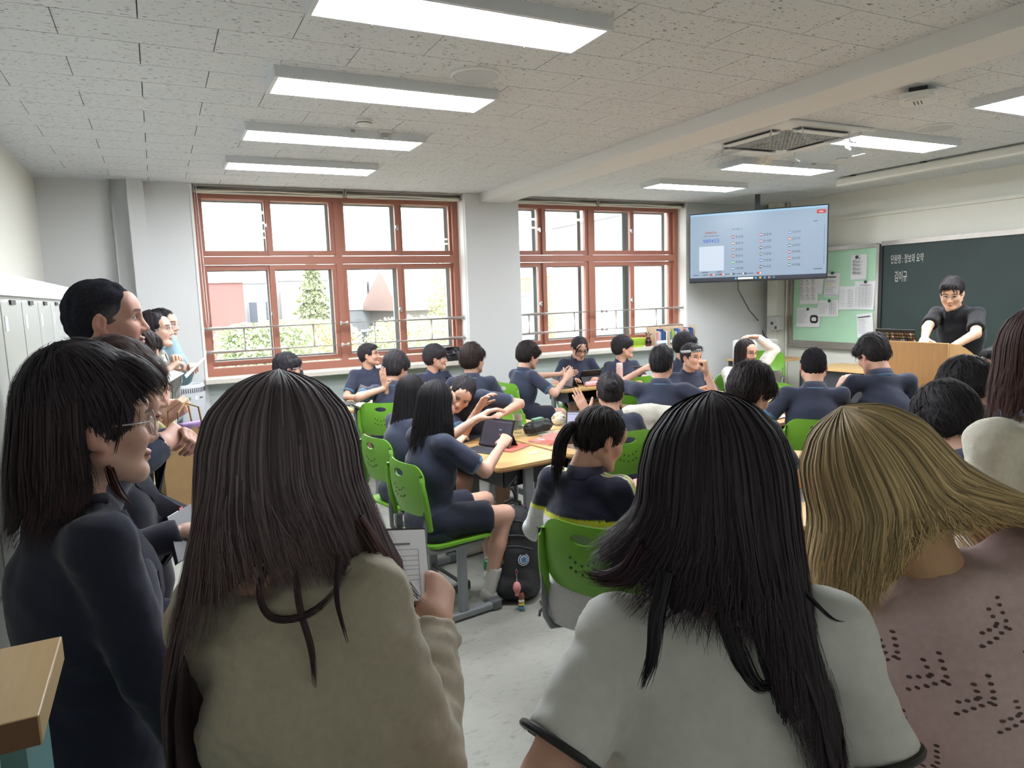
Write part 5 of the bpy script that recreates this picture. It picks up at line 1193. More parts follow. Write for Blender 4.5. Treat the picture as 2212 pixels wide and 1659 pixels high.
_c['back_tube'] = mk(b, 'back_tube', M_frame, True)
b = MB(); b.prism(rrect(.028, .055, .01), (0, 0, .05), (1, 0, 0), (0, 1, 0), (0, 0, .36)); _c['leg'] = mk(b, 'leg', M_frame)
b = MB(); b.prism(rrect(.042, .038, .01), (0, -.20, .028), (1, 0, 0), (0, 0, 1), (0, .40, 0)); _c['foot_bar'] = mk(b, 'foot_bar', M_frame)
b = MB(); b.tube([(-.165, 0, .20), (.165, 0, .20)], .014, 10); _c['cross_bar'] = mk(b, 'cross_bar', M_frame, True)
b = MB(); b.box(-.16, .16, -.05, .05, .395, .415); _c['seat_plate'] = mk(b, 'seat_plate', M_frame)
def chair(x, y, deg, label):
    """faces local +y; deg is the heading in the room"""
    r = empty('school_chair', (x, y, 0), math.radians(deg-90), label, 'chair', 'green school chairs')
    o = link('backrest', _c['backrest'], None, r); o.location = (0, -.215, .735); o.rotation_euler = (.10, 0, 0)
    link('vent_dots', _c['vent_dots'], None, o); link('back_sleeve', _c['back_sleeve'], None, o); link('back_sleeve', _c['back_sleeve'], None, o).scale.x = -1; link('back_tube', _c['back_tube'], None, r).scale.x = -1
    o = link('seat', _c['seat'], None, r); o.location.z = .444
    for n in ('back_tube', 'cross_bar', 'seat_plate'): link(n, _c[n], None, r)
    for s in (-1, 1):
        l = link('leg', _c['leg'], None, r); l.location.x = s*.165; f = link('foot_bar', _c['foot_bar'], None, r); f.location.x = s*.165
        for q in (-.20, .20): k = link('foot_cap', _d['foot_cap'], None, f); k.location = (0, q, 0)
    return r
TABZ = .7205
def tablet(p, deg, label, lit='lav', tilt=22, z=None, w=.255, h=.175, tagc=None, kb=True):
    """stands on its folio; screen faces heading deg"""
    z = TABZ if z is None else z; r = empty('tablet', (p[0], p[1], z+.001), math.radians(deg+90), label, 'tablet', 'tablets in black folios'); t = math.radians(tilt)
    R = np.array(Matrix.Rotation(-t, 3, 'X')); c = np.array((0, 0, .006))
    def pl(u, y, v): return c+R@np.array((u, y, v))
    MB().cbox(pl(0, .006, h/2), (w/2, .006, h/2), .004, None, R).build('case', M_black, r)
    sm = {'lav': mat('scr_lavender', (182, 180, 206), .25, emit=.22, base=(30, 30, 34)), 'dim': mat('scr_dim', (92, 88, 104), .2, emit=.10, base=(30, 30, 34)), 'rose': mat('scr_rose', (120, 96, 106), .2, emit=.12, base=(34, 28, 30))}[lit]
    s = MB().obox(pl(0, -.0006, h/2), (w/2-.010, .0006, h/2-.010), R).build('screen', sm, r)
    u = MB(); u.obox(pl(0, -.0016, h-.022), (w/2-.016, .0003, .0015), R, M_ink); u.obox(pl(.03, -.0016, h*.62), (.010, .0003, .004), R, M_blue); u.obox(pl(.035, -.0016, h*.45), (.012, .0003, .003), R, M_red if lit != 'lav' else M_blue); u.build('screen_print', None, s)
    yb = pl(0, .012, h*.55); MB().add([yb+np.array((-w/2+.01, 0, 0)), yb+np.array((w/2-.01, 0, 0)), np.array((w/2-.01, yb[1]+.055, 0.002)), np.array((-w/2+.01, yb[1]+.055, .002)), yb+np.array((-w/2+.01, .004, 0)), yb+np.array((w/2-.01, .004, 0)), np.array((w/2-.01, yb[1]+.06, 0.002)), np.array((-w/2+.01, yb[1]+.06, .002))], [(0, 1, 2, 3), (7, 6, 5, 4), (0, 4, 5, 1), (2, 6, 7, 3), (0, 3, 7, 4), (1, 5, 6, 2)]).build('kickstand', mat('folio_grey', (52, 54, 60), .7), r)
    if kb: MB().box(-w/2, w/2, -.16, -.012, 0, .006, b=.002).build('keyboard', M_dark, r)
    if tagc:
        q = yb*.5+np.array((0, yb[1]+.057, .0))*.5; MB().obox((0, q[1]+.006, yb[2]*.5), (.028, .003, .007), np.array(Matrix.Rotation(.6, 3, 'X'))).build('pull_tab', mat('tag_yellow', (206, 200, 70), .5), r)
    return r
# ---- groups of desks
D = desk
D(1.95, 6.66, 0, 'wooden desk by the window with an open book on its corner'); D(2.68, 6.66, 0, 'wooden desk below the sill bag, left of the pillar'); D(1.27, 6.60, 90, 'wooden desk in front of the dark face mask, behind the beige jacket')
D(1.865, 3.92, 98, 'nearest wooden desk with a paper sticker and bright reflection'); D(2.39, 3.99, 278, 'wooden desk with the red textbook and black pencil pouch'); D(1.80, 4.63, 98, 'wooden desk next to the nearest one, toward the window'); D(2.32, 4.70, 278, 'wooden desk with pink papers and a white bag')
D(3.98, 6.36, 0, 'wooden desk with the pink pencil case below the right window'); D(4.70, 6.36, 0, 'wooden desk with the tall pink flask')
D(3.70, 4.48, -44, 'wooden desk between the raised fist and the headband'); D(4.42, 4.52, 0, 'wooden desk under the white headband wearer'); D(5.15, 4.50, 0, 'wooden desk before the person in a white shirt')
D(2.0, 2.28, 95, 'wooden desk with a pink book before the track jacket'); D(2.98, 2.85, 40, 'wooden desk behind the white tee with a white sheet')
D(3.88, 3.86, 0, 'wooden desk with two tablets in the front row'); D(4.58, 3.84, 0, 'wooden desk next to the podium'); D(3.72, 2.60, 0, 'wooden desk hidden behind the pink knit'); D(2.66, 1.96, 10, 'wooden desk under the bright tablet at the right edge')
# ------------------------------------------------------------------ students
NAVY = (56, 61, 80); PIPE = (96, 130, 160); G_ST = 'students in navy uniform polos'; BLK = (52, 49, 53)
def st(label, head, face, ch=True, chlab=None, choff=(0, .06), **k):
    k.setdefault('top', NAVY); k.setdefault('trim', PIPE); k.setdefault('shorts', True); k.setdefault('bottom', (36, 39, 54)); k.setdefault('socks', (214, 212, 206)); k.setdefault('shoe', (196, 194, 186)); k.setdefault('group', G_ST)
    k.setdefault('hair', dict(style='bowl', rgb=BLK)); r = person(label, head, face, **k)
    if ch:
        f = math.radians(face); x, y = r.location.x, r.location.y; x += math.cos(f)*choff[1]+math.sin(f)*choff[0]; y += math.sin(f)*choff[1]-math.cos(f)*choff[0]
        chair(x, y, face, chlab or ' '.join(('green chair under the '+label.split(',')[0]).split()[:15]))
    return r
st('person in navy polo, glasses and dark face mask behind the beige jacket', (624, 797, 6.15), 5, hy=-8, mask=True, glasses=('metal', (200, 200, 205)), hair=dict(style='bowl', rgb=BLK), lean=4)
st('person in navy polo facing the room from the window, forearm on the desk', (798, 768, 7.25), 268, hy=62, lean=2, hair=dict(style='short', rgb=BLK), hpitch=-8, arms={'R': dict(to=(775, 858, 6.9), pose='relaxed')}, headscale=.95)
st('person in navy polo pressing one hand to the side of the head', (857, 797, 6.0), 52, hy=-22, hpitch=14, lean=14, arms={'L': dict(to=(833, 838, 5.85), pose='flat', dir=(-.2, -.1, 1), up=(-.8, -.5, .1), hint=(-1, -.2, -.3))}, hair=dict(style='fluffy', rgb=BLK))
st('person in navy polo looking over the shoulder beside the black sill bag', (942, 774, 7.1), 285, hy=52, lean=6, hair=dict(style='bowl', rgb=BLK))
st('person in navy polo seen from behind against the pillar', (1022, 778, 6.1), 58, hy=-30, lean=8, hair=dict(style='fluffy', rgb=(48, 40, 38)), wide=1.08)
LONGG = lambda L, rgb=(33, 31, 34): dict(style='long', rgb=rgb, len=[(0, .1), (62, L*.7), (100, L), (180, L), (260, L), (298, L*.7)], flare=[(0, .0), (180, .03)], by=.15, strands=420, wave=.006, sw=.0024)
st('person in navy polo in the second green chair of the near row', (893, 852, 4.45), 12, fem=True, lean=10, hpitch=6, hair=LONGG(.36), headscale=.97)
st('person in navy polo and shorts in the nearest green chair reaching to a tablet', (945, 874, 3.72), 8, fem=True, hres=.004, lean=3, hpitch=10, hy=4, choff=(0, .085), hair=LONGG(.26), arms={'R': dict(to=(1084, 962, 3.88), pose='grip', hint=(.7, -.2, -.9), up=(-.3, -.7, .6)), 'L': dict(to=(1030, 905, 4.1), pose='relaxed')},
   legs={'R': ((.12, .40, .50), (.10, .30, .10)), 'L': ((-.12, .42, .52), (-.12, .46, .09))}, headscale=.97)
st('person in navy polo resting sideways over the desk, face toward the camera', (997, 850, 4.75), 232, fem=True, hy=8, hpitch=30, hroll=-30, lean=34, side=16, bend=14, hres=.004, arms={'L': dict(to=(1085, 893, 4.72), pose='pinch', hint=(-1, .2, -.4)), 'R': dict(to=(1035, 880, 4.62), pose='relaxed')}, hair=dict(style='tied', rgb=BLK, locks=[([(.05, .06, .08), (.08, .05, 0), (.07, .05, -.08)], [.006, .008, .003], 40, BLK)]), headscale=.97)
st('person in navy polo holding a tablet upright beside the pillar', (1142, 770, 6.9), 8, hpitch=12, lean=8, hair=dict(style='fluffy', rgb=(44, 38, 38)), arms={'R': dict(to=(1222, 818, 6.85), pose='flat', up=(.2, -.9, .3)), 'L': dict(to=(1215, 808, 7.2), pose='flat', up=(0, 1, .2))}, chlab='green chair by the pillar, turned side-on')
st('person in navy polo and dark glasses looking down below the right window', (1252, 752, 7.75), 252, fem=True, hpitch=26, hy=8, lean=10, glasses=('dark', (80, 70, 72)), hair=dict(style='tied', rgb=BLK, locks=[([(-.03, .085, .08), (-.066, .075, .02), (-.066, .06, -.07)], [.008, .012, .004], 60, BLK), ([(.03, .085, .08), (.066, .075, .02), (.066, .06, -.07)], [.008, .012, .004], 60, BLK)]))
st('person in navy polo turning toward the hanging screen, behind the pink flask', (1347, 752, 7.75), 262, hy=72, lean=4, hpitch=-4, hair=dict(style='bowl', rgb=BLK))
st('person in navy polo seen from behind raising a fist', (1430, 785, 5.2), 46, lean=10, wide=1.12, hy=-10, hair=dict(style='short', rgb=(42, 41, 45)), arms={'R': dict(to=(1526, 806, 5.0), pose='fist', dir=(-.15, -.05, 1), up=(.5, -.8, 0), hint=(.9, -.2, -.9)), 'L': dict(to=(1385, 800, 5.5), pose='relaxed', hint=(-1, 0, -.4))}, ch=True, chlab='green chair carrying a draped pale jacket')
def headband(r, g):
    T = lambda p: g['hc']+(np.array(p)*g['hs'])@g['Rh'].T
    b = MB(); n = 36; vs = []
    for k in range(n):
        a = 2*math.pi*k/n; rx, ry = .0875, .110
        for dz in (-.012, .014): vs.append(T((rx*math.sin(a), -.010+ry*math.cos(a), .058+dz+.012*math.cos(a)-.012*0)))
    b.add(vs, [(2*k, 2*((k+1) % n), 2*((k+1) % n)+1, 2*k+1) for k in range(n)]); o = b.build('headband', mat('band_white', (196, 204, 204), .8), r, True); o.modifiers.new('t', 'SOLIDIFY').thickness = .004
    d = MB()
    for x in (-.035, -.018, 0, .016, .034): d.obox(T((x, .1025-abs(x)*.35, .071)), (.005, .001, .008), g['Rh'], M_ink2)
    d.build('headband_print', None, o)
st('person in navy polo wearing a printed white headband', (1494, 772, 6.4), 262, hy=12, lean=6, hair=dict(style='short', rgb=BLK), extra=headband, arms={'R': dict(to=(1512, 842, 6.1), pose='fist'), 'L': dict(to=(1555, 852, 6.3), pose='relaxed')}, headscale=.95)
st('person in navy polo half hidden behind the white headband', (1482, 748, 7.1), 250, hy=60, lean=4, hair=dict(style='bowl', rgb=(42, 41, 45)))
st('person in white shirt and glasses with one hand on the head', (1612, 762, 6.7), 254, fem=True, hy=20, lean=2, top=(222, 220, 216), trim=None, sleeve='long', glasses=('dark', (96, 58, 54)), hpitch=4, fold=.006, hair=dict(style='long', rgb=(44, 38, 38), span=(48, 312), len=[(0, .1), (48, .22), (120, .26), (180, .3), (300, .2), (312, .16)], strands=300, by=.14), arms={'L': dict(to=(1634, 727, 6.75), pose='relaxed', dir=(-1, .2, .1), up=(0, 0, 1), hint=(-.9, -.1, .9)), 'R': dict(to=(1600, 880, 6.3))}, group=None)
def bun(r, g):
    T = lambda p: g['hc']+(np.array(p)*g['hs'])@g['Rh'].T; F = Field((-.06, -.19, -.02), (.06, -.07, .11), .006); F.ell((0, -.118, .045), (.044, .034, .042)); F.noise(.006, 130, 3); V, Q = F.mesh(); link('hair_bun', qmesh('hair_bun', T(V), Q, np.tile(L3(BLK), (len(V), 1))), hairmat(), r)
st('person in navy polo seen from behind touching a bright tablet', (1318, 848, 4.45), 80, fem=True, lean=6, hy=-22, hpitch=8, extra=bun, hair=dict(style='tied', rgb=BLK, locks=[([(-.03, .05, .11), (0, -.06, .12), (0, -.11, .06)], [.01, .012, .01], 60, BLK)]), arms={'L': dict(to=(1268, 895, 4.5), pose='flat', dir=(-.3, .3, .9), up=(-.2, -1, 0))}, chlab='green chair back with an oval hole beyond the track jacket')
def jacket(V, C, g):
    R2, nk, ch, s = g['R2'], g['nk'], g['ch'], g['s']; p = (V-nk)@R2; z = p[:, 2]; x = np.abs(p[:, 0])
    C[:] = L3((34, 36, 54)); C[z < -.175] = L3((206, 206, 208)); C[(z < -.158) & (z > -.175)] = L3((206, 206, 60))
    for nm in 'RL':
        e = g['SH'][nm]-nk; L = np.linalg.norm(e); e = e/L; q = V-nk; t = q@e; perp = q-np.outer(t, e); f = perp@R2[:, 1]
        top = (perp@R2[:, 2] > .02) & (t > .03) & (t < .26); C[top & (np.abs(f) < .006)] = L3((206, 206, 60)); C[top & (np.abs(f-.014) < .006)] = L3((216, 216, 214)); C[top & (np.abs(f+.014) < .004)] = L3((216, 216, 214))
        a, bq = g['EL'][nm], g['WR'][nm]
        dd = bq-a; dd = dd/np.linalg.norm(dd); tt = (V-a)@dd; near = np.linalg.norm((V-a)-np.outer(tt, dd), axis=1) < .075; C[near & (tt > -.02)] = L3((36, 38, 54))
    return C
st('person in navy and white track jacket with yellow stripes', (1297, 948, 2.72), 26, fem=True, hres=.0035, hpitch=22, hy=-28, lean=4, choff=(.09, .10), top=(34, 36, 54), trim=None, sleeve='long', colfn=jacket, topres=.008, fold=.003, bottom=(150, 152, 158), shorts=False, collar='polo', group=None,
   hair=dict(style='tied', rgb=(40, 36, 36), h=.005, n=500, ln=.08, mess=.4, locks=[([(-.01, -.095, .02), (-.02, -.135, .01), (-.03, -.15, -.06), (-.03, -.13, -.16), (-.03, -.11, -.25)], [.012, .022, .026, .024, .008], 420, (38, 34, 35)), ([(-.064, .05, .04), (-.074, .045, -.02), (-.066, .05, -.08)], [.004, .005, .002], 24, BLK)]), chlab='green chair under the track jacket, oval hole in its back', headscale=.97)
st('person in navy polo bent low behind the white tee', (1622, 850, 3.45), 26, hpitch=30, hy=-22, lean=22, hres=.005, hair=dict(style='fluffy', rgb=(36, 32, 34), n=500, ln=.09, mess=1.3), chlab='green chair hidden behind the white tee')
st('person in navy polo seen from behind between the two front tablets', (1757, 792, 4.7), 46, hpitch=14, lean=14, hair=dict(style='buzz', rgb=(40, 38, 42)), wide=1.08, arms={'L': dict(to=(1690, 868, 4.75)), 'R': dict(to=(1770, 850, 5.0))})
st('person in navy polo and glasses bending left before the podium', (1884, 768, 4.75), 62, hpitch=24, hy=18, lean=16, wide=1.15, hair=dict(style='bowl', rgb=(42, 40, 43)), glasses=('metal', (190, 190, 196)), arms={'L': dict(to=(1815, 835, 4.9), pose='relaxed')}, chlab='green chair below the podium, oval hole in its back')
st('person in navy polo and glasses below the podium corner', (2082, 838, 3.5), 84, hpitch=22, hy=30, lean=18, hres=.006, hair=dict(style='fluffy', rgb=(42, 40, 43), n=500, ln=.08), glasses=('metal', (190, 190, 196)))
st('bowed person in navy polo just beyond the pink knit', (2045, 905, 2.5), 72, hpitch=38, lean=26, hres=.006, hair=dict(style='fluffy', rgb=(42, 40, 43), n=500, ln=.085), chlab='green chair hidden beyond the pink knit')
st('person in navy polo in profile at the right edge below the chalk tray', (2156, 792, 4.55), 128, hy=10, lean=6, hair=dict(style='short', rgb=(40, 38, 42)))
chair(7.05, 6.55, 240, 'empty green chair at the corner table in front of the printer'); chair(4.20, 5.80, 80, 'empty green chair below the desk with the pink flask')
chair(7.6, 4.9, 150, 'green chair peeking over the front desk')
# ------------------------------------------------------------------ teacher
person('person in black shirt and glasses leaning on the podium before the blackboard', (2056, 634, 5.75), 178, sit=False, hy=26, hpitch=20, lean=16, bend=10, top=(30, 31, 36), collar='polo', bottom=(28, 28, 32), hair=dict(style='short', rgb=(40, 37, 39), n=500, ln=.07), glasses=('metal', (200, 190, 170)), wide=1.04,
       skin=(222, 178, 150), arms={'R': dict(to=(1992, 742, 5.55), pose='flat', hint=(.8, -.5, 0)), 'L': dict(to=(2052, 752, 5.45), pose='flat', hint=(-.8, -.5, .0))}, hres=.004)
# ------------------------------------------------------------------ visitors standing along the back
G_V = 'visitors standing at the back of the room'
person('person in round glasses and dark navy coat at the left edge', (200, 922, 1.36), 18, sit=False, fem=True, hres=.0028, hpitch=2, hy=-4, lean=2, top=(50, 53, 70), sleeve='long', collar=None, bottom=(40, 42, 56), wide=1.1, topres=.008, fold=.004, group=G_V, hemz=.62, chestf=1.05,
       skin=(216, 178, 162), glasses=('metal', (190, 168, 130), .0245), extra=lapels((40, 42, 58), -.5), arms={'R': dict(to=(.27, .14, .80), local=1), 'L': dict(to=(-.2, .25, .95), local=1)},
       hair=dict(style='long', un=2200, under='short', us=(1.07, 1.05, 1.20), rgb=(58, 54, 60), tip=(68, 52, 54), span=(98, 262), te=96, rad=(.094, .118, .135), len=[(90, .13), (120, .19), (180, .20), (240, .19), (270, .13)], flare=[(0, .02)], strands=1300, seg=13, sw=.0011, wave=.008, by=.15, xlocks=[([(262, 870, 1.31), (258, 930, 1.29), (246, 990, 1.285)], [.003, .004, .002], 16, (60, 46, 46)), ([(235, 1010, 1.32), (255, 1060, 1.29), (292, 1100, 1.27)], [.008, .010, .004], 40, (74, 44, 46))]))
person('person in dark jacket holding a black folder behind the navy coat', (264, 846, 1.92), 6, sit=False, fem=True, hres=.0033, hpitch=8, hy=0, lean=3, top=(40, 42, 56), sleeve='long', collar=None, bottom=(36, 38, 50), topres=.010, group=G_V, skin=(214, 176, 158), extra=lapels((36, 38, 52), -.4, (226, 224, 220)), arms={'R': dict(to=(395, 1150, 1.80), pose='grip'), 'L': dict(to=(405, 1120, 2.0), pose='grip')},
       hair=dict(style='long', un=1400, under='bowl', us=1.0, rgb=(60, 44, 42), tip=(96, 58, 52), span=(66, 294), te=94, rad=(.094, .112, .112), len=[(0, .06), (60, .07), (120, .13), (180, .13), (240, .13), (300, .07)], flare=[(0, .01)], strands=900, seg=12, sw=.0012, wave=.006))
person('tall person in navy suit and white collar with hands clasped', (230, 694, 2.22), 356, sit=False, hres=.003, hpitch=-2, lean=2, top=(44, 50, 68), sleeve='long', collar=None, bottom=(40, 44, 58), topres=.010, wide=1.12, group=G_V, skin=(204, 160, 144), hair=dict(style='man', rgb=(44, 44, 50), tint2=(112, 108, 108), h=.005), arms={'R': dict(to=(352, 962, 2.30), pose='grip', up=(.2, -.8, .4)), 'L': dict(to=(372, 948, 2.42), pose='grip', up=(.6, .2, .8))},
       extra=lambda r, g: (lapels((40, 46, 64), -.42, (226, 226, 230))(r, g), MB().tube([g['nk']+g['R2']@np.array((.062*math.cos(a), .01+.066*math.sin(a), .016-.02*max(0, math.sin(a)))) for a in np.linspace(0, 2*math.pi, 25)], .014, 8, caps=False).build('shirt_collar', mat('shirt_white', (226, 226, 228), .8), r, True)), headscale=1.02)
person('person in pale yellow sleeves holding a purple folder behind the navy suit', (288, 772, 2.95), 338, sit=False, fem=True, lean=2, top=(226, 222, 178), sleeve='long', collar=None, bottom=(46, 44, 52), fold=.006, group=G_V, skin=(214, 170, 148), hair=dict(style='bowl', rgb=(44, 36, 36)), arms={'R': dict(to=(352, 905, 2.72), pose='grip', up=(.3, -.8, .3)), 'L': dict(to=(356, 880, 2.85), pose='grip', up=(.7, -.2, .5), dir=(.1, .1, 1))})
person('person in grey blazer and glasses reading open papers', (335, 714, 4.75), 345, sit=False, fem=True, hres=.0048, hpitch=-4, lean=2, top=(150, 150, 144), sleeve='long', collar=None, bottom=(150, 148, 138), group=G_V, extra=lapels((136, 136, 130), -.4, (226, 220, 196)), skin=(220, 180, 160), glasses=('metal', (176, 160, 130)), arms={'R': dict(to=(362, 800, 4.6), pose='grip'), 'L': dict(to=(378, 790, 4.75), pose='grip')},
       hair=dict(style='long', under='tied', rgb=(38, 35, 38), span=(72, 288), len=[(0, .1), (72, .11), (180, .12), (288, .11)], te=92, rad=(.094, .112, .110), strands=300))
person('person in light blue shirt with a hand at the chin', (353, 702, 5.35), 334, sit=False, fem=True, hres=.0048, hpitch=2, lean=2, top=(140, 168, 184), sleeve='long', collar='polo', bottom=(60, 64, 76), group=G_V, skin=(220, 180, 160), glasses=('metal', (150, 140, 130)), hair=dict(style='tied', rgb=(38, 35, 38)), arms={'R': dict(to=(362, 722, 5.22), pose='fist', dir=(-.1, 0, 1), up=(.6, -.6, 0), hint=(.3, -.3, -1)), 'L': dict(to=(412, 795, 5.3), pose='grip')})
# the four women in front
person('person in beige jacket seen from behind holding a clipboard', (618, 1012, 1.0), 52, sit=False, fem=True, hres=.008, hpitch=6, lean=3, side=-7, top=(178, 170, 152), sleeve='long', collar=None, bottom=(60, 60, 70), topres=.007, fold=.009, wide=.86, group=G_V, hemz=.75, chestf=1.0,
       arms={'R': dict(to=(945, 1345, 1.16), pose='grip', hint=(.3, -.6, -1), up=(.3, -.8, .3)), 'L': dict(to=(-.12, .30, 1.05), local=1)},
       hair=dict(style='long', rgb=(112, 108, 118), tip=(88, 66, 64), rad=(.104, .116, .108), span=(52, 308), te=100, len=[(50, .26), (80, .24), (100, .21), (140, .13), (180, .13), (205, .26), (222, .56), (262, .60), (308, .45)], flare=[(0, .0), (180, .03), (250, .015)],  # roots lightened grey-blue, window glare painted into the colour; reddish tips are real
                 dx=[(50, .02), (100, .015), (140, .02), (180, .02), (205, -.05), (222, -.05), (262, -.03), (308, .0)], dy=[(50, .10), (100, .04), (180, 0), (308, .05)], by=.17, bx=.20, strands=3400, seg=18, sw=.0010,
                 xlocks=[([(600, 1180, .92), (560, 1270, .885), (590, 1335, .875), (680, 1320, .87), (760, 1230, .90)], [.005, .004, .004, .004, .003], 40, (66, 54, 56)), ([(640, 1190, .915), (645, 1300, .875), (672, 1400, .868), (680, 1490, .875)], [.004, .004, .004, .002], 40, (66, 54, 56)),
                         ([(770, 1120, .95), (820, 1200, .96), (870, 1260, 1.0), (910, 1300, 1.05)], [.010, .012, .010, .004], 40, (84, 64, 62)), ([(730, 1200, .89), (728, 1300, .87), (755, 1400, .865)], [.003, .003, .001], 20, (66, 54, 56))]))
def tee(V, C, g): return C
def cufftrim(r, g):
    d = g['EL']['L']-g['SH']['L']; d /= np.linalg.norm(d); e = g['SH']['L']+d*.17*g['s']; x, y, _ = frame(d)
    MB().tube([e+.0605*g['s']*(math.cos(a)*x+math.sin(a)*y) for a in np.linspace(0, 2*math.pi, 33)], .0055, 8, caps=False).build('sleeve_trim', M_black, r, True)
    d = g['EL']['R']-g['SH']['R']; d /= np.linalg.norm(d); e = g['SH']['R']+d*.17*g['s']; x, y, _ = frame(d)
    MB().tube([e+.0605*g['s']*(math.cos(a)*x+math.sin(a)*y) for a in np.linspace(0, 2*math.pi, 33)], .0055, 8, caps=False).build('sleeve_trim', M_black, r, True)
person('person in white tee with black sleeve trim seen from behind', (1540, 1066, .97), 62, sit=False, fem=True, hres=.008, hpitch=10, lean=3, top=(214, 216, 212), sleeve='short', collar=None, bottom=(50, 52, 60), topres=.007, fold=.005, wide=1.03, group=G_V, hemz=.8, chestf=1.0, slen=.17, extra=cufftrim,
       arms={'R': dict(to=(.23, .08, .86), local=1), 'L': dict(to=(-.30, .03, .90), local=1, hint=(-.5, -1, -.2))},
       hair=dict(style='long', rgb=(54, 54, 60), tip=(58, 48, 54), rad=(.100, .114, .108), span=(56, 304), te=100, len=[(50, .16), (90, .32), (110, .40), (140, .40), (160, .30), (185, .17), (215, .15), (250, .12), (304, .10)], flare=[(0, 0), (180, .03), (250, .01)],
                 dx=[(50, .03), (90, .03), (110, .02), (150, .03), (185, .03), (215, -.02), (240, -.04), (275, -.055), (304, -.04)], dy=[(0, 0), (180, 0), (300, .02)], by=.17, bx=.20, strands=3400, seg=18, wave=.012, sw=.0010, pw=2.2,
                 xlocks=[([(1440, 1240, .86), (1420, 1330, .84), (1410, 1420, .838), (1385, 1490, .84)], [.010, .010, .008, .002], 120, (46, 44, 50)), ([(1400, 1180, .90), (1360, 1235, .91), (1310, 1250, .93), (1272, 1238, .95)], [.018, .016, .010, .003], 180, (58, 42, 50)),
                         ([(1640, 1300, .85), (1665, 1420, .845), (1690, 1500, .845), (1690, 1560, .85), (1668, 1590, .855)], [.012, .014, .012, .008, .002], 170, (46, 44, 50)), ([(1560, 1320, .85), (1600, 1420, .845), (1640, 1480, .845), (1690, 1470, .845)], [.010, .012, .008, .002], 120, (46, 44, 50)), ([(1700, 1180, .90), (1720, 1250, .88), (1790, 1330, .87), (1830, 1345, .87)], [.003, .003, .002, .001], 16, (46, 44, 50))]))
def knit(r, g):
    top = [c for c in r.children if c.name.startswith('top')][0]; me = top.data; bv = BVHTree.FromPolygons([v.co for v in me.vertices], [tuple(p.vertices) for p in me.polygons]); b = MB(); nk = g['nk']
    def hole(u, v):
        o = nk+g['R2']@np.array((u, -.5, v)); d = g['R2']@np.array((0, 1., 0)); h = bv.ray_cast(Vector(o), Vector(d))
        if h[0] is None: return
        x, y, n = frame(np.array(h[1])); c = np.array(h[0])+n*.0008; a = np.linspace(0, 2*math.pi, 8, False)
        b.add([c+x*.0042*math.cos(t)+y*.0026*math.sin(t) for t in a], [tuple(range(8))])
    for col, (u0, v0, du, dv, cnt) in enumerate(((-.175, -.055, .042, -.038, 9), (-.165, -.205, .020, -.052, 6), (.02, -.09, .042, -.042, 8))):
        for i in range(cnt):
            cu, cv = u0+du*i, v0+dv*i
            for k in range(5): hole(cu+.011*k-.02, cv+.002*k); hole(cu+.028+.002*k, cv+.004+.010*k)
            for k in range(3): hole(cu+.011*k-.012, cv+.016); hole(cu+.014, cv+.018+.010*k)
    b.build('openwork_holes', mat('knit_hole', (92, 74, 72), .9), top)
person('person in pink openwork knit leaning the head to one side', (1892, 1052, 1.14), 60, sit=False, fem=True, hres=.008, hpitch=8, hy=10, hroll=-24, lean=6, side=-14, top=(206, 182, 182), sleeve='long', collar=None, bottom=(70, 70, 80), topres=.008, fold=.004, wide=1.05, group=G_V, hemz=.8, chestf=1.0, extra=knit, skin=(206, 168, 130),
       arms={'R': dict(to=(.3, .16, 1.0), local=1), 'L': dict(to=(-.22, .22, .95), local=1)},
       hair=dict(style='long', rgb=(186, 170, 134), tip=(186, 158, 112), rad=(.104, .120, .112), span=(50, 310), te=100, len=[(50, .24), (90, .26), (130, .22), (148, .13), (162, .05), (192, .05), (212, .12), (235, .18), (310, .22)], flare=[(0, .0), (180, .02)],
                 dx=[(50, .20), (90, .32), (120, .34), (150, .26), (175, .06), (200, .0), (250, .0), (310, .02)], dy=[(50, .0), (90, -.04), (180, .0)], pw=1.0, by=.16, bx=.19, strands=3600, seg=18, sw=.0010, wave=.006))
person('person in cream sweater at the right edge seen from behind', (2248, 778, 1.72), 72, sit=False, fem=True, hpitch=4, lean=3, top=(222, 218, 202), sleeve='long', collar=None, bottom=(60, 60, 70), topres=.010, wide=1.15, group=G_V, fold=.006,
       hair=dict(style='long', rgb=(58, 44, 42), tip=(84, 58, 54), rad=(.102, .116, .110), len=[(50, .15), (180, .15), (310, .16)], flare=[(0, .01)], strands=1300, seg=13, sw=.0012, wave=.010, span=(56, 304), by=.15))
# ------------------------------------------------------------------ props on desks
def P72(px, py): return onz(px, py, .7205)
tablet(P72(1066, 968), 206, 'dark tablet propped on the nearest desk', 'dim', h=.19)
tablet(P72(1262, 948), 232, 'bright tablet behind the black pencil pouch', 'lav', h=.185)
tablet((1.80, 4.52), 300, 'brown-screened tablet under the person resting sideways', 'rose', 40)
tablet((3.78, 6.32), 185, 'tablet held upright near the pillar', 'rose', 12)
tablet((4.12, 6.42), 90, 'black tablet back with a yellow tab facing the room, left of the pink flask', 'dim', 30, tagc=1); tablet((4.66, 6.40), 80, 'black tablet back with a yellow tab, right of the pink flask', 'dim', 30, tagc=1)
tablet((1.98, 6.70), 92, 'dark tablet back beside the open book on the window desk', 'dim', 20); tablet((1.64, 6.66), 180, 'reddish tablet seen edge-on beside the open book', 'rose', 28)
tablet((2.60, 6.74), 95, 'dark tablet back on the desk below the sill bag', 'dim', 20); tablet((2.66, 6.48), 250, 'tablet with a pale screen on the desk below the sill bag', 'lav', 22)
tablet((3.78, 4.72), 225, 'tablet lying open with a white sheet before the raised fist', 'lav', 55)
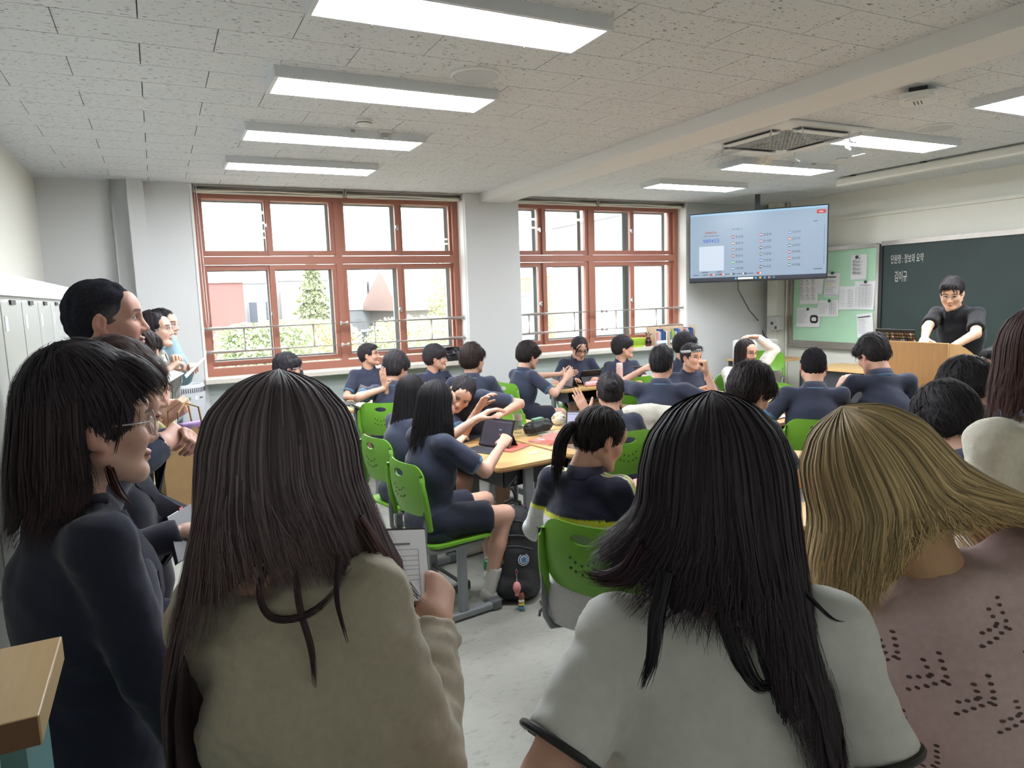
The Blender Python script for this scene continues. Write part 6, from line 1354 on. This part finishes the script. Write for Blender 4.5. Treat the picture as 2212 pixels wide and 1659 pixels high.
tablet((3.80, 3.92), 240, 'dim tablet screen left of the black tablet back in the front row', 'dim', 22); tablet((3.98, 4.02), 60, 'large black tablet back in the front row', 'dim', 22, w=.28); tablet((4.42, 3.86), 250, 'bright tablet before the podium in the front row', 'lav', 22)
tablet(onz(2125, 902, .7205), 225, 'bright tablet at the right edge beyond the cream sweater', 'lav', 22)
def book(p, deg, w, d, t, col, label, z=TABZ, name='book', pages=True, curl=0.):
    r = empty(name, (p[0], p[1], z+.0006), math.radians(deg), label, 'book'); m = mat('bk%s' % (col,), col, .6)
    MB().box(-w/2, w/2, -d/2, d/2, 0, t*.15).build('cover', m, r); MB().box(-w/2+.003, w/2-.003, -d/2+.002, d/2-.004, t*.15, t*.85).build('page_block', M_paper, r)
    vs = []; fs = []; N = 6
    for i in range(N+1):
        for j in range(2): vs.append((-w/2+w*i/N, -d/2+d*j, t*.9+curl*(i/N)**3))
    vs += [(a, b, c+.0012) for a, b, c in vs]; n = 2*(N+1)
    for i in range(N): k = 2*i; fs += [(k, k+1, k+3, k+2), (k+n, k+2+n, k+3+n, k+1+n)]
    c = MB(); c.add(vs, fs); c.build('front_cover', m, r); return r
b = book(P72(1190, 952), 20, .26, .19, .012, (214, 120, 112), 'red and pink textbook under the pencil pouch', curl=.012)
u = MB(); u.box(-.12, .02, -.09, .0, .0125, .0127, mat('print_red2', (206, 84, 70), .6)); u.box(-.06, .10, .02, .08, .0125, .0127, mat('print_pink', (232, 196, 190), .6)); u.build('cover_print', None, b)
book(P72(1208, 940), 14, .25, .18, .010, (168, 160, 140), 'worn grey-brown workbook under the red textbook', z=TABZ-.0)
book(P72(1105, 968), 30, .22, .15, .008, (214, 110, 96), 'thin red book under the dark tablet')
book(P72(1385, 1050), 10, .25, .18, .010, (226, 140, 140), 'pink workbook in front of the track jacket'); book((2.05, 4.70), 80, .25, .18, .004, (232, 206, 212), 'pink worksheet lying on the desk behind the bottle', name='worksheet'); book((2.25, 4.60), 10, .24, .18, .006, (40, 42, 48), 'flat black tablet cover beside the bottle', name='tablet_cover')
r = empty('open_book', (1.72, 6.47, TABZ+.001), .1, 'open book with cream pages on the corner of the window desk', 'book')
for s in (-1, 1):
    vs = [(s*.13*i/8, y, .002+.016*math.sin(min(1, i/8*1.15)*math.pi)**.8) for i in range(9) for y in (-.09, .09)]; vs += [(a, b, 0) for a, b, c in vs]; f = []
    for i in range(8): k = 2*i; f += [(k, k+1, k+3, k+2), (k+18, k+20, k+21, k+19), (k, k+2, k+20, k+18), (k+1, k+19, k+21, k+3)]
    MB().add(vs, f).build('page_block', mat('page_cream', (222, 214, 190), .8), r, True)
MB().box(-.135, .135, -.093, .093, -.0005, .0008).build('cover', M_dark, r)
# paper sticker on the nearest desk, slip on the dark desk
q = P72(1152, 978); tag(MB().box(-.045, .045, -.018, .018, 0, .0006).build('desk_sticker', mat('sticker_peach', (232, 206, 186), .7)), 'small peach paper sticker on the nearest desk top', 'sticker'); bpy.data.objects['desk_sticker'].location = (q[0], q[1], TABZ+.0003); bpy.data.objects['desk_sticker'].rotation_euler.z = .25
def slip(p, deg, w, d, label, col=(228, 229, 232), name='paper_sheet', z=TABZ):
    r = empty(name, (p[0], p[1], z+.0008), math.radians(deg), label, 'paper'); vs = []; f = []; N = 6
    for i in range(N+1):
        for j in range(2): vs.append((-w/2+w*i/N, -d/2+d*j, .010*math.sin(i/N*2.2)**2))
    f = [(2*i, 2*i+1, 2*i+3, 2*i+2) for i in range(N)]; b = MB(); b.add(vs, f); b.add([(a, y, c+.001) for a, y, c in vs], f); b.build('sheet', mat('sheet%s' % (col,), col, .8), r)
    p2 = MB(); [p2.box(-w*.3, w*random.uniform(.1, .35), -d*.35+d*.1*k, -d*.35+d*.1*k+.002, .0102, .0106) for k in range(6)]; p2.build('print', M_ink, r); return r
slip((2.86, 2.98), 40, .20, .14, 'white sheet on the desk behind the white tee'); slip((3.72, 4.55), 20, .28, .2, 'white worksheet in front of the raised fist'); slip((4.60, 3.98), 70, .26, .18, 'white sheet on the desk next to the podium'); slip((4.05, 3.80), 10, .25, .18, 'white sheet between the front tablets'); slip((2.36, 4.82), 30, .26, .19, 'pale pink sheet behind the white bag', (236, 214, 220)); slip((1.92, 4.68), 120, .24, .17, 'folded white sheet under the brown-screened tablet', (214, 222, 232))
# water bottle
q = P72(1119, 935)
r = empty('water_bottle', (q[0], q[1], TABZ+.001), 0, 'clear plastic water bottle with a pale label on the desk', 'bottle')
MB().lathe([(.026, 0), (.032, .008), (.032, .12), (.030, .135), (.032, .145), (.030, .165), (.018, .192), (.0135, .205), (.0135, .212)], n=24).build('bottle_body', glassmat('pet', (.90, .95, .95), .12), r, True)
MB().lathe([(.0326, .055), (.0326, .118)], n=24, caps=False).build('label_band', mat('label_aqua', (150, 190, 184), .6), r, True); MB().lathe([(.0328, .095), (.0328, .135)], n=24, caps=False).build('label_top', mat('label_cream', (226, 224, 210), .6), r, True)
MB().lathe([(.016, .208), (.016, .224), (.014, .226), (0, .226)], n=20).build('cap', mat('cap_blue', (200, 214, 222), .5), r, True)
# pencil pouch
r = empty('pencil_pouch', (*P72(1162, 936)[:2], TABZ+.0135), .35, 'black mesh pencil pouch with a green pack inside on the red textbook', 'pencil pouch')
F = Field((-.14, -.07, -.01), (.14, .07, .12), .006); F.cap((-.08, 0, .04), (.08, 0, .04), .042, k=.02, flat=((0, 0, 1), 1.0)); F.cap((-.085, 0, .02), (.085, 0, .02), .04, k=.03); F.noise(.004, 60, 2); F.cut((0, 0, 0), (0, 0, -1)); V, Q = F.mesh(); link('pouch_body', qmesh('pouch_body', V, Q), mat('pouch_black', (28, 30, 32), .5), r)
MB().box(-.05, .05, -.018, .022, .065, .098, b=.006).build('green_pack', mat('pack_green', (110, 150, 130), .5), r); MB().tube([(-.09, -.03, .075), (-.03, -.045, .082), (.04, -.045, .082), (.095, -.02, .07)], .004, 6).build('zipper', M_dark, r, True); MB().tube([(.10, 0, .06), (.13, -.02, .055), (.135, -.03, .03), (.11, -.035, .02)], .004, 6).build('loop_strap', M_black, r, True)
# clear patterned bag
r = empty('clear_pouch', (*P72(1208, 918)[:2], TABZ+.001), .2, 'clear rounded pouch with yellow and black pattern on the desk', 'pouch')
F = Field((-.08, -.07, -.01), (.08, .07, .12), .006); F.ell((0, 0, .045), (.062, .048, .052)); F.noise(.005, 70, 4); F.cut((0, 0, 0), (0, 0, -1)); V, Q = F.mesh(); po = link('pouch_body', qmesh('pouch_body', V, Q), mat('pouch_clear', (222, 222, 210), .25), r)
u = MB(); rr = random.Random(4)
for k in range(26):
    a, e = rr.uniform(0, 6.28), rr.uniform(.1, 1.2); n_ = np.array((math.cos(a)*math.cos(e), math.sin(a)*math.cos(e), math.sin(e))); x, y, _ = frame(n_); c = np.array((0, 0, .045))+n_*np.array((.064, .050, .054)); u.obox(c, (.007, .005, .0008), np.stack([x, y, n_], 1), mat('pat_y', (196, 182, 96), .6) if k % 2 else M_dark)
u.build('pattern_patches', None, po)
r = empty('pencil_case', (4.05, 6.20, TABZ+.001), .1, 'pink zip pencil case on the desk below the right window', 'pencil case')
F = Field((-.13, -.05, -.01), (.13, .05, .07), .006); F.cap((-.08, 0, .026), (.08, 0, .026), .028, k=.02); F.ell((.1, 0, .02), (.03, .02, .02)); F.cut((0, 0, 0), (0, 0, -1)); V, Q = F.mesh(); link('case_body', qmesh('case_body', V, Q), mat('case_pink', (226, 178, 186), .6), r); MB().tube([(-.09, 0, .055), (.09, 0, .055), (.12, 0, .045)], .003, 6).build('zipper', M_red, r, True)
r = empty('drink_flask', (4.38, 6.18, TABZ+.001), 0, 'tall pale pink drink flask standing on the desk', 'flask')
MB().lathe([(.032, 0), (.035, .006), (.035, .17), (.033, .178)], n=24).build('flask_body', mat('flask_pink', (232, 190, 186), .5), r, True); MB().lathe([(.034, .178), (.034, .215), (.03, .223), (0, .224)], n=24).build('lid', mat('lid_pink', (236, 206, 202), .45), r, True); MB().lathe([(.0355, .172), (.0355, .177)], n=24, caps=False).build('lid_ring', M_white, r, True)
# plastic-wrapped bundle on the right edge
r = empty('plastic_bag', (*onz(2140, 872, .78)[:2], .7215), .2, 'crinkled translucent plastic bag at the right edge below the chalk tray', 'bag')
F = Field((-.16, -.10, -.01), (.16, .10, .16), .008); F.ell((0, 0, .05), (.13, .075, .075)); F.noise(.014, 45, 6); F.cut((0, 0, 0), (0, 0, -1)); V, Q = F.mesh(); link('bag_body', qmesh('bag_body', V, Q), mat('poly_grey', (170, 164, 150), .25), r); MB().tube([(-.05, 0, .12), (-.02, .01, .145), (.03, 0, .14), (.06, 0, .115)], .004, 6).build('crease', M_white, r, True)
# draped pale jacket on the chair
r = empty('draped_jacket', (0, 0, 0), 0, 'pale grey jacket draped over a chair back beside the bright tablet', 'jacket')
p = at(1405, 925, 4.85); f = math.radians(46); F = Field(p+np.array((-.35, -.35, -.25)), p+np.array((.35, .35, .25)), .012); sd = np.array((math.sin(f), -math.cos(f), 0)); fw = np.array((math.cos(f), math.sin(f), 0))
F.cap(p-sd*.15+np.array((0, 0, .10)), p+sd*.17+np.array((0, 0, .10)), .055, k=.04, flat=(fw, 1.2)); F.cap(p-sd*.13+np.array((0, 0, .08)), p-sd*.12-np.array((0, 0, .16)), .06, .045, k=.05, flat=(fw, 1.6)); F.cap(p+np.array((0, 0, .08)), p-np.array((0, 0, .20)), .09, .08, k=.05, flat=(fw, 2.2)); F.cap(p+sd*.14+np.array((0, 0, .08)), p+sd*.14-np.array((0, 0, .18)), .06, .05, k=.05, flat=(fw, 1.6)); F.noise(.008, 34, 5); V, Q = F.mesh(); V = relax(V, Q, 1)
link('jacket_cloth', qmesh('jacket_cloth', V, Q, np.tile(L3((204, 202, 190)), (len(V), 1))), clothmat('wool'), r); MB().tube([p-sd*.05+np.array((0, 0, .155)), p+np.array((0, 0, .165)), p+sd*.06+np.array((0, 0, .155))], .012, 8).build('jacket_collar', mat('jk', (196, 194, 182), .9), r, True)
# ------------------------------------------------------------------ backpack
bp = onz(1122, 1296, 0); r = empty('backpack', (bp[0], bp[1]+.05, 0), math.radians(-28), 'large black backpack with a round badge standing on the floor by the nearest desk', 'backpack')
def bpk():
    F = Field((-.20, -.16, -.01), (.20, .16, .60), .009)
    for z0, z1, ra, rb in ((.10, .40, .135, .125),): F.cap((0, .02, z0), (0, .02, z1), ra, rb, k=.05, flat=((0, 1, 0), 1.35))
    for s in (-1, 1): F.cap((s*.055, .02, .07), (s*.05, .02, .42), .085, .07, k=.06, flat=((0, 1, 0), 1.1))
    F.cap((-.05, -.07, .09), (.05, -.07, .09), .06, k=.05); F.cap((0, -.055, .12), (0, -.05, .26), .085, .08, k=.05, flat=((0, 1, 0), 1.5))
    F.noise(.005, 28, 9); F.cut((0, 0, .004), (0, 0, -1)); V, Q = F.mesh(); V = relax(V, Q, 1); return V, Q
V, Q = bpk(); M_bp = mat('nylon_black', (32, 33, 36), .6, bump=.3, bscale=500, noise=.1, nscale=40); bo = link('pack_body', qmesh('pack_body', V, Q), M_bp, r)
bvp = BVHTree.FromPolygons([Vector(v) for v in V], [tuple(int(i) for i in q) for q in Q])
def onpack(x, z, lift=.002):
    h = bvp.ray_cast(Vector((x, -.5, z)), Vector((0, 1, 0))); return np.array(h[0])+np.array((0, -lift, 0)), np.array(h[1])
for zz, ww in ((.44, .09), (.36, .11), (.30, .105)):
    pts = [onpack(-ww+2*ww*k/12, zz+.03*(1-((k-6)/6)**2))[0] for k in range(13)]; MB().tube(pts, .0045, 6).build('zipper', M_dark, r, True)
MB().tube([(-.05, .05, .49), (-.04, .05, .54), (0, .05, .555), (.04, .05, .54), (.05, .05, .49)], .010, 8).build('top_handle', M_bp, r, True)
for s in (-1, 1): MB().tube([(s*.06, .10, .50), (s*.08, .14, .42), (s*.09, .135, .25), (s*.10, .10, .08)], .016, 8, flat=.4).build('shoulder_strap', M_bp, r, True)
MB().tube([(.02, .05, .55), (.0, .03, .62), (-.02, .0, .64), (.03, .0, .70), (.02, -.01, .66)], .006, 6).build('hanging_loop', M_bp, r, True)
c, n_ = onpack(.055, .255, .003); x, y, n2 = frame(n_)
for k, (rad, m) in enumerate(((.033, M_paper), (.029, mat('badge_navy', (52, 66, 96), .5)), (.024, mat('badge_rim', (190, 200, 210), .5)))):
    MB().add([c+n_*(.0012*k)+(x*math.cos(a)+y*math.sin(a))*rad for a in np.linspace(0, 2*math.pi, 28, False)], [tuple(range(28))]).build('round_badge', m, r)
MB().add([c+n_*.0048+(x*math.sin(a)+y*math.cos(a))*.019 for a in np.linspace(0, 2*math.pi, 5, False)], [tuple(range(5))]).build('badge_pentagon', mat('badge_blue', (70, 116, 160), .5), r)
c, n_ = onpack(-.065, .245, .003)
u = MB()
for a, b2, c2, d2 in ((-.009, -.0065, -.011, .011), (.0045, .007, -.011, .011), (-.009, .007, .0085, .011), (-.009, .007, -.011, -.0085)): u.box(c[0]+a, c[0]+b2, c[1]-.0015, c[1], c[2]+c2, c[2]+d2)
u.build('yellow_frame_logo', mat('logo_yellow', (206, 180, 60), .5), r)
text(r, 'NATIONAL', .011, (c[0]+.012, c[1]-.003, c[2]+.001), (1, 0, 0), (0, -1, 0), M_white, 'brand_lettering'); text(r, 'GEOGRAPHIC', .009, (c[0]+.012, c[1]-.003, c[2]-.009), (1, 0, 0), (0, -1, 0), M_white, 'brand_lettering')
MB().lathe([(.022, 0), (.024, .02), (.022, .05), (.015, .055)], (-.15, -.03, .18), 16).build('side_bottle_green', mat('bottle_green', (70, 170, 130), .4), r, True)
q = empty('bag_charm', (0, 0, 0), 0, 'pink bead charm with a small brown, yellow and blue pendant on the backpack', 'charm'); q.location = (bp[0]-.07, bp[1]-.115, 0); q.rotation_euler = (0, 0, math.radians(-28))
MB().tube([(0, 0, .235), (.006, 0, .22), (0, 0, .205), (-.006, 0, .22), (0, 0, .235)], .0022, 6).build('key_ring', mat('ring_pink', (200, 96, 110), .4), q, True); MB().tube([(0, 0, .205), (.001, 0, .18), (0, 0, .165)], .003, 6).build('chain', M_steel, q, True)
MB().lathe([(0, .105), (.016, .108), (.022, .125), (.021, .142), (.014, .158), (.004, .165)], n=18).build('pink_bead', mat('charm_pink', (214, 140, 138), .5), q, True); MB().lathe([(0, .082), (.012, .086), (.014, .096), (.010, .106)], n=16).build('pink_bead', mat('charm_pink', (214, 140, 138), .5), q, True)
for z0, z1, cc in ((.068, .100, (130, 78, 58)), (.048, .068, (222, 206, 180)), (.030, .048, (206, 186, 80)), (.008, .030, (90, 150, 180))): MB().lathe([(.006, z0), (.016, z0+.004), (.017, (z0+z1)/2), (.013, z1-.002), (.004, z1)], (.022, 0, 0), 16).build('pendant_segment', mat('ch%d' % int(z0*1000), cc, .5), q, True)
tag(MB().tube([(bp[0]+.08, bp[1]-.10, .012), (bp[0]+.06, bp[1]-.17, .010), (bp[0]+.02, bp[1]-.20, .010), (bp[0]+.0, bp[1]-.235, .010)], .006, 6).build('loose_strap', M_bp, None, True), 'thin black strap end trailing on the floor by the backpack', 'strap')
# ------------------------------------------------------------------ things in the visitors' hands
def sheetpl(name, corners, th, m, label, cat, pr=None, group=None):
    a, b, c, d = [np.array(p, float) for p in corners]; n = np.cross(d-a, b-a); n /= np.linalg.norm(n); o = a.copy(); r = empty(name, o, 0, label, cat, group); vs = [p-o for p in (a, b, c, d)]+[p-o-n*th for p in (a, b, c, d)]
    MB().add(vs, [(0, 1, 2, 3), (7, 6, 5, 4), (0, 4, 5, 1), (1, 5, 6, 2), (2, 6, 7, 3), (3, 7, 4, 0)]).build('board' if th > .002 else 'sheet', m, r)
    return r, (lambda u, v, l=.0: (a-o)+(b-a)*u+(d-a)*v+n*l), n
rr, S, n_ = sheetpl('clipboard', (at(785, 1143, 1.22), at(918, 1140, 1.30), at(912, 1310, 1.17), at(785, 1313, 1.10)), .004, M_black, 'black clipboard with a printed form held by the beige jacket wearer', 'clipboard')
u = MB(); u.add([S(.02, .035, .001), S(.985, .03, .001), S(.985, .985, .001), S(.02, .985, .001)], [(0, 1, 2, 3)]); u.build('form_sheet', M_paper, rr)
u = MB()
def qd(u0, u1, v0, v1, m): u.add([S(u0, v0, .0016), S(u1, v0, .0016), S(u1, v1, .0016), S(u0, v1, .0016)], [(0, 1, 2, 3)], m)
qd(.15, .72, .22, .245, M_ink)
for v in (.31, .40, .46, .53, .58, .66, .72, .92): qd(.05, .85, v, v+.005, M_ink)
qd(.845, .851, .31, .92, M_ink); qd(.2, .5, .35, .37, M_ink); qd(.3, .55, .60, .615, M_ink); qd(.1, .6, .69, .70, M_ink); qd(.1, .5, .78, .79, M_ink); u.build('form_print', None, rr)
rr, S, n_ = sheetpl('black_folder', (at(362, 1118, 1.80), at(412, 1088, 1.92), at(440, 1180, 1.80), at(385, 1215, 1.70)), .012, mat('folder_black', (46, 48, 60), .5), 'black folder held by the person in a dark jacket', 'folder')
MB().add([S(.25, .42, .001), S(.75, .40, .001), S(.75, .72, .001), S(.25, .74, .001)], [(0, 1, 2, 3)]).build('front_label', mat('folder_label', (84, 86, 98), .6), rr); MB().add([S(.55, -.06, -.004), S(.70, -.06, -.004), S(.70, .04, -.004), S(.55, .04, -.004)], [(0, 1, 2, 3)]).build('index_tab', mat('tab_red', (190, 60, 50), .6), rr); MB().add([S(.05, -.03, -.005), S(.5, -.03, -.005), S(.5, .05, -.005), S(.05, .05, -.005)], [(0, 1, 2, 3)]).build('inner_sheet', M_paper, rr)
rr, S, n_ = sheetpl('purple_folder', (at(308, 838, 2.62), at(355, 815, 2.80), at(346, 880, 2.78), at(312, 885, 2.60)), .008, mat('folder_purple', (58, 50, 84), .45), 'dark purple folder held up by yellow sleeves', 'folder')
MB().add([S(.02, -.02, -.004), S(.98, -.02, -.004), S(.98, .06, -.004), S(.02, .06, -.004)], [(0, 1, 2, 3)]).build('inner_sheet', M_paper, rr)
rr, S, n_ = sheetpl('paper_handout', (at(322, 822, 4.45), at(365, 797, 4.62), at(398, 806, 4.58), at(355, 832, 4.42)), .0015, M_paper, 'open white papers held by the grey blazer wearer', 'paper')
u = MB(); [u.add([S(.15, v, .001), S(.8, v, .001), S(.8, v+.03, .001), S(.15, v+.03, .001)], [(0, 1, 2, 3)]) for v in (.2, .35, .5, .65)]; u.build('print', M_ink, rr)
rr, S, n_ = sheetpl('paper_handout', (at(398, 810, 5.15), at(442, 770, 5.35), at(440, 776, 5.2), at(402, 816, 5.05)), .004, M_paper, 'thin stack of white papers held by the light blue shirt wearer', 'paper')
u = MB(); [u.add([S(.2, v, .001), S(.8, v, .001), S(.8, v+.05, .001), S(.2, v+.05, .001)], [(0, 1, 2, 3)]) for v in (.3, .6)]; u.build('print', M_ink, rr)
# kraft paper bag
p = at(405, 985, 2.72); r = empty('paper_bag', (p[0], p[1], p[2]-.20), math.radians(25), 'brown kraft paper bag hanging from the yellow-sleeved arm', 'paper bag')
M_kr = mat('kraft', (196, 160, 112), .8, noise=.06, nscale=20)
vs = [(-.11, -.04, 0), (.11, -.04, 0), (.11, .04, 0), (-.11, .04, 0), (-.115, -.045, .30), (.115, -.03, .32), (.115, .035, .32), (-.115, .045, .30)]
MB().add(vs, [(0, 1, 2, 3), (0, 1, 5, 4), (1, 2, 6, 5), (2, 3, 7, 6), (3, 0, 4, 7)]).build('bag_body', M_kr, r)
for y in (-.04, .038): MB().tube([(-.05, y, .30), (-.04, y, .38), (0, y*.5, .41), (.04, y, .39), (.05, y, .31)], .004, 6).build('handle', M_kr, r, True)
MB().box(-.02, .09, -.02, .02, .30, .33, b=.008).build('purple_tissue', mat('tissue_purple', (176, 150, 206), .7), r)
flush_text()
STUFF = 'screws vent_dots openwork_holes stickers outlet_slots screen_graphics lettering vents ports mount_clip fine_print chalk_writing print form_print screen_print headband_print pattern_patches slots vent_slots grille deflector_bracket tools bracket brand_lettering cover_print socket deflector ear_loop'.split()
for o in bpy.data.objects:
    if o.parent is not None and o.name.split('.')[0] in STUFF: o['kind'] = 'stuff'
bpy.context.view_layer.update()
